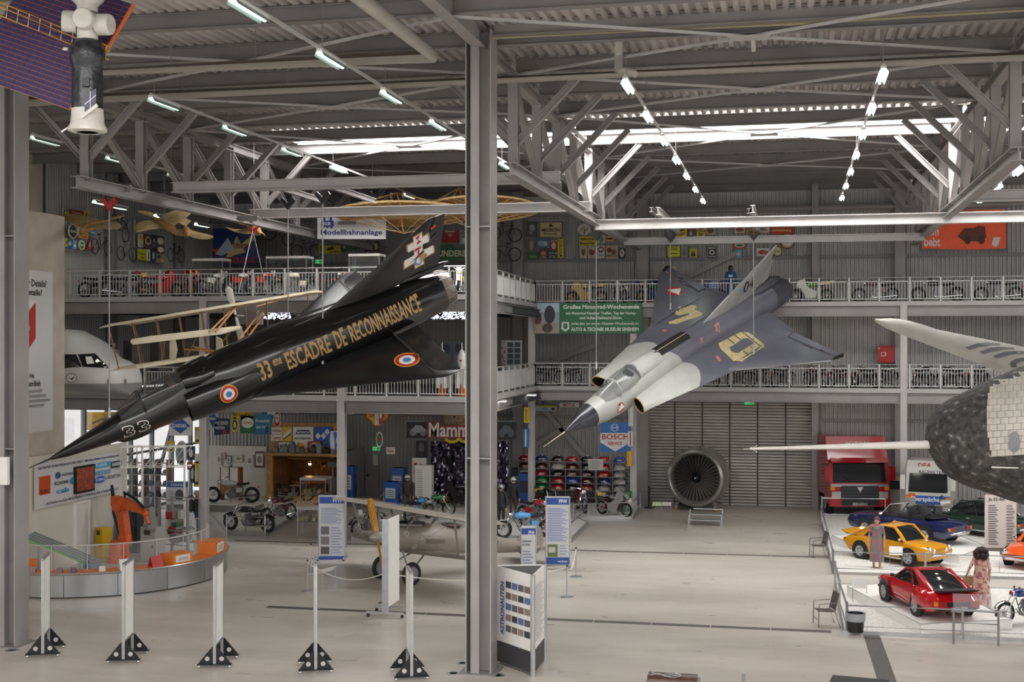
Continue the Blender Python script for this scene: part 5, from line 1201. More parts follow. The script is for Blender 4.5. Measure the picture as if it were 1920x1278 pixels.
# WRITING AND PICTURES ON THE WALLS
YW = YB - .12
SG = 'enamel signs on the gallery wall'
def board(fn, x0, y0, x1, y1, label):
 O = V(fn(x0, y1)); U = V(fn(x1, y1)) - O; W = V(fn(x0, y0)) - O; N = U.cross(W).normalized()
 t = thing('sign_board', label, 'board', O + U * .5, 0, 'wire boards carrying old signs', world=True)
 MB().tube([O, O + U, O + U + W, O + W], .035, 4, closed=True).build('frame', steel_l, t); gr = MB()
 for i in range(1, 14): gr.tube([O + U * i / 14, O + U * i / 14 + W], .006, 3)
 for i in range(1, 10): gr.tube([O + W * i / 10, O + W * i / 10 + U], .006, 3)
 gr.build('wire_mesh', steel_d, t)
def signs(fn, rows, where):
 for (x0, y0, x1, y1, base, items, what, *sh) in rows: sign(fn, x0, y0, x1, y1, base, items, what + ' ' + where, SG, sh[0] if sh else 'rect', edge=sh[1] if len(sh) > 1 else None, th=.04)
T_ = lambda s, a, b, c, d, col: ('t', s, a, b, c, d, col)
fw_ = fY(YW)
board(fY(YW + .05), 986, 414, 1059, 488, 'grey wire board of old signs above the green banner')
signs(fw_, [(989, 416, 1007, 444, '#55555a', [('e', .5, .6, .3, .25, '#a5a5a8'), ('e', .4, .3, .2, .15, '#8a8a90')], 'grey picture plate'), (1013, 417, 1053, 444, '#cfc38a', [T_('MEURION', .08, .35, .92, .6, '#2a2a30'), ('p', [(.4, .7), (.6, .7), (.5, .95)], '#2a2a30'), T_('Einmalig', .2, .12, .8, .28, '#3a3a40')], 'cream sign with bold dark lettering'),
 (990, 448, 1004, 470, '#7d6b55', [('e', .5, .5, .25, .4, '#b8a78a')], 'brown figure sign'), (1005, 447, 1031, 465, '#4d7288', [('e', .4, .5, .25, .3, '#9ab2bd'), ('e', .7, .45, .15, .25, '#c4ced2')], 'blue picture sign'), (1031, 449, 1046, 470, '#98262a', [('e', .5, .45, .28, .3, '#d8cfc4'), T_('ACHTO', .1, .8, .9, .95, '#e0dcd0')], 'red sign with white figure'),
 (1046, 448, 1057, 483, '#d6c619', [('p', [(.3, .05), (.7, .05), (.7, .15), (.3, .15)], '#26241c')] + [T_(c, .3, .83 - i * .13, .7, .93 - i * .13, '#26241c') for i, c in enumerate('DUNLOP')], 'tall yellow sign with upright black letters'), (989, 472, 1009, 487, '#2f5a33', [('e', .5, .4, .4, .2, '#6f9a58')], 'green landscape sign'),
 (1011, 467, 1027, 485, '#5c2c22', [('e', .5, .55, .3, .25, '#c48a62'), T_('LUTZ', .15, .08, .85, .25, '#d8cbb0')], 'dark red sign with orange motif'), (1028, 470, 1046, 485, '#26323f', [T_('RESTWOUH', .05, .6, .95, .8, '#b9c2c6'), ('l', .1, .1, .9, .5, 3, '#9aa4aa')], 'navy lettered sign')], 'on the board above the green banner')
board(fY(YW + .05), 1085, 414, 1175, 487, 'grey wire board of old signs beside the wall column')
signs(fw_, [(1083, 419, 1108, 441, '#d8d4c4', [('p', [(.15, .25), (.5, .85), (.42, .5)], '#8a8264'), ('p', [(.5, .3), (.8, .75), (.75, .4)], '#8a8264'), ('p', [(.45, .1), (.55, .9), (.58, .1)], '#6a6448')], 'round cream disc sign', 'ell'), (1086, 443, 1118, 460, '#d4bf1c', [T_('Heilbronner', .06, .55, .94, .85, '#2c2814'), T_('Brauerei-Bier', .06, .1, .94, .4, '#2c2814')], 'wide yellow brewery sign'), (1120, 440, 1135, 457, '#bdbdb4', [('e', .5, .5, .3, .3, '#7f8c84'), ('l', .15, .05, .85, .25, 2, '#4a4a4a')], 'pale grey picture sign'), (1136, 443, 1150, 452, '#cdb824', [('r', .1, .3, .9, .7, '#3a3420')], 'small yellow strip sign'),
 (1087, 461, 1101, 484, '#cbb98c', [('e', .5, .55, .25, .35, '#5b5a3e'), ('e', .5, .8, .12, .12, '#caa07a')], 'cream sign with a green figure'), (1102, 461, 1118, 484, '#b8a49a', [('e', .5, .5, .35, .25, '#8b2f2c'), ('e', .6, .75, .12, .1, '#d8c0a8')], 'pink sign with a red rider'), (1120, 460, 1134, 484, '#d6d2c6', [('e', .5, .68, .4, .25, '#8c231f'), ('e', .5, .68, .25, .14, '#cfc6b8'), T_('TIPON', .15, .12, .85, .3, '#3c5a48')], 'white sign with a red ring'), (1136, 460, 1159, 485, '#b9a88a', [('e', .3, .65, .2, .18, '#6a3526'), ('e', .65, .5, .2, .2, '#7b4a36'), T_('BIER-LUX', .05, .15, .95, .32, '#5a2c22')], 'beige sign with brown figures'), (1161, 466, 1172, 485, '#2b2322', [('e', .5, .55, .38, .38, '#d8cdb4'), ('e', .5, .6, .12, .2, '#7a5230')], 'dark sign with a pale oval')], 'on the board beside the wall column')
board(fY(YW + .05), 1250, 424, 1344, 484, 'grey wire board of old signs behind the grey jet\'s far wing')
signs(fw_, [(1266, 425, 1288, 444, '#d6c011', [T_('DKW', .2, .12, .8, .45, '#23201a'), ('e', .5, .75, .3, .18, '#23201a')], 'yellow sign with three black letters'), (1290, 425, 1301, 443, '#4a4844', [('e', .5, .6, .35, .25, '#a33a30'), ('e', .5, .3, .25, .2, '#c0b8a8')], 'dark picture sign'), (1306, 425, 1322, 432, '#d3bd14', [('e', .5, .5, .3, .35, '#2a2a2a')], 'small yellow sign'), (1306, 434, 1322, 444, '#cfb912', [T_('Elf', .25, .2, .75, .8, '#2c2c2c')], 'yellow sign with black script'), (1323, 424, 1341, 440, '#b59a72', [('e', .5, .5, .35, .3, '#5a4634')], 'tan picture sign'),
 (1252, 462, 1275, 481, '#d8cf12', [T_('TRULLIN', .2, .78, .8, .9, '#26261c'), T_('KIPPER', .2, .62, .8, .74, '#26261c'), T_('Opfenkur', .18, .2, .82, .4, '#3c3c20')], 'big yellow sign with black script'), (1277, 462, 1289, 482, '#8f8f8c', [('e', .5, .45, .22, .3, '#5f6266')], 'plain grey plate'), (1293, 466, 1307, 482, '#d1ba18', [('p', [(.2, .25), (.35, .9), (.5, .25)], '#231f14'), ('p', [(.5, .25), (.65, .9), (.8, .25)], '#231f14'), ('r', .2, .1, .8, .25, '#231f14')], 'yellow sign with two black bells'), (1327, 462, 1343, 484, '#22262e', [T_('ADAC', .1, .8, .9, .95, '#d6d6d2'), ('e', .5, .5, .32, .22, '#cfcfca'), ('e', .5, .5, .18, .12, '#22262e'), T_('STRASSEN', .08, .1, .92, .2, '#d6d6d2')], 'black club sign with white ring')], 'on the board behind the far wing')
board(fY(YW + .05), 1375, 424, 1490, 484, 'grey wire board of old signs behind the grey jet\'s fin')
signs(fw_, [(1377, 424, 1397, 437, '#c7b8a0', [('e', .5, .5, .35, .3, '#9a3a34')], 'cream sign with red motif'), (1399, 430, 1415, 441, '#c58a2a', [('e', .5, .5, .3, .3, '#5a3418')], 'orange picture sign'), (1419, 424, 1443, 436, '#cfc7b4', [T_('488m', .2, .25, .8, .75, '#4a3a3a')], 'cream number sign'), (1376, 455, 1398, 466, '#a83830', [('e', .5, .55, .42, .35, '#d8d0c0'), ('e', .5, .55, .3, .22, '#3d6b48')], 'red sign with green oval'), (1379, 468, 1391, 482, '#6b9db4', [('r', .2, .2, .8, .6, '#a9c6d2')], 'light blue sign'), (1419, 465, 1443, 480, '#c9c2b8', [('e', .4, .5, .3, .3, '#a03038'), ('e', .7, .45, .2, .25, '#a85a58')], 'white sign with red vehicle'), (1450, 462, 1466, 480, '#cdbd88', [T_('Club', .2, .4, .8, .6, '#4a3c20')], 'round cream sign', 'ell', '#6a5a30'), (1443, 424, 1489, 440, '#7d2a20', [('r', .05, .1, .95, .9, '#b83a24'), T_('Lindenberg', .12, .3, .88, .7, '#e0c860')], 'long red and yellow sign'), (1463, 438, 1490, 465, '#d8d2c6', [('e', .5, .5, .42, .42, '#7a2420'), ('e', .5, .5, .38, .38, '#d8d2c6'), T_('TORENHOF', .15, .42, .85, .55, '#33302c')], 'round white brewery sign', 'ell', '#7a2420')], 'on the board behind the fin')
# slanted boards on the left wall
fl_ = fX(XW + .3)
def slant(x0, y0, x1, y1, k): return lambda x, y: onX(x, y + (x - x0) * k, XW + .3)
for (bx, rows, where) in (((121, 390, 181, 466, .14), [(129, 391, 155, 405, '#9a2a24', [T_('Coca', .15, .55, .85, .8, '#d8cfc4'), ('e', .6, .3, .2, .2, '#d8cfc4')], 'red drinks sign'), (156, 390, 168, 407, '#c4b41e', [('e', .5, .5, .3, .35, '#6a5a20')], 'yellow upright sign'), (121, 396, 128, 415, '#c8b41a', [('e', .5, .5, .3, .3, '#3a3416')], 'narrow yellow sign'), (127, 418, 143, 445, '#d5cdb0', [('e', .5, .5, .42, .45, '#2a2320'), T_('VEDOL', .12, .42, .88, .58, '#e0dcc8')], 'black and cream oil oval', 'ell'), (145, 420, 152, 438, '#cfcab8', [('r', .3, .1, .7, .9, '#a8a08a')], 'white strip sign'), (146, 430, 164, 442, '#d7a015', [T_('La petite', .1, .5, .9, .8, '#a02a18'), T_('Tonkin', .15, .15, .85, .42, '#a02a18')], 'orange script sign'), (146, 446, 158, 464, '#cfd0a8', [('e', .5, .5, .35, .35, '#3a6b48'), ('r', .2, .42, .8, .58, '#d8d8b8')], 'round pale green sign', 'ell'), (159, 437, 176, 462, '#9c2028', [('p', [(.3, .25), (.7, .25), (.5, .7)], '#e4d8cc'), T_('ATA', .3, .08, .7, .2, '#e4d8cc')], 'red triangle sign', [(0, 0), (1, 0), (.5, 1)]), (125, 447, 133, 464, '#31568a', [('r', .2, .3, .8, .7, '#c6d0d8')], 'blue upright sign'), (135, 448, 142, 464, '#6a8fb0', [('r', .2, .2, .8, .5, '#d0d8dc')], 'light blue sign'), (168, 424, 177, 434, '#4a90b8', [('r', .1, .4, .9, .6, '#e0e4e4')], 'bright blue sign'), (121, 446, 125, 462, '#b8a428', [('r', .2, .3, .8, .7, '#3a3a20')], 'small ochre sign')], 'on the dark board left of the bicycles'),
 ((255, 411, 308, 487, .14), [(258, 437, 267, 462, '#cfcfc6', [('e', .5, .7, .4, .22, '#d2a81c'), ('l', .1, .05, .9, .35, 3, '#5a5a58')], 'white sign with yellow shell'), (269, 437, 283, 464, '#5a3828', [('e', .5, .6, .42, .3, '#c8b89a'), ('e', .5, .6, .25, .18, '#5a3828')], 'brown sign with pale ring'), (284, 436, 291, 462, '#26364e', [('r', .2, .5, .8, .7, '#8fa0b4'), ('r', .2, .2, .8, .3, '#8fa0b4')], 'navy narrow sign'), (292, 436, 307, 468, '#6a3a2c', [('e', .5, .7, .4, .22, '#d5cbb8'), ('r', 0, .38, 1, .5, '#28303e'), ('e', .5, .2, .38, .16, '#d5cbb8')], 'brown and white bottle-cap sign'), (257, 465, 273, 486, '#aeb01e', [T_('Ducker', .1, .45, .9, .7, '#33381a'), T_('seife', .3, .15, .7, .35, '#33381a')], 'lime green script sign'), (274, 465, 280, 486, '#d4cfc4', [('r', .35, .15, .65, .8, '#9a2a24')], 'white sign with red bottle'), (282, 464, 290, 486, '#2c3a50', [('e', .5, .5, .3, .3, '#a8b4bc')], 'dark blue square sign'), (292, 470, 307, 486, '#8f8a78', [('r', .1, .5, .5, .9, '#3a3a36'), ('r', .55, .1, .9, .5, '#c4a838')], 'patchwork sign')], 'on the dark board right of the bicycles')):
 x0, y0, x1, y1, k = bx; fs = slant(x0, y0, x1, y1, k); board(lambda x, y, f=fs: f(x, y) + V((-.08, 0, 0)), x0, y0, x1, y1, 'dark wire board of old signs ' + ('left' if x0 < 200 else 'right') + ' of the hanging bicycles')
 signs(fs, rows, where)
# big pictures
sign(fY(58.5), 400, 428, 482, 497, '#20356f', [('p', [(.3, .2), (.55, .8), (.75, .35)], '#c9b48c'), ('p', [(.05, .3), (.35, .75), (.5, .4), (.2, .25)], '#b9c4d4'), ('p', [(.3, .25), (.9, .8), (.95, .68), (.4, .2)], '#d8c07a'), T_('Toblerone', .45, .45, .88, .62, '#8a2a20'), T_('T', .0, .05, .12, .45, '#b23a20'), T_('OBLERONE', .15, .05, .98, .22, '#b23a20')], 'dark blue chocolate advertisement with a mountain on the gallery', 'advertising panels on the gallery')
tq = sign(fY(50.2), 596, 400, 724, 448, '#d9d9d6', [T_('Modellbahnanlage', .05, .1, .95, .36, '#22306e'), ('r', .06, .48, .24, .72, '#31468c'), ('r', .08, .72, .12, .9, '#31468c'), ('r', .18, .72, .22, .84, '#31468c'), T_('IGB', .09, .53, .2, .66, '#e4e4e4'), ('e', .09, .46, .02, .05, '#31468c'), ('e', .15, .46, .02, .05, '#31468c'), ('e', .21, .46, .02, .05, '#31468c'), ('p', [(.05, .98), (.08, .9), (.1, .98)], '#c0402c'), ('p', [(.13, .98), (.16, .9), (.18, .98)], '#3a62b0'), ('p', [(.21, .98), (.24, .9), (.26, .98)], '#d8a01c'), ('p', [(.3, .98), (.34, .9), (.38, .98)], '#4a9a48')] + [('r', .32 + i * .022, .55, .33 + i * .022, .68, '#3a3a44') for i in range(12)], 'white hanging board with blue lettering and a small locomotive', 'advertising panels on the gallery')
for k in (.05, .95): pa_ = onY(596 + 128 * k, 400, 50.2); MB().cyl(pa_, V((pa_.x, pa_.y, ZD)), .012, n=4).build('hanging_wire', cablem, tq)
sign(fY(58), 812, 458, 900, 490, '#22552e', [T_('UNDERBERG', .12, .28, .99, .66, '#cfc9a4')], 'green bottle-shaped sign with pale capitals', 'advertising panels on the gallery', [(0, .15), (.06, 0), (.4, 0), (.52, .15), (1, .1), (1, .75), (.5, .8), (.42, 1), (.1, 1), (.02, .9)], edge='#6f8a3a')
sign(fY(58.2), 828, 432, 861, 455, '#9e1f1f', [('p', [(.3, .75), (.7, .75), (.5, .4)], '#c9786e'), ('r', .2, .85, .8, .97, '#d8b8b0')], 'worn red plate behind the black jet\'s fin', SG)
sign(fY(58.2), 863, 432, 880, 442, '#b8b59a', [('r', .1, .2, .9, .8, '#8a886a')], 'faded cream plate behind the black jet\'s fin', SG)
sign(fY(58.2), 863, 444, 880, 458, '#a4b09a', [('e', .4, .5, .2, .3, '#dcdcd4')], 'pale green plate behind the black jet\'s fin', SG)
sign(fY(58), 609, 460, 640, 476, '#cdb916', [('p', [(.1, .55), (.5, .95), (.6, .6), (.2, .4)], '#26241a'), T_('BUDGETTS', .3, .08, .9, .35, '#3a3414')], 'yellow sign with black arrow behind the gallery cases', SG)
sign(fY(58), 598, 456, 608, 474, '#c2ae2a', [('r', .3, .2, .7, .8, '#7a6a1a')], 'narrow yellow sign behind the gallery cases', SG)
for k, (a, b, c, d, cl) in enumerate(((640, 450, 653, 472, '#35533a'), (655, 450, 670, 470, '#31582f'), (684, 452, 697, 472, '#6a3430'), (700, 452, 712, 473, '#57433a'))):
 sign(fY(58), a, b, c, d, cl, [('e', .5, .55, .25, .3, '#b9b8a4')], ('dark green', 'green bottle', 'dark red', 'brown')[k] + ' framed sign under the white hanging board', SG)
ob_ = sign(fY(YW), 1728, 391, 1888, 468, mat('orange_backlit_banner', '#d2502c', .5, 0, .12, 3, emit=.15), [T_('uss', .03, .58, .2, .74, '#ece6e0'), T_('eum', .03, .34, .2, .5, '#ece6e0'), T_('bebt', .03, .08, .22, .3, '#ece6e0'), ('p', [(.42, .32), (.5, .52), (.62, .52), (.66, .58), (.74, .56), (.76, .3), (.7, .2), (.5, .2)], '#6a3020'), ('e', .54, .24, .04, .11, '#4a241a'), ('e', .7, .24, .04, .11, '#4a241a'), ('p', [(.82, .12), (.84, .3), (.92, .3), (.9, .12), (.87, .06)], '#e8ded4'), T_('verszeitung', .35, .85, .62, .96, '#7a2a18')], 'large orange banner with white lettering and an old car', None, name='banner', cat='banner')  # banner colour carries a little emission of its own
O = onY(1728, 468, YW - .03); U = onY(1888, 468, YW - .03) - O; W = onY(1728, 391, YW - .03) - O
MB().tube([O, O + U, O + U + W, O + W], .1, 4, closed=True).build('banner_frame', steel, ob_)
gbn = sign(fY(YGR - .18), 1001, 568, 1204, 625, mat('green_tarpaulin', '#2f6b45', .55, 0, .12, 2), [T_('Großes Motorrad-Wochenende', .275, .8, .975, .94, '#dfe6dc'), T_('mit Motorrad Klassiker Treffen, Tag der Harley-', .3, .59, .95, .71, '#cfdacd'), T_('und Indian Steilwand-Show.', .43, .46, .82, .57, '#cfdacd'), T_('Jedes Jahr am ersten Oktober-Wochenende im', .35, .26, .97, .37, '#cfdacd'), T_('AUTO & TECHNIK MUSEUM SINSHEIM', .35, .08, .97, .2, '#dfe6dc'), ('r', 0, 0, .24, 1, '#8d9aa6'), ('r', 0, 0, .24, .35, '#9a8f84'), ('r', 0, .7, .24, 1, '#a9bccb'), ('e', .15, .62, .05, .3, '#33343a'), ('e', .13, .18, .05, .15, '#4a4540'), ('e', .05, .5, .025, .2, '#5a4640'), ('e', .03, .4, .02, .1, '#7a3a30'), ('p', [(.26, .15), (.265, .38), (.33, .38), (.335, .15), (.297, .06)], '#cdd6cc'), ('p', [(.275, .2), (.28, .33), (.315, .33), (.32, .2), (.297, .12)], '#4a6a55')], 'green event banner with white lettering and rider picture', None, name='banner', cat='banner', th=.02)
sign(fY(YW - .1), 1645, 648, 1677, 679, '#b01f22', [('r', .2, .38, .48, .62, '#d8d2cc'), ('r', .24, .42, .42, .58, '#b01f22'), ('r', .03, .82, .12, .9, '#e0dcd8')], 'red fire hose cabinet on the wall above the trucks', None, name='hose_cabinet', cat='cabinet', th=.25)
EX = mat('lit_green_exit_sign', '#2f9a5a', .4, emit=1.0)
for fn, a, b, c, d, lab, Y_ in ((fY(YB - .3), 1396, 749, 1414, 758, 'green lit exit sign above the roller door', None), (fY(57.5), 592, 487, 604, 494, 'green lit exit sign on the upper gallery', ZD), (fY(60.2), 699, 837, 713, 844, 'green lit exit sign above the grey door', Z1 - .2)):
 sign(fn, a, b, c, d, EX, [('r', .58, .15, .95, .85, '#d8e4da'), ('p', [(.08, .5), (.25, .85), (.25, .6), (.48, .6), (.48, .4), (.25, .4), (.25, .15)], '#e4f0e6')], lab, 'green exit signs', name='exit_sign')
 if Y_ is not None: p = fn((a + c) / 2, b); MB().cyl(p, V((p.x, p.y, Y_)), .012, n=4).build('hanging_wire', cablem, bpy.data.objects[sorted(o.name for o in COL.objects if o.name.startswith('exit_sign'))[-1]])
# GALLERY EXHIBITS
def atx(px, Y): return onY(px, 700, Y).x
PI = math.pi
def gbikes(rows, Y, z, grp):
 for (px, kind, rz, col, over, lab) in rows: bike(kind, (atx(px, Y), Y, z), rz, col, lab, grp, over)
gbikes([(192, 'classic', .9, '#1c1c20', None, 'black road motorcycle behind the upper railing under the wall bicycles'), (238, 'cruiser', .75, '#18181a', None, 'black cruiser motorcycle behind the upper railing beside the red sports bikes'),
 (300, 'sport', .9, '#b01820', None, 'red sports motorcycle behind the upper railing beside the black cruiser'), (360, 'sport', 2.2, '#c01c22', {'tank': '#d8d0c8'}, 'red and white sports motorcycle on the upper gallery'), (405, 'cross', 1.2, '#d8d2c4', {'mudguard': '#c03020'}, 'cream off-road motorcycle with red mudguards on the upper gallery'),
 (452, 'cross', 1.25, '#cfc8ba', {'side_panel': '#b02a20'}, 'pale off-road motorcycle with red side panel on the upper gallery'), (496, 'cross', 1.2, '#9a2a24', None, 'dark red off-road motorcycle on the upper gallery'), (556, 'classic', PI, '#d6cdb4', None, 'cream touring motorcycle on the upper gallery below the exit sign'),
 (662, 'cruiser', PI, '#d8622a', None, 'bright orange motorcycle on the upper gallery beside the black jet\'s fin'), (862, 'cross', -PI / 2 + .2, '#d8b428', {'mudguard': '#dad6ce'}, 'yellow and white off-road motorcycle seen head-on'), (748, 'cross', PI, '#c8862e', None, 'ochre off-road motorcycle half hidden by the black jet\'s fin')], 46.5, Z2, 'motorcycles on the upper left gallery')
gbikes([(1100, 'sport', PI, '#c9941c', {'number_plate': '#d8d8d4', 'fairing': '#d0a22c'}, 'yellow racing motorcycle with pale fairing on the upper gallery'), (1163, 'cross', 2.0, '#c4c4c2', None, 'silver grey motorcycle beside the yellow racer'), (1219, 'sport', 1.0, '#2a5a9a', {'fairing': '#3a6aa4', 'tank': '#2b7d4a'}, 'blue racing motorcycle next to the white sheet'), (1322, 'sport', 0, '#2f62a0', {'nose_fairing': '#3a8a50'}, 'blue and green racing motorcycle behind the far wing'),
 (1521, 'race', PI, '#c9cdb8', {'tank': '#6aa03a', 'mudguard': '#6aa03a', 'tyre': '#30482a'}, 'white and green racer numbered on yellow plate'), (1642, 'classic', PI, '#5a2426', None, 'dark road motorcycle with red frame above the red truck'), (1758, 'cruiser', PI, '#1b1b1e', None, 'black chrome motorcycle between two railing posts'), (1872, 'classic', PI, '#202024', {'rim': '#ffffff'}, 'black motorcycle with bright wheels at the gallery end')], 58.7, Z2, 'motorcycles on the upper right gallery')
gbikes([(px, k, rz + (1.05 if rz < 1 else -1.05), c, None, lb) for px, k, rz, c, lb in ((1030, 'veteran', 0, '#2a2a2c', 'black veteran motorcycle above the tank rack'), (1075, 'veteran', PI, '#302c2a', 'dark brown veteran motorcycle above the small white signs'), (1330, 'veteran', PI, '#4a4a4c', 'grey veteran motorcycle with large wheels above the roller door'), (1385, 'veteran', 0, '#5a5a5c', 'pale grey veteran motorcycle above the roller door'), (1425, 'veteran', PI, '#8a8a88', 'silver veteran motorcycle above the exit sign'),
 (1468, 'veteran', 0, '#28282a', 'black veteran motorcycle with white lamp above the roller door'), (1530, 'veteran', PI, '#5c2a24', 'rusty red veteran motorcycle above the roller door'), (1575, 'veteran', PI, '#6a2e28', 'brick red veteran motorcycle above the door frame'), (1622, 'cruiser', PI, '#222426', 'black veteran motorcycle with sidecar screen above the red truck'), (1665, 'veteran', 0, '#30343a', 'slate veteran motorcycle below the red cabinet'), (1732, 'classic', 0, '#1f2226', 'black motorcycle above the white racing truck'), (1782, 'classic', PI, '#2a2c30', 'dark motorcycle with yellow tag above the white racing truck'), (1835, 'cruiser', 0, '#26282c', 'dark motorcycle with bright wheel beside the shuttle nose'))], 58.7, Z1, 'old motorcycles on the lower right gallery')
G_ = 'bicycles hung on the gallery walls'
for (px, py, Yb, rz, tl, c, lb) in ((190, 478, None, PI / 2, 0, '#202022', 'black bicycle on the wall below the red triangle sign'), (222, 440, None, PI / 2, .5, '#3a3836', 'grey bicycle tilted on the wall above another bicycle'), (238, 490, None, PI / 2, 0, '#5a5a5a', 'pale grey bicycle low on the wall between the boards'), (330, 492, None, PI / 2, 0, '#1e1e1e', 'black motorised bicycle beside the right wall board'),
 (575, 483, 60.6, 0, 0, '#242426', 'black bicycle on the wall left of the yellow arrow sign'), (520, 455, 60.6, 0, .3, '#2a2a2a', 'dark bicycle on the wall above the black jet\'s canopy'), (945, 452, 60.6, 0, .1, '#2c2420', 'dark bicycle on the wall behind the main pillar'), (945, 490, 60.6, PI, 0, '#33302e', 'brown bicycle on the wall under another behind the main pillar')):
 p = onY(px, py, Yb) if Yb else onX(px, py, XW + .45); bicycle(p, rz, c, lb, G_, tl)
def case(px0, py, px1, Y, z, h, label):
 a, b = atx(px0, Y), atx(px1, Y); t = thing('glass_case', label, 'display case', ((a + b) / 2, Y, z), 0, 'glass cases on the upper gallery', world=True)
 MB().box(a, Y, z, b, Y + .8, z + .45).build('plinth', steel_d, t); MB().box(a, Y, z + h - .1, b, Y + .8, z + h).build('top_slab', offw, t)
 for x in (a + .03, b - .03):
  for y in (Y + .03, Y + .77): MB().box(x - .02, y - .02, z + .45, x + .02, y + .02, z + h - .1).build('corner_post', alu, t)
 MB().box(a, Y + .01, z + .45, b, Y + .02, z + h - .1).build('front_pane', glass, t)
 MB().box(a + .3, Y + .3, z + .45, (a + b) / 2, Y + .6, z + .9).build('exhibit', colm('#b8a888', .6), t); MB().ball(((a + b) / 2 + .5, Y + .4, z + .62), .2, 10).build('exhibit', offw, t)
case(360, 480, 418, 49.5, Z2, 1.75, 'white-topped glass case beside the chocolate advertisement'); case(498, 477, 575, 49.5, Z2, 1.8, 'white-topped glass case left of the exit sign'); case(653, 474, 712, 49.5, Z2, 1.85, 'white-topped glass case beside the black jet\'s fin')
blue_s = mat('blue_racing_suit', '#2a5a94', .7, 0, .2, 8); yel_s = mat('ochre_leather_suit', '#b5822c', .6, 0, .2, 8)
def emb(r, P, k): MB().box(.135, -.1, 1.2, .15, .1, 1.3).build('chest_lettering', colm('#b9c4cc', .5), r); MB().box(.14, -.01, .8, .155, .01, 1.2).build('zip', offw, r)
person('racing_suit', 'blue racing overalls with black hood standing on the upper gallery', (atx(1370, 58.9), 58.9, Z2), -PI / 2, [mat('tan_glove', '#a88a68', .6), blue_s, blue_s, black], helmet=black, cat='mannequin', extra=emb, group='suits on the upper gallery')
person('racing_suit', 'ochre leather suit with pale helmet standing on the upper gallery', (atx(1263, 58.9), 58.9, Z2), -PI / 2, [yel_s, yel_s, yel_s, black], helmet=colm('#c9b98a', .3), cat='mannequin', group='suits on the upper gallery')
# space exhibits on the lower left gallery
for (px, py0, py1, lb) in ((829, 636, 730, 'slim white rocket model with orange base'), (866, 638, 730, 'tall white rocket model with orange base and finned boosters')):
 x = atx(px, 46.6); t = thing('rocket_model', lb + ' behind the lower railing', 'model rocket', (x, 46.6, Z1), 0, 'rocket models on the lower gallery'); hh = 1.95; r = .16
 MB().lathe([(r, 0), (r * .95, .45), (0, .45)], (0, 0, 0), (0, 0, 1), 12).build('engine_skirt', colm('#d86a20', .5), t, 30)
 MB().lathe([(r * .9, .3), (r * .9, 1.2), (r * 1.05, 1.25), (r * 1.05, 1.45), (r * .5, 1.7), (r * .15, 1.75), (r * .12, hh), (0, hh + .1)], (0, 0, 0), (0, 0, 1), 14).build('body', white, t, 30)
 for a in range(4): MB().lathe([(.09, .3), (.08, .6), (.0, 1.15)], (r * 1.1 * math.cos(a * PI / 2 + .8), r * 1.1 * math.sin(a * PI / 2 + .8), 0), (0, 0, 1), 8).build('booster', white, t, 30)
 MB().box(-.05, -r - .02, 1.3, .05, -r, 1.36).build('flag_mark', colm('#a8322a', .5), t)
for px, Y, y0, y1, lb in ((240, 49, 638, 676, 'dark panel with red vertical lettering behind the white space suit'), (290, 49, 638, 676, 'dark panel with red vertical lettering behind the pioneer biplane')):
 it = [('t', c, .3, .84 - i * .18, .7, .96 - i * .18, '#8a3a38') for i, c in enumerate('SUJOS')]
 sign(fY(Y), px - 8, y0, px + 8, y1 + 20, '#55595e', it, lb, 'space banners on the lower gallery', name='standing_banner', cat='banner')
sign(fY(56), 941, 638, 979, 700, '#8d9296', [('t', c, .03, .86 - i * .13, .2, .96 - i * .13, '#8a3034') for i, c in enumerate('TUJLAS')] + [('r', .3 + .35 * (i % 2), .8 - .17 * (i // 2), .58 + .35 * (i % 2), .94 - .17 * (i // 2), '#2e3238') for i in range(8)], 'grey photo panel with red vertical lettering beside the gallery corner', 'space banners on the lower gallery', name='standing_banner', cat='banner')
for i, px in enumerate((838, 860, 780)): sign(fY(55), px - 9, 640, px + 9, 690, '#5f6870', [('r', .15, .6, .85, .9, '#39424a'), ('l', .15, .1, .85, .5, 6, '#8f979c')], ('grey-blue text panel behind the slim rocket', 'grey-blue text panel behind the tall rocket', 'grey-blue text panel behind the black jet\'s wing')[i], 'space banners on the lower gallery', name='standing_banner', cat='banner')
whs = mat('white_suit_fabric', '#c9c6bd', .8, 0, .15, 9)
person('space_suit', 'white space suit with round helmet behind the airliner nose', (atx(211, 46.6), 46.6, Z1 + .2), -PI / 2 + .3, [whs, whs, whs, whs], helmet=whs, cat='mannequin', h=1.8)
MB().box(-.35, -.35, -.2, .35, .35, -.02).build('pedestal', steel_d, bpy.data.objects['space_suit'])
mb = MB(); rnd = random.Random(5)
for (xa, xb) in ((488, 545), (770, 930)):
 for i in range(150 if xa < 600 else 420):
  p = onY(rnd.uniform(xa, xb), rnd.uniform(584, 598), 46.5 + rnd.uniform(0, .3)); mb.cbox(p, (.03, .03, .03))
o = mb.build('fairy_light_garland', mat('cold_white_leds', '#dfe6ff', .4, emit=3)); tag(o, 'garland of tiny cold white lights under the upper deck', 'fairy lights', kind='stuff')
for o in [o for o in COL.objects if o.name.startswith('standing_banner')]:
 p = V(o.location); MB().box(p.x - .03, p.y, Z1, p.x + .03, p.y + .03, p.z + .1).build('stand_post', steel_d, o)
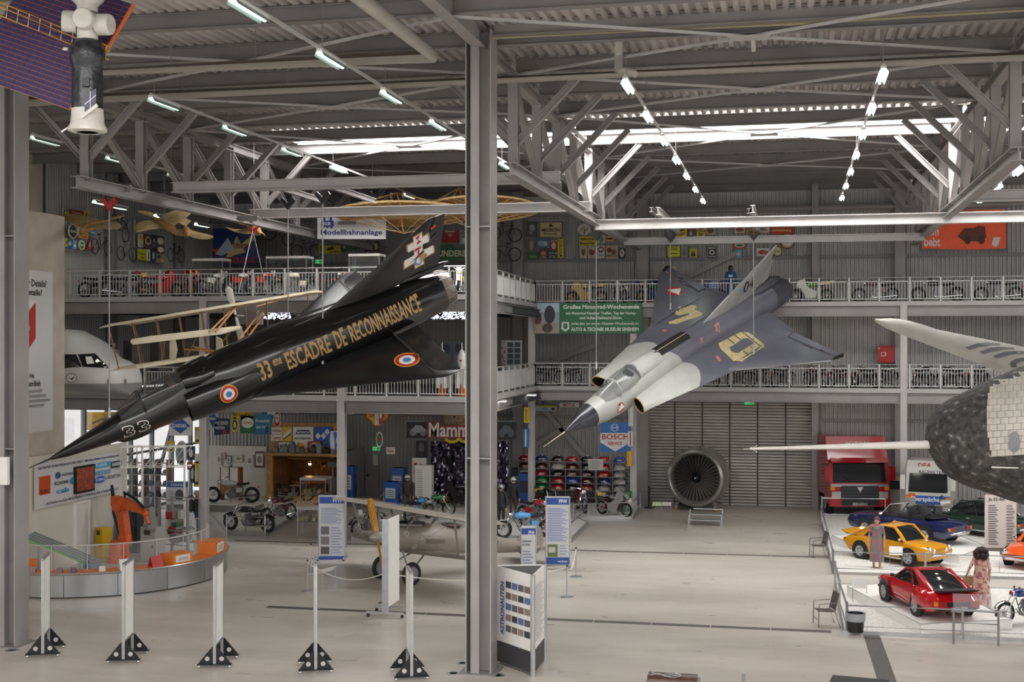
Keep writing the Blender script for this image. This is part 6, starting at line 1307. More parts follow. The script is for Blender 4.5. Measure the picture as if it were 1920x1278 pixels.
# GROUND FLOOR, LEFT: SIGNS
GS = 'hanging garage signs under the gallery'
fg = fY(59.6)
Dm = [(.5, 0), (1, .5), (.5, 1), (0, .5)]
for row in ((fY(49), 318, 780, 360, 816, '#d5d5d2', [('p', [(.5, .1), (.95, .5), (.5, .98), (.05, .5)], '#2a55a0'), T_('DIESEL', .16, .42, .84, .6, '#e8e8e4')], 'white square sign with blue diamond and fuel name'), (fY(52), 391, 766, 409, 806, '#c8ccd0', [('p', [(.5, .1), (.97, .55), (.5, .95), (.03, .55)], '#2f5f9f'), T_('ARAL', .15, .48, .85, .6, '#e8e8e4')], 'narrow white sign with blue diamond'),
 (fY(52), 402, 783, 431, 816, '#1f2c4e', [T_('PHOENIX', .05, .6, .95, .82, '#d6d8dc'), T_('REIFEN', .1, .35, .7, .52, '#d6d8dc'), ('e', .7, .2, .15, .12, '#a03030')], 'navy tilted tyre sign', [(.02, 0), (.97, .1), (1, .95), (.05, 1)]), (fY(52), 436, 758, 476, 785, '#d6b21c', [T_('VEITH', .2, .6, .8, .85, '#8a3018'), T_('B.F.Goodrich', .08, .2, .92, .45, '#5a3a18')], 'yellow bell-shaped tyre sign', [(0, 0), (1, 0), (.85, .8), (.7, 1), (.3, 1), (.15, .8)]),
 (fY(52), 434, 782, 448, 810, '#d9bc28', [('e', .5, .5, .35, .35, '#28427a'), ('e', .5, .5, .2, .2, '#d9bc28')], 'oval yellow sign with blue ring', 'ell'), (fY(52), 452, 779, 478, 812, '#2d6a45', [('e', .5, .6, .44, .3, '#e2ded2'), T_('CASTROL', .12, .52, .88, .68, '#a0302a')], 'green oil sign with white oval'), (fY(55), 478, 776, 509, 814, '#2f6f8c', [T_('Fortschritt', .08, .6, .92, .75, '#c2d4dc'), T_('dank Aral', .1, .3, .7, .45, '#c2d4dc'), ('r', .65, .1, .85, .38, '#1d4560')], 'teal sign with pale handwriting'),
 (fY(59), 493, 757, 524, 785, '#2a4a9c', [('e', .45, .5, .18, .35, '#d8dade'), ('e', .6, .4, .25, .15, '#d8dade')], 'blue sign with a white tyre figure'), (fY(53), 514, 771, 527, 800, '#a8282a', [('e', .5, .55, .35, .3, '#dcd8d2'), T_('VEEDOL', .15, .5, .85, .62, '#20283a')], 'red oval oil sign', 'ell', '#d8d0c8'), (fg, 562, 757, 612, 774, '#33211c', [T_('TABU', .18, .4, .82, .9, '#cdb96a'), T_('Motoren-Oel', .25, .08, .95, .32, '#a83a2c')], 'dark sign with cream letters over the workshop'),
 (fY(54), 632, 760, 670, 777, '#d8dade', [('e', .5, .5, .44, .42, '#2a4f96'), T_('PHOENIX', .15, .38, .85, .62, '#e4e6e8')], 'blue and white oval sign behind the gallery column', 'ell'), (fY(52), 688, 763, 729, 798, '#e0a818', [T_('SHELL', .1, .45, .9, .72, '#a8321c')], 'yellow scallop-shaped fuel sign', [(.35, 0), (.65, 0), (.75, .2), (1, .45), (.98, .8), (.8, 1), (.2, 1), (.02, .8), (0, .45), (.25, .2)], '#a8321c'),
 (fY(51), 704, 766, 717, 796, '#c9c9c6', [], 'white lightbox sign in front of the scallop'), (fY(50.9), 711, 766, 718, 795, '#a03030', [('e', .5, .55, .3, .18, '#d8d8d4')], 'red strip sign on the white lightbox'), (fY(52), 706, 809, 718, 838, '#d6d6d2', [('e', .5, .5, .4, .42, '#2e6a44'), ('r', .1, .42, .9, .58, '#a83028')], 'round white and green oil sign', 'ell'), (fY(55), 725, 838, 741, 851, '#d2ccc0', [T_('Kwi', .2, .25, .8, .75, '#a83a34')], 'small cream sign beside the crossed braces'),
 (fY(46.5), 619, 808, 640, 842, '#c9ccd0', [('p', [(.45, .0), (.55, .0), (1, .2), (1, .95), (.3, .95), (.45, .5)], '#2c5fae'), T_('K', .6, .35, .85, .65, '#e6e8ea')], 'blue and silver shield sign on the gallery column', [(.1, .05), (.6, 0), (1, .2), (1, .98), (.1, 1), (0, .5)]),
 (fY(50), 160, 772, 228, 806, '#dcae1a', [('p', [(.1, .08), (.48, .08), (.29, .92)], '#c4783a'), T_('JET', .2, .5, .38, .66, '#e8cf6a'), T_('SHELL', .17, .3, .42, .45, '#e8cf6a'), ('l', .52, .55, .95, .9, 4, '#9a6a24')], 'yellow sign with an orange triangle behind the jet\'s probe'), (fY(58), 763, 788, 805, 821, '#26272b', [('e', .3, .35, .16, .22, '#8a8f94'), ('e', .75, .35, .16, .22, '#8a8f94'), ('p', [(.2, .4), (.4, .75), (.7, .7), (.85, .45), (.5, .3)], '#a9adb0'), ('r', 0, .93, 1, 1, '#7f9098')], 'dark poster of a silver motorcycle left of the red script'), (fY(58), 930, 788, 968, 824, '#232428', [('e', .3, .35, .16, .22, '#60666c'), ('e', .75, .35, .16, .22, '#60666c'), ('p', [(.2, .4), (.4, .75), (.7, .7), (.85, .45), (.5, .3)], '#6a7278'), ('r', 0, .93, 1, 1, '#7f9098')], 'dark poster of a motorcycle right of the main pillar'),
 (fY(58.8), 780, 826, 802, 858, '#2a2a2c', [('e', .5, .6, .25, .3, '#6f7276'), ('e', .5, .25, .1, .2, '#4a4a4c')], 'black portrait poster beside the silver curtain'), (fY(57.5), 773, 858, 800, 905, '#d2d0cc', [('e', .25, .75, .12, .07, '#a83834'), ('e', .6, .72, .15, .06, '#5a6a94'), ('e', .8, .65, .1, .06, '#9a3a38'), ('r', .15, .4, .8, .55, '#8a90a0'), ('r', .2, .12, .75, .28, '#4a78b4')], 'white sponsor poster beside the silver curtain')):
 s_ = sign(*row[:7], row[7], GS, row[8] if len(row) > 8 else 'rect', edge=row[9] if len(row) > 9 else None)
# right-hand signs by the tank rack
for row in ((fY(60.8), 1003, 760, 1044, 770, '#c8b430', [('r', .0, .0, 1, .75, '#a9b4ba'), T_('JURID', .35, .15, .6, .65, '#2a3a5a'), ('e', .85, .4, .08, .25, '#2a2a2a')], 'long yellow and silver strip sign above the tank rack'), (fY(60.8), 1050, 754, 1086, 763, '#d4d2cc', [T_('MOTUL', .18, .2, .82, .8, '#b02a2a')], 'white sign with red capitals above the tank rack'), (fY(60.8), 1092, 748, 1112, 756, '#d0bf7a', [T_('KOLB', .1, .2, .9, .8, '#8a3020')], 'cream strip sign by the grey jet\'s nose'),
 (fY(57.2), 983, 763, 994, 792, '#d0b41c', [('r', .3, .1, .55, .9, '#a48a14')], 'yellow box sign on the corner column'), (fY(57.2), 982, 803, 992, 838, '#3a6ea8', [('r', .35, .05, .6, .95, '#d4d8dc')], 'blue and white box sign on the corner column'), (fY(57.2), 1179, 750, 1188, 798, '#c9c7c2', [('r', .1, .1, .3, .9, '#a8a6a2')], 'tall white box sign on the column by the roller door'), (fY(57.2), 1178, 808, 1187, 836, '#cfccc6', [('r', .4, .05, .65, .95, '#a02a2a')], 'red and white box sign on the column by the roller door'), (fY(57.2), 1176, 845, 1185, 873, '#d29a1c', [('r', .1, .1, .4, .9, '#b9831a')], 'orange box sign on the column by the roller door')):
 sign(*row[:7], row[7], 'signs around the tank rack', th=.12)
bo = sign(fY(57.4), 1126, 792, 1182, 847, '#2a64a8', [('p', [(0, .65), (1, .65), (1, .33), (.5, .02), (0, .33)], '#cfccc8'), T_('BOSCH', .05, .43, .95, .61, '#a82424'), T_('SERVICE', .25, .24, .73, .35, '#a82424'), ('e', .48, .83, .13, .13, '#c2d2e0'), ('e', .48, .83, .11, .11, '#2a64a8'), ('r', .4, .78, .43, .88, '#c2d2e0'), ('r', .53, .78, .56, .88, '#c2d2e0'), ('r', .43, .82, .53, .84, '#c2d2e0')], 'blue and white pennant service sign hanging by the column', 'signs around the tank rack')
for k in (.2, .8): MB().cyl(onY(1126 + 56 * k, 792, 57.4), onY(1126 + 56 * k, 746, 57.4), .012, n=4).build('hanging_wire', cablem, bo)
# neon script with mammoth
mm = thing('mammoth_neon_sign', 'red script sign under a plaster mammoth head', 'sign', onY(850, 825, 57), 0, None, world=True)
O = onY(805, 822, 57); U = onY(900, 822, 57) - O; W = onY(805, 790, 57) - O
mb = MB(); addtext(mb, 'Mammut', O, U, W, 0, .1, 1.05, .95, bold=True); mb2 = MB()
for p in mb.v: p.y -= .08
mbs = mb.build('script_face', colm('#d8d2cc', .4), mm)
mb = MB(); addtext(mb, 'Mammut', O, U, W, -.04, .02, 1.1, 1.04, bold=.075); mb.build('script_body', colm('#a8202c', .4), mm)
for cx in (.45, .72): MB().tube([O + U * (cx + .13 * math.cos(a)) + W * (.05 + .25 * math.sin(a)) for a in [PI + i * PI / 8 for i in range(9)]], .07, 8).build('yellow_tusk', colm('#d8b818', .4), mm)
hd_ = onY(868, 782, 58.1); fur = mat('beige_plaster_fur', '#a48f74', .8, 0, .35, 6, bump=.5)
MB().ball(hd_, (.95, .6, .85), 20).ball(hd_ + V((.1, -.1, .55)), (.7, .5, .45), 16).ball(hd_ + V((.1, -.35, -.55)), (.4, .4, .5), 14).build('mammoth_head', fur, mm, 60)
for s in (-1, 1): MB().ball(hd_ + V((s * .4 + .15, -.55, .05)), .06, 8).build('eye', black, mm)
MB().cyl(hd_ + UP * .6, V((hd_.x, hd_.y, Z1 - .3)), .03, n=6).build('hanging_wire', cablem, mm)
# crumpled silver curtain
for (xa, xb, lb) in ((808, 884, 'crumpled silver foil curtain left of the main pillar'), (929, 953, 'crumpled silver foil curtain right of the main pillar')):
 t = thing('foil_curtain', lb, 'curtain', onY((xa + xb) / 2, 930, 58), 0, 'foil curtains behind the prototype bike', world=True); mb = MB(); n_, m_ = 30 if xb - xa > 40 else 12, 24
 a, b = onY(xa, 826, 58), onY(xb, 930, 58); rnd = random.Random(2)
 vs = [V((a.x + (b.x - a.x) * i / n_, 58 + rnd.uniform(-.09, .09) + .05 * math.sin(i * 1.3), a.z + (0.05 - a.z) * j / m_)) for j in range(m_ + 1) for i in range(n_ + 1)]
 mb.add(vs, [(j * (n_ + 1) + i, j * (n_ + 1) + i + 1, (j + 1) * (n_ + 1) + i + 1, (j + 1) * (n_ + 1) + i) for j in range(m_) for i in range(n_)]).build('foil', mat('crumpled_silver_foil', '#7d7486', .12, .9, .3, 3), t, 20)
 MB().tube([a, V((b.x, 58, a.z))], .03, 6).build('curtain_rail', steel, t)
# WORKSHOP AND GARAGE ITEMS
YG = 57.0
wk = thing('workshop_diorama', 'wooden workshop stall with dark interior and a hanging lamp', 'stall', onY(575, 935, YG), 0, None, world=True)
xa, xb = atx(499, YG), atx(640, YG); xo = atx(511, YG); zt_ = onY(570, 828, YG).z; zo = onY(570, 854, YG).z
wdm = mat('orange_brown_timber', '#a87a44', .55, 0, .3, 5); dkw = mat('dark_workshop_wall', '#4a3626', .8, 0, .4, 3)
MB().box(xa, YG, 0, xo, YG + .15, zo).build('left_post', wdm, wk); MB().box(xb - .2, YG, 0, xb, YG + .15, zo).build('right_post', wdm, wk)
MB().box(xa, YG - .3, zo, xb, YG + 2.6, zo + .12).build('shelf_roof', wdm, wk); MB().box(xa, YG + .6, zo + .12, xb, YG + .7, zt_ + .85).build('sign_backing', wdm, wk)
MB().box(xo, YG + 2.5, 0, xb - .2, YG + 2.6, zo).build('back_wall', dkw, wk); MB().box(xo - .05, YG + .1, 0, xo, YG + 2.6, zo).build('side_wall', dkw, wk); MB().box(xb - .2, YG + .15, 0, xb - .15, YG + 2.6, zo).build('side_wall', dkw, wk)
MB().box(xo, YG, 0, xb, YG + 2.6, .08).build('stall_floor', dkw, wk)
MB().box(xo + .2, YG + 1.9, .8, xb - .5, YG + 2.5, .88).build('workbench', wood, wk)
for i in range(3): MB().cyl((xo + .6 + .5 * i, YG + .4, zo - .15), (xb - 1.2 + .3 * i, YG + 1.2, zo - .3), .05, n=8).build('roof_pole', wood, wk)
lp = onY(581, 869, YG + 1.2); MB().ball(lp, .07, 10).build('bulb', mat('warm_lamp_bulb', '#ffb45a', .4, emit=90), wk); MB().cyl(lp, V((lp.x, lp.y, zo)), .012, n=4).build('lamp_cord', black, wk)
MB().lathe([(.05, .12), (.2, .03)], lp, (0, 0, 1), 12).build('lamp_shade', steel_d, wk)
for i in range(14):
 rnd = random.Random(i); x = rnd.uniform(xo + .3, xb - .5); z = rnd.uniform(1.0, 2.0); MB().box(x, YG + 2.4, z, x + rnd.uniform(.05, .3), YG + 2.48, z + rnd.uniform(.1, .35)).build('hung_tool', colm(('#6a5a48', '#4a4440', '#7a6a50')[i % 3], .6), wk)
MB().box(xb - 1.1, YG + 1.2, 0, xb - .7, YG + 1.6, 1.2).cyl((xb - .9, YG + 1.4, 1.2), (xb - .9, YG + 1.4, 2.0), .08, n=8).box(xb - 1.15, YG + 1.2, 1.7, xb - .65, YG + 1.6, 1.95).build('drill_press', steel_d, wk)
bike('veteran', (onY(548, 925, YG + .6).x, YG + .7, .08), .1, '#6a5638', 'dusty brown veteran motorcycle inside the workshop stall', 'motorcycles of the workshop bay')
WS = 'signs on the workshop stall'
for (x0, y0, x1, y1, base, it, lb, dy) in ((509, 801, 530, 813, '#d5cdc4', [T_('VERIN', .1, .3, .9, .7, '#9a2c26')], 'pale sign with red capitals above the timber stall', .55), (509, 814, 530, 826, '#d8d2c0', [T_('Castrol', .1, .25, .9, .75, '#b03028')], 'pale sign with red script above the timber stall', .55), (531, 800, 548, 827, '#d8a822', [('p', [(.1, .2), (.9, .65), (.9, .9), (.1, .45)], '#d6d8d8'), ('p', [(.1, .1), (.9, .5), (.9, .6), (.1, .2)], '#2c3c70')], 'yellow sign with diagonal white band', .55), (550, 800, 588, 827, '#d6d4cc', [('p', [(.12, .5), (.88, .5), (.8, .8), (.2, .8)], '#24345e'), T_('MÜNCH', .2, .56, .8, .74, '#e2e2de'), T_('MOTORRÄDER', .1, .14, .9, .3, '#2c2c34')], 'white sign with dark maker lettering over the stall', .55), (590, 800, 625, 826, '#2f56a4', [('p', [(x - .15, .35), (x, .6), (x + .15, .35), (x, .1)], '#d6dae0') for x in (.2, .5)] + [('p', [(x - .15, .65), (x, .9), (x + .15, .65), (x, .4)], '#c2cad8') for x in (.7,)], 'blue sign with white diamonds over the stall', .55), (626, 800, 636, 808, '#c8a42a', [('e', .5, .5, .3, .3, '#6a5020')], 'small ochre sign at the stall corner', .55),
 (524, 829, 549, 850, '#ced4d6', [T_('Mobil', .06, .55, .8, .85, '#25407e')], 'white fuel sign behind the watering cans', .5), (553, 827, 577, 851, '#d5d3cb', [('e', .5, .65, .3, .25, '#dba21a')], 'white sign with yellow shell behind the cans', .5), (578, 827, 603, 851, '#a82a28', [('e', .5, .55, .38, .35, '#d6c8b8'), T_('Veedol', .22, .5, .78, .65, '#2a2a30')], 'red sign with cream oval behind the cans', .5), (606, 827, 622, 851, '#2f5aa0', [('e', .5, .4, .3, .25, '#c03a3a')], 'blue sign with red motif behind the cans', .5)):
 sign(fY(YG + dy), x0, y0, x1, y1, base, it, lb, WS)
for i, px in enumerate((518, 535, 549, 566, 587, 598, 612, 625)):
 x = atx(px, YG + .1); t = thing('metal_can', ('dented grey watering can', 'grey can with twin spouts', 'slim grey oil can', 'squat grey jug', 'dark grey jug', 'tin with white label', 'black and red oil tin', 'large grey milk can')[i] + ' on the stall roof', 'can', (x, YG + .12, zo + .12), 0, 'cans on the stall roof'); h_ = .3 + .12 * (i % 3)
 MB().lathe([(0, 0), (.14, 0), (.15, h_ * .7), (.07, h_ * .9), (.08, h_), (0, h_)], (0, 0, 0), (0, 0, 1), 12).build('body', colm(('#70726f', '#7c7e7a', '#646a6c', '#5c5c58', '#46484a', '#8a8a86', '#3a2a28', '#7a7c7a')[i], .5, .4), t, 30)
 MB().tube([(.12, 0, h_ * .3), (.28, 0, h_ * .9)], .022, 6).build('spout', steel_d, t); MB().tube([(-.12, 0, h_ * .4), (-.22, 0, h_ * .7), (-.1, 0, h_ * .95)], .014, 6).build('handle', steel_d, t)
# white partition with pictures left of the stall
pt = struct('wall_partition', 'white painted partition with framed pictures', (atx(445, 59), 59, 0))
MB().box(atx(391, 59), 59, 0, atx(500, 59), 59.12, onY(445, 836, 59).z).build('panel', offw, pt)
for i, (x0, y0, x1, y1, c, d_) in enumerate(((407, 850, 416, 872, '#c5c2b8', 'pale'), (426, 854, 434, 868, '#5a7088', 'blue'), (462, 852, 476, 874, '#d0cdc4', 'white'), (479, 846, 496, 876, '#6a4a44', 'dark red'), (418, 848, 424, 860, '#a8584a', 'round red'), (440, 852, 456, 866, '#bab6aa', 'beige'))):
 sign(fY(58.96), x0, y0, x1, y1, c, [('r', .12, .12, .88, .88, '#d6d2c8'), ('e', .5, .5, .25, .25, '#8f8c84')], d_ + ' framed picture on the white partition', 'pictures on the white partition', name='framed_picture', cat='picture')
bx_ = thing('picture_cabinet', 'brown cabinet with framed sheets in front of the partition', 'cabinet', onY(430, 905, 57), 0, None, world=True); MB().box(atx(412, 57), 57, .4, atx(449, 57), 57.4, onY(430, 876, 57).z).build('body', wood, bx_)
for k in range(2): MB().box(atx(415 + k * 17, 57), 56.97, .9, atx(429 + k * 17, 57), 57, 1.7).build('framed_sheet', offw, bx_)
for k in (412, 447): MB().box(atx(k, 57), 57, 0, atx(k + 2, 57), 57.4, .4).build('leg', wood, bx_)
# display collage, door, pumps
dg_ = thing('oil_can_display', 'angled display of yellow and green oil cans behind the column', 'display', onY(668, 945, 56), 0, None, world=True); rnd = random.Random(11)
a, b = onZ(650, 950), onZ(682, 938);
MB().obox(V((a.x, a.y, 0)), b - a, V((0, .1, 0)), UP * 2.6).build('backing', steel_d, dg_)
for i in range(5):
 for j in range(11):
  q_ = a.lerp(b, (i + .1) / 5); MB().obox(V((q_.x, q_.y - .06, .1 + j * .225)), (b - a) * .16, V((0, -.04, 0)), UP * .19).build('can_front', colm(rnd.choice(('#c8a428', '#2f6a4c', '#38607e', '#b8b0a0', '#8a2e28', '#d0b850', '#34444e')), .45), dg_)
dr = struct('door_2', 'grey steel door under the exit sign', onY(700, 930, YB - .1)); MB().box(atx(687, YB), YB - .14, 0, atx(712, YB), YB - .06, onY(700, 852, YB).z).build('leaf', steel, dr); MB().box(atx(701, YB), YB - .16, 1.55, atx(710, YB), YB - .14, 2.1).build('notice', offw, dr); MB().box(atx(688, YB) + .05, YB - .2, 1.0, atx(689, YB) + .12, YB - .14, 1.06).build('handle', chrome, dr)
def pump(px, py, w, h, c1, c2, lab, top='flat'):
 p = onZ(px, py); t = thing('fuel_pump', lab, 'fuel pump', p, -TH * .5, 'old fuel pumps')
 bd = MB().box(-w / 2, -w * .35, 0, w / 2, w * .35, h); bd.build('body', colm(c1, .3, 0, .4), t)
 MB().box(-w / 2 - .03, -w * .35 - .03, h - .3, w / 2 + .03, w * .35 + .03, h).build('head', colm(c1, .3, 0, .4), t); MB().box(-w * .38, -w * .35 - .045, h * .42, w * .38, -w * .35 - .005, h * .78).build('dial_panel', colm(c2, .4), t)
 for k in range(4): MB().box(-w * .28, -w * .35 - .052, h * (.48 + .07 * k), w * .28, -w * .35 - .045, h * (.5 + .07 * k)).build('counter_line', colm('#3a4654', .5), t)
 MB().box(-w / 2 - .02, -w * .35 - .02, 0, w / 2 + .02, w * .35 + .02, .12).build('plinth', steel_d, t); MB().tube([(w / 2, 0, h * .8), (w / 2 + .12, 0, h * .5), (w / 2 + .06, 0, h * .25), (w / 2, 0, h * .6)], .022, 6).build('hose', rubber, t)
pump(654, 948, .62, 1.9, '#26509a', '#c9ccd0', 'blue fuel pump behind the gallery column'); pump(748, 943, .6, 1.7, '#3a6ab0', '#d2d4d6', 'blue and white fuel pump with arched top'); pump(736, 955, .62, 1.3, '#2a5aa8', '#c8cdd2', 'low blue fuel pump beside the leather-clad mannequin'); pump(988, 948, .65, 1.55, '#2c5fae', '#3a3f48', 'blue fuel pump beside the tank rack'); pump(970, 940, .5, 1.6, '#3a4a60', '#c6c8ca', 'slate fuel pump with arrow plate beside the tank rack')
tw_ = thing('white_tower_display', 'tall white slatted tower beside the foil curtain', 'display', onZ(796, 952), 0, None)
MB().box(-.4, -.2, 0, .4, .2, 2.0).build('body', white, tw_)
for k in range(16): MB().box(-.3, -.215, .25 + k * .1, -.05, -.2, .29 + k * .1).build('slot', steel_l, tw_)
# tank rack
YR = 60.2; tanks = ['red navy black red black red blue', 'maroon maroon silver maroon black red silver', 'silver red black brown purple scarlet silver', 'black green red blue maroon navy silver', 'grey green red black red grey silver']
CT = dict(red='#a01c26', navy='#1f2f66', black='#1d1d20', blue='#2b4aa0', maroon='#4a161c', silver='#b4b4b2', brown='#5c3a2e', purple='#3c1a30', scarlet='#c01418', green='#1f8a3c', grey='#8d8d8e')
cols = (984, 1015, 1046, 1072.5, 1100, 1132, 1162); rys = (864, 878, 891, 904, 917)
rk = thing('tank_rack', 'grey shelf rack holding rows of motorcycle tanks', 'rack', onY(1075, 940, YR), 0, None, world=True)
xl, xr_ = atx(975, YR), atx(1180, YR)
for y in rys + (930,): MB().box(xl, YR - .3, onY(1075, y, YR).z - .03, xr_, YR + .3, onY(1075, y, YR).z).build('shelf', steel_d, rk)
for i in range(8): x = xl + (xr_ - xl) * i / 7; MB().box(x - .015, YR - .28, 0, x + .015, YR + .3, onY(1075, 862, YR).z).build('upright', steel_d, rk)
TK = None
for j, row in enumerate(tanks):
 for i, c in enumerate(row.split()):
  p = (atx(cols[i], YR - .05), YR - .05, onY(1075, rys[j], YR).z)
  if TK is None:
   TK = thing('motorcycle_tank', '', 'fuel tank'); MB().loft([[V((x, .17 * k * math.cos(a), .0 + (.27 * k2 * math.sin(a) if math.sin(a) > 0 else .0))) for a in [PI * q / 10 for q in range(11)]] for x, k, k2 in ((-.28, .5, .4), (-.2, .85, .8), (0, 1, 1), (.16, .95, .95), (.27, .6, .6))], True, True).build('shell', paint, TK, 50); MB().cyl((.05, 0, .25), (.05, 0, .3), .04, n=8).build('filler_cap', chrome, TK); MB().box(-.1, -.185, .08, .12, -.165, .13).build('badge', flat, TK); o = TK
  else: o = dup(TK)
  o.location = p; o.rotation_euler = (0, 0, (i * 3 + j) % 3 * .25); o.scale = (1.05, 1.05, .95)
  tag(o, '%s motorcycle tank on the %s shelf of the rack%s' % ({'silver': 'polished silver', 'scarlet': 'bright scarlet', 'navy': 'dark blue', 'purple': 'dark purple'}.get(c, c), ('top', 'second', 'middle', 'fourth', 'lowest')[j], (', beside the corner column', ', second bay', ', third bay', ', middle bay', ', behind the white notice', ', sixth bay', ', by the door column')[i]), 'fuel tank', 'motorcycle tanks on the rack')
  for ch in o.children: ch.color = lin(CT[c] if 'shell' in ch.name else '#c9b88a') + (1,)
nt_ = sign(fY(YR - .4), 1103, 860, 1131, 881, '#cfccc6', [('l', .1, .1, .9, .9, 7, '#8f8c88')], 'white printed notice hung before the tank rack', None, name='notice', cat='notice', th=.01)
MB().box(atx(1116, YR - .38), YR - .395, 0, atx(1118, YR - .38), YR - .375, onY(1117, 880, YR - .4).z).build('post', steel_d, nt_)
# GRAVEL ISLANDS ON THE LEFT, MOTORCYCLES
gravel = mat('white_gravel', '#d6d3cd', .9, 0, .3, 22, bump=1.0)
def island(name, pts, label, z=.12):
 g = struct(name, label, onZ(*pts[0])); P_ = [onZ(x, y) for x, y in pts]; n_ = len(P_)
 MB().add([V((p.x, p.y, z)) for p in P_], [tuple(range(n_))]).build('gravel_bed', gravel, g)
 for i in range(n_): MB().beam(V((P_[i].x, P_[i].y, z / 2 + .01)), V((P_[(i + 1) % n_].x, P_[(i + 1) % n_].y, z / 2 + .01)), .05, z + .02).build('kerb', alu, g)
 return g
island('trim_4', [(425, 1003), (497, 1006), (600, 946), (640, 936), (360, 930)], 'white gravel island in front of the workshop')
island('trim_5', [(660, 1012), (1070, 1018), (1104, 985), (1075, 972), (1186, 973), (1202, 957), (1190, 948), (700, 950)], 'white gravel island in front of the tank rack')
def fbike(px, py, kind, rz, col, lab, over=None, z=.12, grp='motorcycles on the gravel islands', sc=1.0): return bike(kind, onZ(px, py, z), rz, col, lab, grp, over, 0, sc)
pd = thing('bike_plinth', 'low grey plinth under the silver motorcycle', 'plinth', onZ(436, 962)); MB().box(-1.3, -.5, 0, 1.3, .5, .42).build('block', steel_d, pd); MB().box(-1.32, -.52, .42, 1.32, .52, .46).build('top', offw, pd)
fbike(436, 942, 'cruiser', PI + .15, '#b4b6b8', 'silver touring motorcycle on the low plinth', z=.46, sc=1.1); fbike(467, 996, 'cruiser', PI - .2, '#19191c', 'black cruiser motorcycle at the edge of the gravel island', sc=1.1); fbike(522, 978, 'classic', -1.9, '#5a1a24', 'dark red motorcycle seen from the front on the gravel', sc=1.1)
fbike(690, 1003, 'cross', -1.9, '#3a3a3c', 'black motorcycle with gold rim behind the biplane\'s propeller', {'rim': '#c09020'})
fbike(865, 950, 'sport', PI - .1, '#202024', 'black prototype motorcycle before the foil curtain', sc=1.15); fbike(812, 968, 'classic', .5, '#1f7a3c', 'green motorcycle behind the biplane wing'); fbike(785, 975, 'classic', 1.2, '#3a8ac0', 'light blue motorcycle beside the leather-clad mannequin')
fbike(1004, 982, 'classic', -.6, '#b02028', 'red motorcycle beside the blue fuel pump', sc=1.1); fbike(1090, 958, 'classic', -1.2, '#8a1f26', 'dark red motorcycle with black headlamp before the tank rack', sc=1.1); fbike(1022, 958, 'race', -.9, '#26262a', 'black motorcycle half hidden by the information stand'); fbike(1152, 966, 'race', -.5, '#9a9a98', 'grey racer with round yellow number plate', {'number_plate': '#d8c01c'}); fbike(985, 1008, 'cruiser', PI + .5, '#4a9ad0', 'pale blue and white motorcycle beside the main pillar', {'mudguard': '#c8ccd0'}, sc=1.1)
lea = mat('brown_leather_jacket', '#3a302a', .5, 0, .2, 8); blk_c = mat('dark_cloth', '#2a2a2e', .7, 0, .2, 8); hel = colm('#c9c0a8', .3)
person('leather_clad_mannequin', 'mannequin in brown leather jacket and cream helmet beside the low blue pump', onZ(764, 966, .12), -PI / 2 + .2, [skin, lea, mat('grey_breeches', '#5a554e', .7), black], helmet=hel, cat='mannequin', h=1.75, group='rider mannequins')
person('leather_clad_mannequin', 'mannequin in black coat and silver helmet right of the main pillar', onZ(940, 992, .12), -PI / 2 - .3, [skin, blk_c, blk_c, black], helmet=colm('#a8a8a4', .2, .6), cat='mannequin', h=1.8, group='rider mannequins')
person('leather_clad_mannequin', 'mannequin in dark leathers with white helmet by the slate pump', onZ(962, 972, .12), -PI / 2 + .4, [skin, blk_c, lea, black], helmet=colm('#d2cec4', .3), cat='mannequin', h=1.75, group='rider mannequins')
dr_ = thing('oil_drum', 'green and white oil drum with red lettering beside the column', 'drum', onZ(1171, 958, .12)); MB().lathe([(0, 0), (.32, 0), (.34, .02), (.32, .04), (.32, .3), (.34, .32), (.32, .34), (.32, .88), (.34, .9), (0, .9)], (0, 0, 0), (0, 0, 1), 24).build('shell', colm('#2f7a50', .4), dr_, 30)
MB().lathe([(.326, .36), (.326, .6)], (0, 0, 0), (0, 0, 1), 24).build('white_band', white, dr_); mb = MB(); addtext(mb, 'Castrol', (0, -.332, 0), (1, 0, 0), (0, 0, 1), -.2, .4, .2, .55, bold=True)
mb.v = [V((p.x, -math.sqrt(max(0, .333 ** 2 - p.x ** 2)), p.z)) for p in mb.v]; mb.build('lettering', RED, dr_)
# glass cases on the floor
for (px, py, w, h, lb) in ((592, 952, 1.25, 1.45, 'tall glass case with grey lid on the gravel island'), (582, 1002, .9, 1.15, 'low glass case on steel pedestal behind the information stand')):
 t = thing('floor_showcase', lb, 'display case', onZ(px, py), .1, 'floor showcases'); d_ = w * .4
 MB().box(-w / 2, -d_, h - .12, w / 2, d_, h).build('lid', steel_l, t); MB().box(-w / 2, -d_, h * .45, w / 2, d_, h * .48).build('tray', steel_d, t)
 for x in (-1, 1):
  for y in (-1, 1): MB().box(x * (w / 2 - .03) - .02, y * (d_ - .03) - .02, 0, x * (w / 2 - .03) + .02, y * (d_ - .03) + .02, h - .12).build('leg', alu, t)
 MB().box(-w / 2, -d_, h * .48, w / 2, -d_ + .01, h - .12).build('front_pane', glass, t)
 for k in range(5): MB().box(-w / 2 + .1 + k * w * .17, -.1, h * .48, -w / 2 + .2 + k * w * .17, .05, h * .48 + .15 + .05 * (k % 3)).build('exhibit', colm(('#b8b030', '#8a8a88', '#5a6a58', '#c0b890', '#7a4a3a')[k], .4), t)
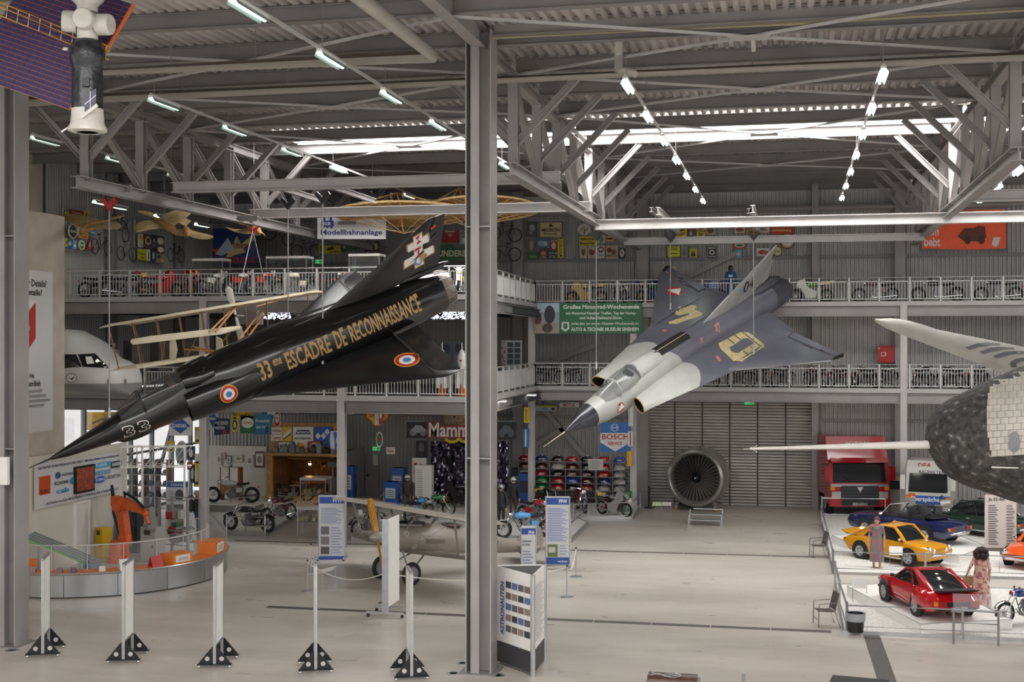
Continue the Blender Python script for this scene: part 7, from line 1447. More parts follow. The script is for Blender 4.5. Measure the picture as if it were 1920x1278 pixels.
# LEFT SIDE: SLAB WALL, SHOP ROOM, GLAZING
conc = mat('beige_concrete_slab', '#b7ad9e', .75, 0, .15, 1.2, bump=.2); XS = -24.6
def rectX(X, x0, y0, x1, y1):   # upright rectangle on a wall of constant X; heights are read at its right edge
 Ya, Yb_ = onX(x0, 600, X).y, onX(x1, 600, X).y; za, zb = onX(x1, y0, X).z, onX(x1, y1, X).z
 return lambda x, y: V((X, Ya + (Yb_ - Ya) * (x - x0) / (x1 - x0), za + (zb - za) * (y - y0) / (y1 - y0)))
w = struct('wall_slab', 'tall beige concrete slab beside the left pillar', (XS, 37, 0)); ye = onX(121, 600, XS).y
MB().box(XS - .6, 33.5, 0, XS, ye, onX(100, 402, XS).z).build('slab', conc, w)
sign(rectX(XS + .01, 8, 510, 98, 806), 8, 510, 98, 806, '#cdcbca', [T_('Noch mehr Details?', -.0 + .02, .9, .86, .945, '#2c2c30'), T_('More details?', .1, .845, .76, .885, '#2c2c30'), ('p', [(.3, .44), (.62, .58), (.62, .8), (.3, .68)], '#b5342c'), ('p', [(.2, .42), (.3, .44), (.3, .68), (.2, .66)], '#3a4680'), ('p', [(.3, .69), (.62, .81), (.5, .82), (.32, .72)], '#dcd8d2'), T_('Technik', .36, .63, .5, .66, '#d8b8b0'), T_('The big', .34, .335, .58, .365, '#2c2c30'), T_('Museum Book', .34, .285, .72, .32, '#2c2c30'), ('l', .34, .15, .92, .27, 4, '#8d8b8a')], 'tall white poster with a red book on the concrete slab', None, name='poster', cat='poster', th=.02)
XR_ = -24.35; crw = mat('cream_room_wall', '#c9c4b6', .6, 0, .06, 1)
y0_, y1_ = onX(62, 600, XR_).y, onX(226, 600, XR_).y
w = struct('wall_shop', 'cream wall of the small shop room behind the robot counter', (XR_, 39, 0)); MB().box(XR_ - .2, y0_, 0, XR_ - .06, y1_ + .6, 3.95).build('panel', crw, w); MB().box(XR_ - 4.8, y1_ + .5, 0, XR_ - .2, y1_ + .6, 3.2).build('panel', crw, w)
ya_, yb_ = onX(142, 600, XR_).y, onX(168, 600, XR_).y; MB().box(XR_ - .08, ya_, 0, XR_ - .02, yb_, 2.1).build('door_leaf', offw, w)
MB().beam((XR_ - .03, ya_, 0), (XR_ - .03, ya_, 2.15), .08, .08).beam((XR_ - .03, ya_, 2.12), (XR_ - .03, yb_, 2.12), .08, .08).beam((XR_ - .03, yb_, 0), (XR_ - .03, yb_, 2.15), .08, .08).build('door_frame', white, w)
rs = sign(rectX(XR_, 64, 845, 226, 920), 64, 845, 226, 920, '#c9c7c5', [T_('GRÖSSTER ROBOTERSHOP DER WELT - Mit freundlicher Unterstützung von:', .03, .86, .97, .95, '#24283c'), ('r', .04, .3, .16, .72, '#c24a1c'), T_('KUKA', .055, .33, .145, .43, '#24201e'), ('e', .24, .68, .03, .08, '#3c5a8c'), T_('mohrbach', .28, .64, .43, .72, '#5a5e68'), T_('SCHUNK', .2, .46, .36, .54, '#1f242e'), ('e', .4, .5, .03, .08, '#2f8ab4'), T_('cab', .22, .26, .36, .38, '#2a8ab0'), ('p', [(.66, .68), (.66, .8), (.86, .8), (.84, .68)], '#2f9ac4'), T_('FUCHS', .67, .71, .8, .78, '#d8e4ea'), ('r', .86, .62, .99, .78, '#2a2a2e'), T_('KAESER', .87, .66, .98, .75, '#e4e4e4'), T_('FESTO', .66, .5, .85, .61, '#2a86c0'), ('e', .72, .4, .07, .08, '#2a5fae'), T_('SCHMALZ', .66, .37, .78, .43, '#e0e4ea'), T_('AICARTON', .8, .37, .97, .46, '#5a5a60'), T_('Auf Initiative von Jürgen Michel, Mitglied im Förderverein Auto & Technik Museum e.V.', .1, .05, .95, .13, '#4a4c54')], 'long sponsor sign board above the robot counter', None, th=.03)
mo = thing('wall_monitor', 'black flat screen on the sponsor sign board', 'monitor', onX(155, 897, XR_ + .06), 0, None, world=True); ym0, ym1 = onX(136, 600, XR_).y, onX(172, 600, XR_).y; zc_ = onX(155, 897, XR_).z
MB().box(XR_ + .04, ym0, zc_ - .47, XR_ + .12, ym1, zc_ + .47).build('bezel', black, mo); MB().box(XR_ + .12, ym0 + .07, zc_ - .4, XR_ + .125, ym1 - .07, zc_ + .4).build('screen', mat('busy_screen_picture', '#7a3a2a', .3, 0, .9, 9, emit=.3), mo)
# glazed front at the lower left
gl = struct('window_4', 'tall glazed front below the left gallery', (XW, 50, 0)); fr_ = mat('grey_window_frame', '#8a8f96', .5)
for i in range(10):
 y = 43 + 1.95 * i; MB().box(XW - .1, y - .07, 0, XW + .1, y + .07, 5.5).build('mullion', fr_, gl)
 if i < 9:
  for z0, z1 in ((0.1, 2.6), (2.7, 5.4)): MB().box(XW - .01, y + .07, z0, XW + .01, y + 1.88, z1).build('pane', glass, gl)
for z in (.05, 2.65, 5.45): MB().box(XW - .08, 43, z - .05, XW + .08, 60.6, z + .05).build('transom', fr_, gl)
for (ya, yb) in ((47.5, 50.5), (54, 57)): MB().beam((XW + .3, ya, 0.2), (XW + .3, yb, 5.3), .12, .12).build('brace', fr_, gl)
ob = thing('neighbour_building', 'pale grey building seen through the glazed front', 'building', (-52, 66, 0)); MB().box(-6, -9, 0, 2, 9, 5).build('walls', offw, ob)
for k in range(3): MB().box(2, -6 + 4 * k, 2.4, 2.05, -3.6 + 4 * k, 3.6).build('window', darkglass, ob)
# lattice frame and shelves behind the counter
ls = thing('lattice_frame', 'white tubular lattice frame beside the shop room', 'frame', onZ(290, 985), 0, None, world=True)
A_, B_ = PT(226, 838, 47), PT(346, 838, 48.5); dz = V((0, 0, -.75)); dy = V((0, .6, 0))
for o_ in (V((0, 0, 0)), dz, dy, dz + dy): MB().tube([A_ + o_, B_ + o_], .03, 6).build('chord', white, ls)
for i in range(5):
 a, b = A_.lerp(B_, i / 4), A_.lerp(B_, min(1, (i + 1) / 4)); MB().tube([a, a + dz], .02, 5).build('lattice_bar', white, ls); MB().tube([a, a + dy], .02, 5).build('lattice_bar', white, ls)
 if i < 4: MB().tube([a + dz, b], .02, 5).build('lattice_bar', white, ls); MB().tube([a + dy + dz, b + dy], .02, 5).build('lattice_bar', white, ls)
for u in (.33, 1.0): p = A_.lerp(B_, u); MB().tube([p, V((p.x, p.y, 0))], .04, 8).build('leg', white, ls)
shf = thing('glass_shelf_unit', 'glass shelf unit full of grey helmets and parts', 'shelf', onZ(268, 985), 0, None, world=True); sa, sb = onY(226, 900, 52), onY(312, 900, 52)
for z in (.3, .8, 1.3, 1.8, 2.3): MB().box(sa.x, 52, z, sb.x, 52.5, z + .03).build('shelf_board', steel_l, shf)
for i in range(5): x = sa.x + (sb.x - sa.x) * i / 4; MB().box(x - .02, 52, 0, x + .02, 52.5, 2.5).build('upright', alu, shf)
rnd = random.Random(4); hm0 = None
for z in (.83, 1.33, 1.83):
 for k in range(6):
  x = sa.x + .15 + (sb.x - sa.x - .3) * k / 5
  if hm0 is None: hm0 = thing('open_helmet', '', 'helmet'); MB().lathe([(.15, 0), (.155, .08), (.12, .18), (.05, .22), (0, .225)], (0, 0, 0), (0, 0, 1), 12).build('shell', flat, hm0, 50); MB().box(-.1, -.2, .02, .1, -.12, .05).build('peak', flat, hm0); o = hm0
  else: o = dup(hm0)
  o.location = (x, 52.25, z); tag(o, 'grey helmet on the glass shelf unit behind the lattice frame', 'helmet', 'helmets on the glass shelves')
  for ch in o.children: ch.color = lin(rnd.choice(('#8a8c90', '#6a7078', '#a4a6a8', '#565c66'))) + (1,)
sign(fY(51.5), 314, 902, 353, 945, '#cfcfce', [('r', 0, .75, 1, .98, '#2f5f9c'), T_('Heinkel', .2, .8, .8, .93, '#c8d4e0'), ('e', .6, .4, .2, .25, '#4a4c50'), ('l', .08, .1, .45, .6, 7, '#9a9a9c')], 'white info board with blue header beside the glass shelves', None, name='info_board', cat='sign'); p = onY(333, 945, 51.5); MB().box(p.x - .3, p.y + .02, 0, p.x + .3, p.y + .06, p.z + .1).build('stand_board', steel_d, bpy.data.objects['info_board'])
for k, (x0, y0, x1, y1, c, d_) in enumerate(((358, 870, 366, 905, '#3a5a86', 'blue'), (352, 836, 366, 862, '#26304e', 'navy'), (330, 826, 352, 872, '#a8a8a4', 'round pale grey'), (314, 826, 328, 846, '#c8a41c', 'yellow'), (366, 800, 376, 830, '#b8a820', 'lime yellow'), (352, 866, 362, 880, '#9a2c2c', 'dark red'), (364, 866, 374, 912, '#c4aa28', 'tall yellow'), (366, 850, 380, 868, '#d6d2c0', 'cream'))):
 sign(fY(50.5), x0, y0, x1, y1, c, [('e', .5, .5, .3, .3, '#c9c6ba' if k != 2 else '#7a8a94'), ('r', .15, .1, .85, .2, '#2a2a30')], d_ + ' enamel sign on the wall beside the glazed front', 'enamel signs beside the glazed front', 'ell' if k == 2 else 'rect')
# ROBOT COUNTER
cc = V((-22.68, 38.71, 0)); R0 = 4.2; A0, A1 = math.radians(-116), math.radians(55)
rc = thing('robot_counter', 'curved steel-clad counter with orange top', 'counter', cc, 0, None)
def arcp(r, z, n=60, a0=A0, a1=A1): return [V((r * math.cos(a0 + (a1 - a0) * i / n), r * math.sin(a0 + (a1 - a0) * i / n), z)) for i in range(n + 1)]
org = mat('orange_counter_laminate', '#d0742c', .4, 0, .06, 3); brs = mat('brushed_steel_cladding', '#b2b2b2', .28, .9, .1, 3, stretch=(1, 1, .1))
for k in range(8): a0, a1 = A0 + (A1 - A0) * k / 8 + .002, A0 + (A1 - A0) * (k + 1) / 8 - .002; MB().loft([arcp(R0, .04, 10, a0, a1), arcp(R0, .7, 10, a0, a1)], False, False, False).build('steel_panel', brs, rc, 60)
MB().loft([arcp(R0 - .06, 0), arcp(R0 - .06, .1)], False, False, False).build('plinth', black, rc)
MB().loft([arcp(R0 + .03, .7), arcp(R0 + .03, .75), arcp(R0 - .75, .75), arcp(R0 - .75, .7), arcp(R0 + .03, .7)], False, False, False).build('counter_top', org, rc, 30); MB().tube(arcp(R0 + .04, .735), .03, 6).build('rim', alu, rc)
MB().loft([arcp(R0 - .7, .0), arcp(R0 - .7, .7)], False, False, False).build('inner_panel', offw, rc)
hr = .75 + .75; MB().tube(arcp(R0 - .6, hr, 60, A0, A1), .025, 6).build('handrail', steel_l, rc)
for k in range(11):
 a = A0 + (A1 - A0) * k / 10; MB().cyl((math.cos(a) * (R0 - .6), math.sin(a) * (R0 - .6), .75), (math.cos(a) * (R0 - .6), math.sin(a) * (R0 - .6), hr), .02, n=6).build('rail_post', steel_l, rc)
 if k < 10: MB().loft([arcp(R0 - .6, .78, 4, a + .02, a + (A1 - A0) / 10 - .02), arcp(R0 - .6, hr - .04, 4, a + .02, a + (A1 - A0) / 10 - .02)], False, False, False).build('glass_screen', mat('thin_clear_screen', '#dfe6e8', .05, 0, alpha=.12), rc)
def oncounter(deg, r=R0 - .35): a = math.radians(deg); return cc + V((r * math.cos(a), r * math.sin(a), .75))
for i, (dg, sx_, sy_, sz_, lb) in enumerate(((8, .5, .45, .4, 'orange terminal box with screen on the counter end'), (-22, .45, .4, .32, 'low orange box beside the screen terminal'), (-96, .45, .4, .35, 'orange box at the slab end of the counter'))):
 t = thing('counter_box', lb, 'terminal', oncounter(dg), math.radians(dg), 'orange boxes on the counter'); MB().box(-.3, -sy_, 0, .3, sy_, sz_).build('body', org, t); MB().box(.3, -sy_ * .7, .05, .32, sy_ * .7, sz_ - .05).build('face_plate', offw, t); MB().box(.32, -sy_ * .5, .1, .325, sy_ * .5, sz_ - .12).build('printed_sheet', steel_l, t)
for i, (dg, c, lb) in enumerate(((-48, '#d8d4cc', 'white folded brochure'), (-34, '#a83a3a', 'red folded brochure'), (-58, '#c9c4ba', 'small cream card'), (-70, '#5a5468', 'dark trinket box'), (-76, '#7a6a78', 'purple trinket box'), (-88, '#8a8896', 'grey trinket box'))):
 t = thing('brochure', lb + ' standing on the orange counter top', 'brochure', oncounter(dg, R0 - .25), math.radians(dg), 'small goods on the counter'); s_ = .32 if i < 2 else .15
 MB().prism([(-s_ * .5, 0), (0, s_), (s_ * .5, 0), (s_ * .45, 0), (0, s_ * .9), (-s_ * .45, 0)], (0, -s_ * .6, 0), (1, 0, 0), (0, 0, 1), (0, s_ * 1.2, 0)).build('folded_card', colm(c, .5), t)
# robot arm
ro = onZ(224, 1053); kr = thing('industrial_robot', 'orange industrial robot arm inside the counter', 'robot', ro, -.35); orb = mat('orange_robot_paint', '#c8561c', .4, 0, .15, 4)
MB().cyl((0, 0, 0), (0, 0, .3), .42, .38, 20).build('base', orb, kr, 30); MB().cyl((0, 0, .3), (0, 0, .75), .34, .3, 18).ball((0, .25, .75), (.3, .25, .32), 14).build('turret', orb, kr, 40)
MB().loft([[V((x + a * .16, .2 + b * .14, z)) for a, b in ((-1, -1), (1, -1), (1, 1), (-1, 1))] for x, z in ((.1, .7), (.0, 1.3), (-.12, 1.95))]).build('lower_arm', orb, kr); MB().cyl((-.12, -.05, 1.95), (-.12, .45, 1.95), .22, n=16).build('elbow_motor', orb, kr, 30)
MB().loft([[V((x, .2 + b * s_, z + a * s_)) for a, b in ((-1, -1), (1, -1), (1, 1), (-1, 1))] for x, z, s_ in ((-.5, 2.1, .17), (0, 2.05, .17), (.5, 1.95, .12), (1.05, 1.8, .08))]).build('upper_arm', orb, kr)
MB().ball((1.1, .2, 1.75), (.14, .12, .14), 10).cyl((1.1, .2, 1.72), (1.25, .2, 1.4), .08, n=10).build('wrist', orb, kr, 40); MB().box(1.15, .05, 1.25, 1.4, .35, 1.4).build('gripper', steel_d, kr)
MB().tube([(.3, .42, .6), (.2, .45, 1.2), (-.1, .42, 1.9), (-.1, .3, 2.4), (.5, .3, 2.2), (1.0, .2, 1.95)], .05, 8).build('hose', rubber, kr); MB().tube([(-.5, .2, 2.1), (-.75, .3, 2.6), (-.9, .5, 1.6), (-.6, .6, .6)], .05, 8).build('hose', rubber, kr)
def cab(pos, w, d_, h, c, name, lab, rz=0, frame=False):
 t = thing(name, lab, 'machine', pos, rz, None)
 if not frame:
  MB().box(-w / 2, -d_ / 2, 0, w / 2, d_ / 2, h).build('housing', colm(c, .45), t); MB().box(-w * .42, -d_ / 2 - .015, h * .1, w * .42, -d_ / 2, h * .7).build('door_panel', colm(c, .4), t); MB().box(-w * .25, -d_ / 2 - .02, h * .78, w * .15, -d_ / 2, h * .92).build('control_panel', darkglass, t); MB().box(w * .3, -d_ / 2 - .03, h * .4, w * .34, -d_ / 2 - .015, h * .5).build('latch', black, t)
 else:
  for x in (-w / 2, w / 2):
   for y in (-d_ / 2, d_ / 2): MB().box(x - .04, y - .04, 0, x + .04, y + .04, h).build('frame_post', alu, t)
  for z in (.5, 1.0, h):
   for y in (-d_ / 2, d_ / 2): MB().box(-w / 2, y - .03, z - .04, w / 2, y + .03, z).build('frame_bar', alu, t)
  rnd = random.Random(9)
  for k in range(9): x = rnd.uniform(-w / 2 + .1, w / 2 - .3); z = rnd.uniform(.55, h - .4); MB().box(x, -.2, z, x + rnd.uniform(.1, .35), .2, z + rnd.uniform(.08, .3)).build('mechanism', colm(rnd.choice(('#8a8c8e', '#3a3c40', '#a8302c', '#b4b4b0', '#4a6a52')), .4, .3), t)
  MB().cyl((0, -d_ / 2, .7), (0, -d_ / 2 + .2, .7), .2, n=14).build('reel', steel_d, t)
 return t
cab(onZ(287, 1050), .66, .55, 1.2, '#9c9a94', 'control_cabinet', 'grey control cabinet right of the orange robot', -.2); cab(onZ(337, 1043), 1.25, .7, 2.1, '#aaa', 'assembly_machine', 'aluminium framed assembly machine full of parts', -.2, True)
cab(onZ(194, 1046), .4, .4, 1.1, '#c6a01e', 'yellow_cabinet', 'yellow and black cabinet behind the orange robot', -.4); cab(onZ(247, 1034), .8, .4, 1.5, '#2e3034', 'black_cabinet', 'black ribbed cabinet between robot and assembly machine', -.2)
mg_ = thing('part_magazine', 'sloping rack of grey bars with green edge inside the counter', 'machine', cc + V((-.35, -1.6, 0)), .3)
for k in range(12): MB().obox(V((-1.0, -.6 + k * .1, 1.5 - .0 * k)), V((1.9, 0, -.85)), V((0, .05, 0)), V((0, 0, .06))).build('bar', colm(('#8f9698', '#6f787c', '#aab0b0')[k % 3], .4, .3), mg_)
MB().obox(V((-1.0, -.66, 1.5)), V((1.9, 0, -.85)), V((0, .04, 0)), V((0, 0, .05))).build('green_edge', colm('#5aa03a', .4), mg_)
for x in (-.9, .7):
 for y in (-.6, .6): MB().box(x - .03, y - .03, 0, x + .03, y + .03, 1.42 if x < 0 else .7).build('leg', alu, mg_)
st = thing('stool', 'blue-grey padded stool inside the counter', 'stool', cc + V((.9, -1.9, 0))); MB().cyl((0, 0, .55), (0, 0, .68), .28, n=18).build('cushion', colm('#6a7a8c', .6), st, 30); MB().cyl((0, 0, .05), (0, 0, .55), .03, n=8).build('stem', chrome, st)
for k in range(5): MB().beam((0, 0, .05), (.28 * math.cos(k * 1.257), .28 * math.sin(k * 1.257), .03), .04, .04).build('foot', black, st)
jeans = mat('blue_jeans', '#34486c', .8, 0, .2, 9); gh_ = mat('grey_hair', '#a8a49c', .8)
def pack(r, P, k): MB().ball((-.22, 0, 1.2), (.13, .19, .27), 12).build('backpack', mat('olive_backpack', '#4a473c', .8, 0, .2, 6), r, 60)
person('person', 'visitor in dark jacket and jeans with a backpack behind the counter', onZ(369, 1004), .3, [skin, blk_c, jeans, black], hair=('short', gh_), extra=pack, h=1.78, pose=dict(har=(.2, -.2, 1.02), elr=(.0, -.26, 1.12)))
person('person', 'visitor in dark top with a yellow safety vest behind the silver motorcycle', onZ(432, 938), -PI / 2, [skin, mat('yellow_safety_vest', '#b9c024', .7), blk_c, black], hair=('short', gh_), h=1.75)
# FRONT: DISPLAY STANDS
def stand(fx, fy, bx, by, topy, label):
 a, b = onZ(fx, fy), onZ(bx, by); d_ = (b - a).normalized(); a = V((a.x, a.y, 0)); t = thing('poster_stand', label, 'display stand', a, math.atan2(d_.y, d_.x), 'rolling poster stands'); L = .95
 H_ = zat(a, topy)
 MB().box(0, -.035, .08, .05, .035, H_).build('front_post', alu, t); MB().box(L - .05, -.035, .08, L, .035, H_).build('rear_post', alu, t); MB().box(.05, -.02, .55, L - .05, .02, H_ - .06).build('board', white, t); MB().box(0, -.03, H_ - .06, L, .03, H_).build('top_rail', alu, t); MB().box(.05, -.025, .5, L - .05, .025, .55).build('bottom_rail', alu, t)
 for x in (.02, L - .02):
  f = MB().prism([(-.36, .1), (.36, .1), (.36, .14), (.06, .5), (-.06, .5), (-.36, .14)], (x - .015, 0, 0), (0, 1, 0), (0, 0, 1), (.03, 0, 0)).build('triangular_foot', black, t); MB().box(x - .07, -.4, .075, x + .07, .4, .1).build('foot_plate', black, f)
  for s in (-1, 1):
   MB().cyl((x - .02, s * .17, .22), (x + .02, s * .17, .22), .055, n=14).build('round_cutout', steel_l, f); MB().lathe([(.0, -.02), (.04, -.02), (.04, .02), (0, .02)], (x, s * .36, .04), (0, 1, 0), 10).build('caster', chrome, f)
for r_ in ((80, 1232, 93, 1213, 1046, 'rolling poster stand beside the left pillar'), (231, 1243, 252, 1222, 1056, 'rolling poster stand with broad white sheet before the robot counter'), (402, 1252, 418, 1232, 1060, 'rolling poster stand at the end of the robot counter'), (592, 1262, 590, 1240, 1056, 'edge-on rolling poster stand before the acrylic floor notice'), (772, 1275, 762, 1252, 1072, 'rolling poster stand beside the main pillar')): stand(*r_)
blu = '#2c4f9c'
def infostand(x0, y0, x1, y1, ybase, items, label, rz=0):
 t_ = onZ((x0 + x1) / 2, ybase); dep = (t_ - C0).dot(FW); s = sign(fT(dep), x0, y0, x1, y1, '#cfd0d0', items, label, 'information stands about the biplane', name='information_stand', cat='display stand', th=.05, edge='#a8a8a8')
 zb = PT(x0, y1, dep).z
 for px in (x0, x1):
  p = PT(px, y1, dep); MB().box(p.x - .03, p.y - .03, 0, p.x + .03, p.y + .03, zb + .1).build('post', alu, s); MB().beam(V((p.x, p.y, .08)) - FW * .4, V((p.x, p.y, .08)) + FW * .4, .06, .05).build('foot', alu, s)
  for k in (-.38, .38): q_ = V((p.x, p.y, .035)) + FW * k; MB().ball(q_, .035, 8).build('caster', rubber, s)
hdr = [('r', .03, .88, .97, .98, blu), T_('PFW', .55, .9, .9, .96, '#e4e8ee')]
infostand(598, 928, 647, 1054, 1048, hdr + [('l', .08, .58, .9, .82, 10, '#8a92b4'), ('r', .08, .42, .4, .54, '#6a6a6c'), ('r', .08, .27, .4, .39, '#7a7472'), ('r', .08, .13, .4, .24, '#55504c'), ('l', .48, .13, .9, .54, 10, '#9aa2c0'), ('r', .03, .01, .97, .1, blu), T_('www.pfw.aero', .55, .03, .9, .06, '#dfe4ee')], 'white information stand with blue bands and three photographs')
infostand(1023, 930, 1068, 1058, 1066, hdr + [('l', .08, .34, .92, .84, 20, '#7f8ac0'), ('r', .08, .12, .5, .3, '#6a7a4a'), ('r', .12, .18, .4, .26, '#c6c4ba'), ('l', .58, .14, .9, .3, 4, '#9aa2c0'), ('r', .03, .01, .97, .11, blu), T_('www.pfw.aero', .5, .03, .9, .07, '#dfe4ee')], 'white information stand with blue bands and aerial photograph')
infostand(977, 985, 1005, 1075, 1085, [('r', .03, .82, .97, .95, blu), T_('PFW', .5, .82, .9, .9, '#e4e8ee'), T_('PREPARED', .1, .66, .7, .7, '#4a4c5a'), T_('BY PFW', .1, .58, .6, .63, '#4a4c5a'), ('l', .1, .2, .8, .5, 5, '#8a90b0')], 'small white information stand behind the triangular column')
es = thing('information_stand', 'grey information stand seen edge-on before the biplane', 'display stand', onZ(722, 1157), 0, 'information stands about the biplane'); MB().box(-.09, 0, .12, .09, .06, 2.75).build('edge_profile', alu, es); MB().box(.05, .02, .3, .1, 1.0, 2.75).build('board', white, es)
for y in (0, .75):
 MB().box(-.55, y - .03, .1, .55, y + .03, .16).build('foot', alu, es)
 for x in (-.5, .5): MB().ball((x, y, .05), .05, 8).build('caster', rubber, es)
# triangular column
A3, B3, C3 = onZ(925, 1240), onZ(999, 1268), onZ(1021, 1238); hh_ = zat(B3, 1078)
tc_ = thing('triangular_display_column', 'three-sided display column with blue vertical lettering and photo rows', 'display stand', B3, 0, None, world=True)
for p, q in ((A3, B3), (B3, C3), (C3, A3)):
 n_ = V(((q - p).y, -(q - p).x, 0)).normalized(); U_ = q - p
 MB().obox(p + UP * .05, U_, UP * (hh_ - .05), -n_ * .02).build('panel', white, tc_); MB().obox(p + n_ * .008 + UP * .06, U_, UP * .5, -n_ * .01).build('dark_skirt', colm('#3a3a3c', .5), tc_)
 pr_ = MB()
 if p == A3:
  bl_ = MB(); vs, fs, a, b, c, d_ = textmesh('ASTRONAUTEN', True)
  o_ = p + n_ * .02 + UP * .75 + U_ * .3; Uu, Ww = UP * 1.25 / (b - a), U_ * -.1 / (d_ - c); bl_.add([o_ + Uu * (v.x - a) + Ww * (v.y - c) for v in vs], fs); bl_.build('blue_lettering', colm('#2a559c', .5), tc_)
  for i in range(4):
   for j in range(5): MB().obox(p + n_ * .012 + U_ * (.34 + .155 * i) + UP * (.85 + .26 * j), U_ * .13, UP * .15, n_ * .004).build('photo_print', colm(('#5a5a5e', '#8a7a70', '#5a6a94', '#74625a', '#3c3e44')[(i * 3 + j) % 5], .5), tc_)
 else:
  for k in range(22): pr_.obox(p + n_ * .012 + U_ * .15 + UP * (.75 + .06 * k), U_ * (.5 + .2 * (k % 3) / 2), UP * .02, n_ * .003)
  pr_.build('print', colm('#b0aeaa', .5), tc_)
for p in (A3, B3, C3): MB().cyl(p, p + UP * hh_, .06, n=8).build('corner_post', alu, tc_)
MB().add([p + UP * (hh_ - .03) for p in (A3, B3, C3)], [(0, 1, 2)]).build('top_panel', colm('#2a2a2c', .6), tc_)
# rope stanchions, notices, floor lamps
def stanchion(px, py, lab, h=.95):
 t = thing('stanchion', lab, 'stanchion', onZ(px, py), 0, 'rope stanchions round the biplane'); MB().lathe([(0, 0), (.2, 0), (.2, .02), (.05, .04), (0, .04)], (0, 0, 0), (0, 0, 1), 18).build('base', alu, t, 30); MB().cyl((0, 0, .03), (0, 0, h), .022, n=8).build('post', alu, t); MB().ball((0, 0, h), .035, 8).build('knob', black, t); return V(t.location) + UP * (h - .06)
s1 = stanchion(577, 1108, 'stanchion beside the acrylic floor notice'); s2 = stanchion(583, 1073, 'stanchion left of the white information stand'); s3 = stanchion(1063, 1119, 'stanchion right of the triangular column'); s4 = stanchion(1080, 1081, 'stanchion behind the aerial photograph stand'); s5 = stanchion(722, 1130, 'stanchion hidden behind the edge-on stand')
ropem = colm('#c9c4b8', .8)
for i, (a, b, sg, lb) in enumerate(((s1, s2, .1, 'short pale rope left of the biplane'), (s1, s5, .35, 'long pale rope sagging under the propeller'), (s3, s4, .3, 'pale rope hanging right of the main pillar'), (s5, s3, .3, 'pale rope crossing behind the main pillar'))):
 tag(MB().tube([a.lerp(b, k / 14) - UP * sg * 4 * (k / 14) * (1 - k / 14) for k in range(15)], .018, 6).build('barrier_rope', ropem), lb, 'rope', 'barrier ropes')
t = thing('acrylic_notice', 'clear acrylic floor notice beside the rope', 'notice', onZ(615, 1108)); MB().box(-.28, -.1, 0, .28, .1, .02).box(.2, .08, 0, .22, .1, .72).box(-.22, .08, 0, -.2, .1, .6).build('acrylic_leg', mat('thin_clear_screen'), t); MB().obox(V((-.35, -.15, .55)), V((.5, 0, .12)), V((.12, .25, .1)), V((0, 0, .015))).build('plate', offw, t)
for i, (px, py) in enumerate(((23, 1219), (868, 1243), (850, 1262), (932, 1266))):
 t = thing('floor_light', ('round floor light beside the left pillar', 'round floor light left of the main pillar base', 'round floor light before the main pillar', 'round floor light under the triangular column')[i], 'floor light', onZ(px, py)); MB().lathe([(0, .004), (.1, .006), (.1, .01), (.17, .01), (.17, 0)], (0, 0, 0), (0, 0, 1), 24).build('rim', alu, t, 30); MB().lathe([(0, .012), (.09, .012), (.09, .004)], (0, 0, 0), (0, 0, 1), 18).build('lens', darkglass, t)
# things at the lower edge of the photo
p = PT(1260, 1264, 26); t = thing('old_trunk', 'old brown leather trunk top with loose wires in a glass case', 'trunk', (p.x, p.y, 0)); MB().box(-.5, -.3, 0, .55, .3, p.z - .1).build('case_base', steel_d, t); MB().loft([[V((x, .25 * math.cos(a), p.z - .1 + .12 * math.sin(a))) for a in [PI * i / 8 for i in range(9)]] for x in (-.48, -.3, .0, .5)]).build('trunk_lid', mat('cracked_brown_leather', '#4a2c22', .4, 0, .4, 8), t, 50)
for k in range(4): MB().tube([(-.4 + .15 * i, -.2 + .05 * k, p.z + .02 + .04 * math.sin(i * 1.7 + k)) for i in range(5)], .008, 5).build('loose_wire', cablem, t)
p = PT(1394, 1264, 26); t = thing('short_post', 'short grey steel post at the lower edge of the hall', 'post', (p.x, p.y, 0)); MB().box(-.04, -.04, 0, .04, .04, p.z).build('shaft', steel_d, t); MB().box(-.12, -.12, 0, .12, .12, .02).build('foot_plate', steel_d, t)
p = PT(1600, 1268, 25.5); t = thing('black_display_table', 'corner of a black display table at the lower edge', 'table', (p.x, p.y, 0), -.15); MB().box(-.4, -1.2, p.z - .06, .7, 0, p.z).build('top', black, t); MB().box(-.35, -1.1, 0, .6, -.1, p.z - .06).build('base', black, t)
# RIGHT SIDE
# jet engine --------------------------------------------------------------
ep = onZ(1303, 958); je = thing('jet_engine', 'large polished jet engine with dark fan standing before the roller door', 'engine', (ep.x, ep.y, 0), -.12); ez = 1.5; er = 1.4
pol = mat('polished_nacelle_metal', '#a39f9b', .24, .7, .15, 2)
MB().lathe([(er * .76, .6), (er * .75, .2), (er * .78, .02), (er * .84, -.06), (er * .92, 0), (er * .98, .25), (er, .7), (er * .98, 1.4), (er * .9, 1.9)], (0, 0, ez), (0, 1, 0), 48).build('nacelle', pol, je, 40)
MB().lathe([(er * .77, .1), (er * .76, .6), (0, .6)], (0, 0, ez), (0, 1, 0), 40).build('intake_liner', mat('dark_fan_liner', '#2c2b2d', .5, .4), je, 40)
for i in range(36):
 a = 2 * PI * i / 36; d_ = V((math.cos(a), 0, math.sin(a))); e_ = V((-math.sin(a), 0, math.cos(a)))
 MB().add([V((0, .3, ez)) + d_ * .22 - e_ * .02, V((0, .42, ez)) + d_ * .22 + e_ * .04, V((0, .42, ez)) + d_ * er * .75 + e_ * .13, V((0, .26, ez)) + d_ * er * .75 - e_ * .0], [(0, 1, 2, 3)]).build('fan_blade', mat('dark_titanium', '#7c7672', .35, .5), je)
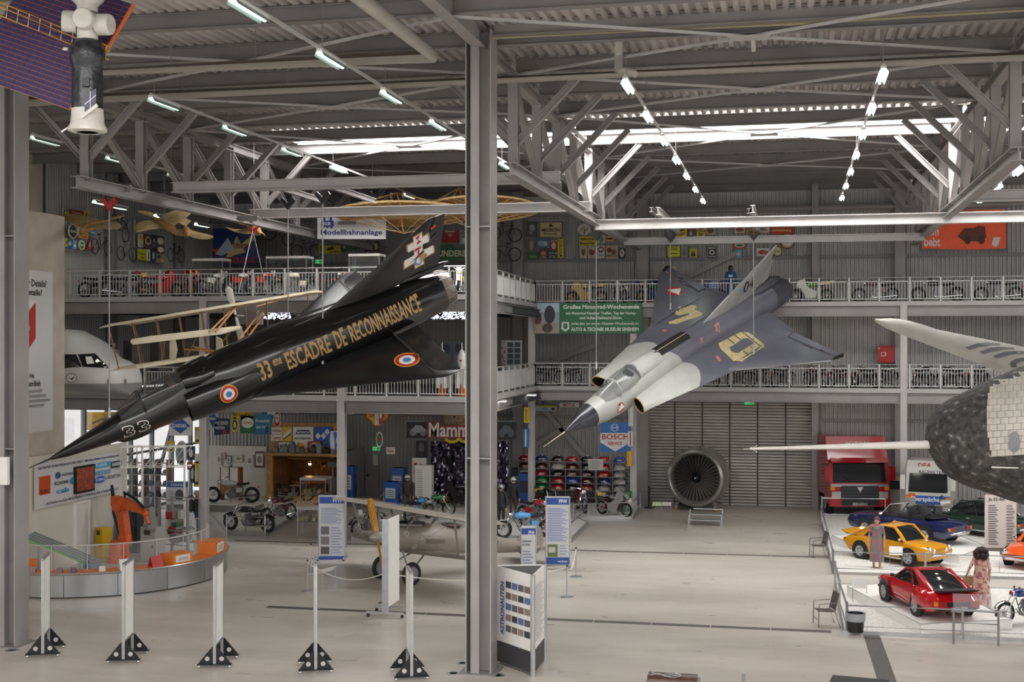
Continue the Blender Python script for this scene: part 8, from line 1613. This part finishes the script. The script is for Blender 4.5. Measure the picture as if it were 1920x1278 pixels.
MB().lathe([(0, .02), (.05, .04), (.16, .2), (.26, .4)], (0, 0, ez), (0, 1, 0), 20).build('spinner', mat('black_paint'), je, 50); MB().lathe([(0, .015), (.035, .025)], (0, 0, ez), (0, 1, 0), 10).build('spinner_tip', white, je)
MB().lathe([(er * .9, 1.88), (er * .6, 2.0), (0, 2.0)], (0, 0, ez), (0, 1, 0), 30).build('rear_cover', steel_d, je)
for s in (-1, 1):
 MB().box(s * .9 - .06, .1, .12, s * .9 + .06, 1.8, .25).build('cradle_beam', steel_d, je); MB().beam((s * .9, .4, .2), (s * .75, .4, .55), .1, .1).build('cradle_strut', steel_d, je)
 for y in (.2, 1.6): MB().lathe([(0, -.04), (.1, -.04), (.1, .04), (0, .04)], (s * .9, y, .1), (1, 0, 0), 12).build('caster', colm('#b08a28', .5), je)
sp2 = onZ(1321, 985); t = thing('step_stair', 'small three-step aluminium stair before the jet engine', 'steps', (sp2.x, sp2.y, 0), -.05)
for k in range(3): MB().box(-.7 + .08 * k, .3 * k, .2 + .2 * k, .7 - .0 * k, .3 * k + .3, .24 + .2 * k).build('tread', alu, t)
for x in (-.68, .68):
 for k in range(3): MB().box(x - .02, .3 * k, 0, x + .02, .3 * k + .04, .2 + .2 * k).build('leg', alu, t)
for i, px in enumerate((1232, 1250)): t = thing('tilted_notice', ('pale green tilted notice on wire legs', 'white photo notice on wire legs')[i] + ' beside the jet engine', 'notice', onZ(px, 974)); MB().obox(V((-.2, -.1, .62)), V((.4, 0, 0)), V((0, .25, .12)), V((0, 0, .01))).build('plate', (colm('#bfcab0', .5), offw)[i], t); MB().tube([(-.18, 0, .65), (-.18, 0, 0), (.18, 0, 0), (.18, 0, .65)], .01, 5).build('wire_leg', alu, t)
t = thing('fire_stanchion', 'dark post with weighted foot beside the roller door', 'post', onZ(1217, 952)); MB().lathe([(0, 0), (.25, 0), (.25, .04), (.05, .08), (.05, 1.1), (0, 1.1)], (0, 0, 0), (0, 0, 1), 14).build('post', black, t, 30); MB().ball((0, 0, 1.1), .07, 8).build('knob', steel_d, t)
# cars ---------------------------------------------------------------------
def car(name, label, pf, pr_, side, color, st, gh, hw, R=.3, wx=None, opened=False, seatc='#2a2a2c', lamps='round', extra=None):
 """pf, pr_: ground points of the front and rear wheel on the visible side; side +1 = left side visible"""
 pf, pr_ = V(pf), V(pr_); f = (pf - pr_); f.z = 0; f.normalize(); lft = V((-f.y, f.x, 0)); ctr = (pf + pr_) / 2 - lft * (side * hw * .9); mx = (wx[0] + wx[1]) / 2; ctr -= f * mx
 t = thing(name, label, 'car', ctr, math.atan2(f.y, f.x)); pm = mat('car_paint_' + color.strip('#'), color, .16, 0, .04, 1, coat=.7)
 def ring(x, z0, z1, k):
  w = hw * k; h = [(0, z1 + .03), (.6 * w, z1 + .02), (.9 * w, z1 - .03), (w, z0 + (z1 - z0) * .6), (.99 * w, z0 + .12), (.86 * w, z0)]; return [V((x, y, z)) for y, z in h] + [V((x, -y, z)) for y, z in h[:0:-1]]
 bd = MB().loft([ring(*q) for q in st]).build('body', pm, t, 40)
 xb, xt, rt_, rb, zb, zr, wb_, wr = gh
 lo = [V((xb, s * wb_ * .92, zb)) for s in (1, -1)] + [V((rb, s * wb_ * .85, zb)) for s in (-1, 1)]; hi = [V((xt, s * wr, zr - .02)) for s in (1, -1)] + [V((rt_, s * wr, zr - .02)) for s in (-1, 1)]
 if not opened:
  gs = [(xb, 0), ((xb + xt) / 2, .58), (xt, .94), ((xt + rt_) / 2, 1.02), (rt_, .95), (rt_ * .6 + rb * .4, .68), (rt_ * .2 + rb * .8, .25), (rb, 0)]; gm = MB(); rings = []
  for x, h in gs:
   hz = zb + (zr - zb) * h; k = wb_ * (.92 if x > 0 else .86); w2 = k + (wr - k) * h; half = [(k, zb - .03), ((k + w2) / 2 + .015, (zb + hz) / 2), (w2, hz - .05 * h), (w2 * .8, hz), (w2 * .4, hz + .015)]; rings.append([V((x, y, z)) for y, z in half] + [V((x, -y, z)) for y, z in half[::-1]])
  gm.loft(rings, False, False, False); n_ = len(rings[0]) - 1
  gm.m = [1 if (2 <= q // n_ <= 3 and 1 < q % n_ < n_ - 2) or (q % n_ in (2, n_ - 3)) else 0 for q in range(len(gm.f))]
  gm.build('cabin', [darkglass, pm], t, 50)
  for i in range(4): MB().tube([lo[i], hi[i]], .035 if i < 2 else .06, 6).build('pillar', pm, t)
  kq = (wb_ * .86 - wr) / (zr - zb)
  for s in (1, -1): MB().prism([(rb - .02, zb), (rb + (rt_ - rb) * .52, zb), (rt_ - .02, zr - .03), (rt_ - .12, zr - .03)], (0, s * (wb_ * .86 + kq * zb), 0), (1, 0, 0), (0, -s * kq, 1), (0, s * .03, 0)).build('quarter_panel', pm, t)
  for s in (1, -1): m0, m1 = V((xb * .3 + rb * .7 + .35, s * wb_ * .9, zb)), V((xt * .45 + rt_ * .55, s * wr * 1.02, zr - .02)); MB().tube([m0, m1], .022, 5).build('door_pillar', pm, t); MB().tube([hi[0 if s > 0 else 1], hi[3 if s > 0 else 2]], .03, 5).build('roof_rail', pm, t)
 else:
  MB().add([lo[0], lo[1], hi[1], hi[0]], [(0, 1, 2, 3)]).build('windscreen', glass, t); MB().tube([lo[0], hi[0], hi[1], lo[1]], .025, 6).build('windscreen_frame', chrome, t)
  MB().box(rb, -wb_ * .8, zb - .02, xb, wb_ * .8, zb + .035).build('cabin_floor', black, t)
  for s in (-.35, .35):
   for x in (-.1, -.75): MB().box(x - .3, s - .22, zb - .05, x + .15, s + .22, zb + .12).box(x - .38, s - .22, zb, x - .26, s + .22, zb + .42).build('seat', colm(seatc, .5), t)
  MB().ball((rb - .1, 0, zb + .08), (.3, wb_ * .85, .12), 12).build('folded_hood', black, t, 60)
 for x in wx:
  for s in (1, -1):
   MB().cyl((x, s * (hw * .985), R + .02), (x, s * (hw * 1.0 + .004), R + .02), R + .06, n=20).build('wheel_arch', black, t)
   ty = MB().lathe([(R * .6, -.1), (R * .95, -.1), (R, -.05), (R, .05), (R * .95, .1), (R * .6, .1)], (x, s * (hw - .075), R), (0, 1, 0), 24).build('tyre', rubber, t, 40)
   MB().lathe([(0, .1), (R * .2, .105), (R * .3, .085), (R * .56, .09), (R * .64, .104)], (x, s * (hw - .075), R), (0, s, 0), 20).build('rim', alu, ty, 40)
   for k in range(5): a = k * 1.2566; MB().cyl((x + R * .42 * math.cos(a), s * (hw - .02), R + R * .42 * math.sin(a)), (x + R * .42 * math.cos(a), s * (hw + .018), R + R * .42 * math.sin(a)), R * .085, n=8).build('rim_hole', black, ty)
 xf, xr = st[0][0], st[-1][0]; zf, zt2 = (st[0][1] + st[0][2]) / 2, (st[-1][1] + st[-1][2]) / 2
 for x, z, q in ((xf, zf - .08, 1), (xr, zt2 - .1, -1)): MB().tube([(x - q * .12, -hw * .8, z), (x + q * .02, -hw * .6, z), (x + q * .05, 0, z), (x + q * .02, hw * .6, z), (x - q * .12, hw * .8, z)], .045, 6).build('bumper', chrome if lamps != 'sport' else black, t)
 for s in (1, -1):
  MB().lathe([(.0, .05), (.07, .03), (.1, 0), (.1, -.08)], (xf - .03, s * hw * .68, zf + .12), (1, 0, 0), 14).build('headlamp', chrome, t, 40)
  if lamps == 'twin': MB().lathe([(.0, .05), (.05, .03), (.08, 0), (.08, -.08)], (xf - .0, s * hw * .42, zf + .06), (1, 0, 0), 14).build('headlamp', chrome, t, 40)
  MB().box(xr - .015, s * hw * .62 - .16, zt2 + .0, xr + .06, s * hw * .62 + .16, zt2 + .12).build('tail_lamp', colm('#8a1a14', .3), t); MB().box(xr - .018, s * hw * .8 - .05, zt2 + .0, xr + .06, s * hw * .8 + .05, zt2 + .12).build('indicator', colm('#c87a18', .3), t)
  MB().ball((xb - .12, s * (hw * .95), zb + .08), (.07, .08, .06), 8).build('door_mirror', black if lamps == 'sport' else chrome, t)
  MB().box(-.9, s * hw * 1.0 - .012, st[2][1] + .05, .9, s * hw * 1.0 + .012, st[2][1] + .09).build('sill_trim', black if lamps == 'sport' else chrome, t); MB().box(-.2, s * hw * .975 - .01, zb - .16, -.05, s * hw * .975 + .015, zb - .13).build('door_handle', chrome if lamps != 'sport' else black, t)
 MB().box(xr - .07, -.25, zt2 - .16, xr - .05, .25, zt2 - .05).build('number_plate', white, t)
 if extra: extra(t, pm)
 return t
def plat(pts, z, label):
 P_ = [onZ(x, y, z) for x, y in pts]; t = thing('car_platform', label, 'platform', V((P_[0].x, P_[0].y, 0)), 0, 'white car platforms', world=True); n_ = len(P_)
 a = [V((p.x, p.y, .02)) for p in P_]; MB().add(a + P_, [tuple(range(n_, 2 * n_))] + [(i, (i + 1) % n_, n_ + (i + 1) % n_, n_ + i) for i in range(n_)]).build('block', white, t)
 MB().tube([p + UP * .005 for p in P_], .012, 4, closed=True).build('edge_strip', alu, t)
island('trim_6', [(1538, 968), (1562, 1076), (1935, 1086), (2100, 1090), (2050, 965)], 'white gravel island with the yellow and blue cars', .06); island('trim_7', [(1566, 1098), (1582, 1187), (1920, 1202), (2150, 1212), (2100, 1112)], 'white gravel island with the red car', .06)
zp_ = .32
plat([(1588, 1098), (1727, 1170), (1898, 1161), (1745, 1088)], zp_, 'low white platform under the red car'); plat([(1560, 1003), (1590, 1016), (1800, 1042), (1850, 1024), (1790, 1000)], zp_, 'low white platform under the blue convertible')
def tail911(t, pm):
 MB().prism([(-1.7, .93), (-2.1, .9), (-2.28, .98), (-2.26, 1.0), (-2.05, .95), (-1.75, .96)], (0, -.6, 0), (1, 0, 0), (0, 0, 1), (0, 1.2, 0)).build('whale_tail', rubber, t); MB().box(-2.2, -.35, .5, -2.15, .35, .62).build('rear_panel', black, t)
 for s in (1, -1): MB().ball((1.45, s * .63, .64), (.55, .18, .17), 12).build('front_wing', pm, t, 60); MB().ball((-1.2, s * .74, .58), (.6, .19, .33), 14).build('rear_wing', pm, t, 60); MB().cyl((-2.2, s * .3, .28), (-2.05, s * .3, .28), .05, n=8).build('exhaust', black, t)
 mb = MB(); addtext(mb, 'Museum Speyer', (-2.225, .22, 0), (0, -1, 0), (0, 0, 1), .02, .42, .42, .48); mb.build('plate_lettering', dk, t)
car('red_sports_car', 'glossy red sports coupe with black whale-tail spoiler on a white platform', onZ(1657, 1127, zp_), onZ(1713, 1154, zp_), 1, '#b5101a', [(2.12, .38, .52, .62), (1.95, .27, .66, .82), (1.4, .2, .8, .92), (.75, .18, .88, .94), (0, .18, .88, .94), (-.8, .18, .9, .97), (-1.4, .2, .92, .98), (-1.9, .3, .84, .92), (-2.15, .42, .62, .82)], (.8, .15, -.45, -1.65, .88, 1.3, .76, .56), .87, .33, (1.2, -1.07), lamps='sport', extra=tail911).scale = (.88, .88, .88)
fb_ = [(1.8, .4, .66, .85), (1.68, .25, .74, .95), (.9, .18, .8, 1), (0, .18, .82, 1), (-1, .2, .82, 1), (-1.6, .25, .78, .95), (-1.82, .4, .66, .85)]
def ducktail(t, pm): MB().prism([(-1.5, .82), (-2.0, .92), (-1.75, .78)], (0, -.6, 0), (1, 0, 0), (0, 0, 1), (0, 1.2, 0)).build('tail_lip', pm, t)
car('yellow_coupe', 'mustard yellow small coupe with four round headlamps on gravel', onZ(1703, 1062, .06), onZ(1617, 1047, .06), -1, '#c98a14', fb_, (.8, .3, -.5, -1.45, .8, 1.28, .68, .53), .76, .29, (1.05, -1.0), lamps='twin', extra=ducktail)
bl_ = [(2.2, .4, .66, .9), (2.1, .28, .76, .97), (1.2, .2, .82, 1), (0, .2, .84, 1), (-1.3, .2, .84, 1), (-2.1, .28, .8, .95), (-2.25, .42, .68, .9)]
car('blue_convertible', 'dark blue open convertible with chrome trim on a white platform', onZ(1622, 1003, zp_), onZ(1738, 1020, zp_), 1, '#141d46', bl_, (.75, .35, -.3, -1.2, .84, 1.3, .74, .6), .83, .31, (1.3, -1.3), opened=True, lamps='twin')
car('green_coupe', 'dark green coupe with pale steel wheels behind the blue convertible', onZ(1762, 996, .06), onZ(1862, 1010, .06), 1, '#1a3026', bl_, (.85, .3, -.7, -1.5, .84, 1.36, .74, .58), .83, .31, (1.3, -1.3))
car('orange_sports_car', 'bright orange low sports car with round lamps behind the curly-haired mannequin', onZ(1872, 1064, .06), onZ(1962, 1038, .06), -1, '#d4521a', [(1.95, .36, .5, .7), (1.8, .25, .6, .9), (1.1, .18, .74, 1), (0, .18, .8, 1), (-1, .2, .82, 1), (-1.7, .28, .76, .92), (-1.9, .4, .66, .85)], (.75, .15, -.4, -1.4, .79, 1.2, .66, .5), .79, .29, (1.15, -1.1))
# trucks ---------------------------------------------------------------------
def rig(name, label, px0, px1, pyb, pyt, color, racing):
 a, b = onZ(px0, pyb), onZ(px1, pyb); W = (b - a).length; c = (a + b) / 2; H_ = zat(c, pyt); t = thing(name, label, 'truck', c, math.atan2((b - a).y, (b - a).x) - (.42 if racing else 0)); w = W / 2
 pm = mat('truck_paint_' + color.strip('#'), color, .25, 0, .08, 1.5, coat=.5); zw0, zw1 = H_ * (.42 if not racing else .5), H_ * (.68 if not racing else .82)
 prof = [(0, .55), (-.05, zw0), (.18, zw1), (.3, zw1 + .12), (.7, H_), (2.2, H_), (2.2, .9), (.9, .9), (.9, .55)]
 MB().prism(prof, (-w, 0, 0), (0, 1, 0), (0, 0, 1), (2 * w, 0, 0)).build('cab', pm, t)
 MB().add([V((-w * .88, -.075, zw0 + .05)), V((w * .88, -.075, zw0 + .05)), V((w * .84, .12, zw1 - .02)), V((-w * .84, .12, zw1 - .02))], [(0, 1, 2, 3)]).build('windscreen', darkglass, t)
 for s in (-1, 1):
  MB().tube([(s * .35, -.09, zw0 + .04), (s * .7, -.02, zw0 + .28)], .015, 4).build('wiper', black, t)
  MB().prism([(.25, zw0 + .1), (.35, zw1 - .1), (1.1, zw1 - .1), (1.1, zw0 + .1)], (s * (w + .005), 0, 0), (0, 1, 0), (0, 0, 1), (s * .01, 0, 0)).build('side_window', darkglass, t)
  m_ = MB().box(s * (w + .12) - .1, -.12, zw0 + .15, s * (w + .12) + .1, .08, zw0 + .75).build('mirror', pm, t); MB().tube([(s * w, .1, zw0 + .7), (s * (w + .12), 0, zw0 + .72)], .02, 5).build('mirror_arm', black, m_)
  MB().lathe([(.3, -.14), (.46, -.14), (.5, 0), (.46, .14), (.3, .14)], (s * (w - .2), .9, .5), (1, 0, 0), 22).build('tyre', rubber, t, 40); MB().lathe([(0, .0), (.3, .1)], (s * (w - .12), .9, .5), (s, 0, 0), 16).build('wheel_disc', alu, t)
  MB().box(s * w * .78 - .2, -.09, .75, s * w * .78 + .2, .0, 1.1).build('headlamp', mat('lamp_glass', '#c9c6c0', .1, .5), t); MB().box(s * w * .9 - .1, -.07, zw0 - .3, s * w * .9 + .1, .0, zw0 - .14).build('indicator', colm('#d07a1c', .3), t)
 MB().box(-w, -.12, .45, w, .1, .8).build('bumper', pm if not racing else steel_d, t); MB().box(-w * .62, -.13, .5, w * .62, -.1, .82).build('bumper_grille', colm('#232428', .4), t); MB().box(-w * .8, 1.0, .6, w * .8, 2.9, .95).build('chassis', black, t); MB().box(-w * .25, -.13, .5, w * .25, -.12, .62).build('number_plate', white, t)
 L_ = lambda tx, x0, z0, x1, z1, c_, y=-.085, nm='lettering', sh=0: addtext(MB(), tx, (0, y, 0), (1, 0, 0), (0, 0, 1), x0, z0, x1, z1, bold=True, shear=sh).build(nm, colm(c_, .4), t)
 if not racing:
  MB().box(-w * .62, -.085, .82, w * .62, -.02, zw0 - .12).build('grille', colm('#232428', .4), t); MB().box(-w * .95, -.07, zw0 - .14, w * .95, -.045, zw0 - .02).build('silver_band', alu, t)
  for k in range(4): MB().box(-w * .6, -.1, .9 + k * .14, w * .6, -.08, .95 + k * .14).build('grille_bar', colm('#3a3c40', .4), t)
  MB().add([V((-.14, -.12, 1.32)), V((.14, -.12, 1.32)), V((0, -.12, 1.08))], [(0, 1, 2)]).build('triangle_badge', chrome, t); L_('FOTON', -w * .38, H_ - .35, w * .38, H_ - .22, '#c9c4c0', .4)
  MB().loft([[V((x, .28, zw1 + .08)), V((x, -.16, zw1 + .03)), V((x, .1, zw1 + .22))] for x in (-w * .95, 0, w * .95)], True, True).build('sun_visor', pm, t)
 else:
  MB().box(-w * .98, -.062, zw0 - .45, w * .98, -.05, zw0 - .1).build('blue_stripe', colm('#2a58a4', .4), t); L_('Eberspächer', -w * .75, zw0 - .4, w * .65, zw0 - .14, '#d8dce0'); L_('RACING TEAM', -w * .4, zw1 - .0, w * .85, zw1 + .12, '#2a2c44', .02)
  MB().box(-w * .4, -.06, .95, w * .35, -.03, zw0 - .5).build('grille', steel_l, t); L_('6', w * .5, .95, w * .72, 1.3, '#26262a'); MB().box(-w * .9, -.065, 1.0, -w * .55, -.05, 1.3).build('orange_sticker', colm('#d05a24', .4), t); L_('DEA', -w * .5, H_ - .28, w * .1, H_ - .08, '#b02430', .45)
  for sx_ in (w + .012,): mb = MB(); addtext(mb, 'DEA', (sx_, 0, 0), (0, 1, 0), (0, 0, 1), .9, 1.3, 1.9, 1.65, bold=True); mb.build('side_lettering', colm('#b02430', .4), t)
  L_('Continental', -w * .5, .82, w * .3, .92, '#2a2a2c', -.13)
rig('red_truck', 'tall red truck cab with black grille parked beside the roller door', 1555, 1668, 968, 820, '#9c1420', False); rig('white_racing_truck', 'white racing truck with blue stripe and red side lettering', 1700, 1780, 983, 866, '#cfccc6', True)
t = thing('ticket_pillar', 'beige fuel dispenser between the two trucks', 'dispenser', onZ(1677, 962)); MB().box(-.35, -.25, 0, .35, .25, 1.75).build('housing', colm('#a49c8c', .5), t); MB().box(-.22, -.27, 1.1, .22, -.25, 1.5).build('dial_window', black, t); MB().box(-.38, -.28, 1.7, .38, .28, 1.8).build('cap', steel_d, t)
sign(fT(46), 1846, 927, 1905, 1026, '#c6bdb8', [T_('Ju 52-3m', .1, .87, .62, .95, '#2c2a2c'), ('l', .1, .05, .42, .82, 18, '#6a6466'), ('l', .68, .05, .94, .82, 14, '#7a7476')], 'white data board standing under the shuttle nose', None, name='data_board', cat='sign')
p = PT(1875, 1026, 46); dbo = bpy.data.objects['data_board']; MB().box(p.x - .5, p.y + .06, 0, p.x + .5, p.y + .1, p.z + .05).build('stand_board', steel_d, dbo)
# island rails, chairs, bin, frames --------------------------------------------------
def rail(pts, label, h=.75):
 P_ = [onZ(*q) for q in pts]; t = thing('tube_barrier', label, 'barrier', P_[0], 0, 'tube barriers round the car islands', world=True)
 for a, b in zip(P_, P_[1:]):
  MB().tube([a + UP * h, b + UP * h], .03, 6).build('top_tube', alu, t)
  MB().tube([a + UP * .2, b + UP * .2], .02, 6).build('lower_tube', alu, t)
 for a in P_: MB().cyl(a, a + UP * (h + .08), .035, n=8).build('post', alu, t)
rail([(1540, 985), (1551, 1030), (1562, 1076)], 'low tube barrier beside the yellow car'); rail([(1562, 1076), (1735, 1081), (1935, 1087)], 'low tube barrier between the yellow and the red car'); rail([(1566, 1100), (1574, 1140), (1588, 1187)], 'low tube barrier beside the bin'); rail([(1588, 1187), (1805, 1197), (2000, 1207)], 'low tube barrier before the red car'); rail([(1541, 972), (1660, 974)], 'low tube barrier before the red truck', .9); rail([(1075, 978), (1186, 974), (1200, 958)], 'low tube barrier before the tank rack'); rail([(660, 1010), (720, 955)], 'low tube barrier beside the leather-clad mannequin'); rail([(1070, 1017), (1103, 985)], 'low tube barrier beside the aerial photograph stand'); rail([(425, 1003), (497, 1005), (600, 948)], 'low tube barrier before the black cruiser')
def armchair(px, py, lab):
 t = thing('metal_armchair', lab, 'chair', onZ(px, py), .25, 'metal armchairs beside the car islands'); cm = colm('#6a625c', .4, .5)
 for s in (-.27, .27):
  MB().tube([(-.27, s, 0), (-.25, s, .63), (.2, s, .66)], .014, 6).build('front_leg', cm, t); MB().tube([(.32, s, 0), (.18, s, .43), (.3, s, .92)], .014, 6).build('rear_leg', cm, t)
 MB().loft([[V((x, y, z)) for y in (-.26, .26)] for x, z in ((-.27, .43), (0, .41), (.2, .42))], False, False, False).build('seat', cm, t); MB().obox(V((.19, -.26, .45)), V((0, .52, 0)), V((.11, 0, .46)), V((.012, 0, 0))).build('backrest', mat('dark_mesh_back', '#4b4642', .6), t)
 MB().tube([(-.26, -.27, .2), (-.26, .27, .2)], .01, 5).build('stretcher', cm, t)
armchair(1535, 1044, 'metal armchair beside the yellow car island'); armchair(1548, 1172, 'metal armchair beside the bin')
t = thing('waste_bin', 'black waste bin with clear bag inside the gravel edge', 'bin', onZ(1604, 1184, .06)); MB().lathe([(0, 0), (.2, 0), (.25, .5), (.235, .5), (.19, .03), (0, .03)], (0, 0, 0), (0, 0, 1), 18).build('bucket', black, t, 40); MB().lathe([(.253, .3), (.27, .52), (.22, .5)], (0, 0, 0), (0, 0, 1), 18).build('bag_rim', mat('translucent_bag', '#b8bcc0', .3, alpha=.6), t, 40)
p0, p1 = onZ(1788, 1207), onZ(1872, 1211); t = thing('lectern_frame', 'steel frame with clear tilted panel before the red car', 'frame', p0, 0, None, world=True)
for p in (p0, p1): MB().cyl(p, p + UP * .85, .03, n=8).build('leg', steel_d, t)
MB().tube([p0 + UP * .85, p1 + UP * .85], .02, 6).tube([p0 + UP * .55, p1 + UP * .55], .02, 6).build('cross_tube', steel_d, t); MB().obox(p0 + UP * .85, p1 - p0, V((0, .25, .4)), V((0, .01, 0))).build('clear_panel', mat('thin_clear_screen'), t)
for i, (px, py) in enumerate(((1680, 1062), (1612, 1128), (1862, 1072))): t = thing('car_notice', ('white notice on wire legs before the yellow car', 'white tilted notice at the platform corner of the red car', 'white notice on wire legs before the orange car')[i], 'notice', onZ(px, py, .06)); MB().obox(V((-.22, -.02, .4)), V((.44, 0, 0)), V((0, .1, .28)), V((0, .01, 0))).build('plate', white, t); MB().tube([(-.2, 0, .42), (-.2, 0, 0)], .01, 4).build('wire_leg', alu, t); MB().tube([(.2, 0, .42), (.2, 0, 0)], .01, 4).build('wire_leg', alu, t)
bike('classic', onZ(1925, 1168, .06), PI + .5, '#22387a', 'dark blue motorcycle behind the red car\'s platform', 'motorcycles on the gravel islands')
# fashion mannequins
def floral(nm, a, b, c):
 m = mat(nm, a, .7, 0, .3, 9); nt = m.node_tree; v = nt.nodes.new('ShaderNodeTexVoronoi'); v.inputs['Scale'].default_value = 11; tc = nt.nodes.new('ShaderNodeTexCoord'); nt.links.new(tc.outputs['Object'], v.inputs['Vector']); r = nt.nodes.new('ShaderNodeValToRGB'); r.color_ramp.interpolation = 'CONSTANT'; r.color_ramp.elements[0].color = lin(a) + (1,); r.color_ramp.elements[1].color = lin(b) + (1,); r.color_ramp.elements[1].position = .35; e = r.color_ramp.elements.new(.65); e.color = lin(c) + (1,)
 sp = nt.nodes.new('ShaderNodeSeparateColor'); nt.links.new(v.outputs['Color'], sp.inputs[0]); nt.links.new(sp.outputs[0], r.inputs[0]); nt.links.new(r.outputs[0], nt.nodes['Principled BSDF'].inputs['Base Color']); return m
f1_ = floral('green_violet_floral', '#7a6a72', '#a85a6a', '#6a7a6a'); f2_ = floral('pink_rose_floral', '#c99a8a', '#a86a70', '#d8b8a4')
person('fashion_mannequin', 'mannequin in a long colourful patterned dress beside the yellow car', onZ(1644, 1064, .06), -PI / 2 - .2, [skin, f1_, skin, skin], hair=('long', mat('auburn_hair', '#5a3426', .6, 0, .3, 20)), cat='mannequin', h=1.72, dress=([(.15, .18, 1.32), (.135, .16, 1.08), (.17, .2, .9), (.19, .23, .5), (.2, .24, .22)], f1_), group='fashion mannequins')
def bag(r, P, k): MB().box(.0, .2, .62, .1, .48, .88).build('straw_bag', mat('straw_weave', '#a8845a', .7, 0, .3, 20), r); MB().tube([(.05, .26, .88), (.05, .34, 1.02), (.05, .42, .88)], .012, 5).build('bag_handle', wood, r)
person('fashion_mannequin', 'mannequin with big curly hair in a pink floral dress holding a straw bag', onZ(1839, 1138, .06), PI / 2 + .1, [skin, f2_, skin, skin], hair=('curly', mat('dark_curly_hair', '#3c2c26', .8, 0, .4, 25)), cat='mannequin', h=1.72, dress=([(.15, .18, 1.35), (.14, .17, 1.1), (.19, .22, .85), (.23, .27, .4), (.26, .3, .05)], f2_), pose=dict(hal=(.05, .34, 1.0), ell=(-.02, .3, 1.15)), extra=bag, group='fashion mannequins')
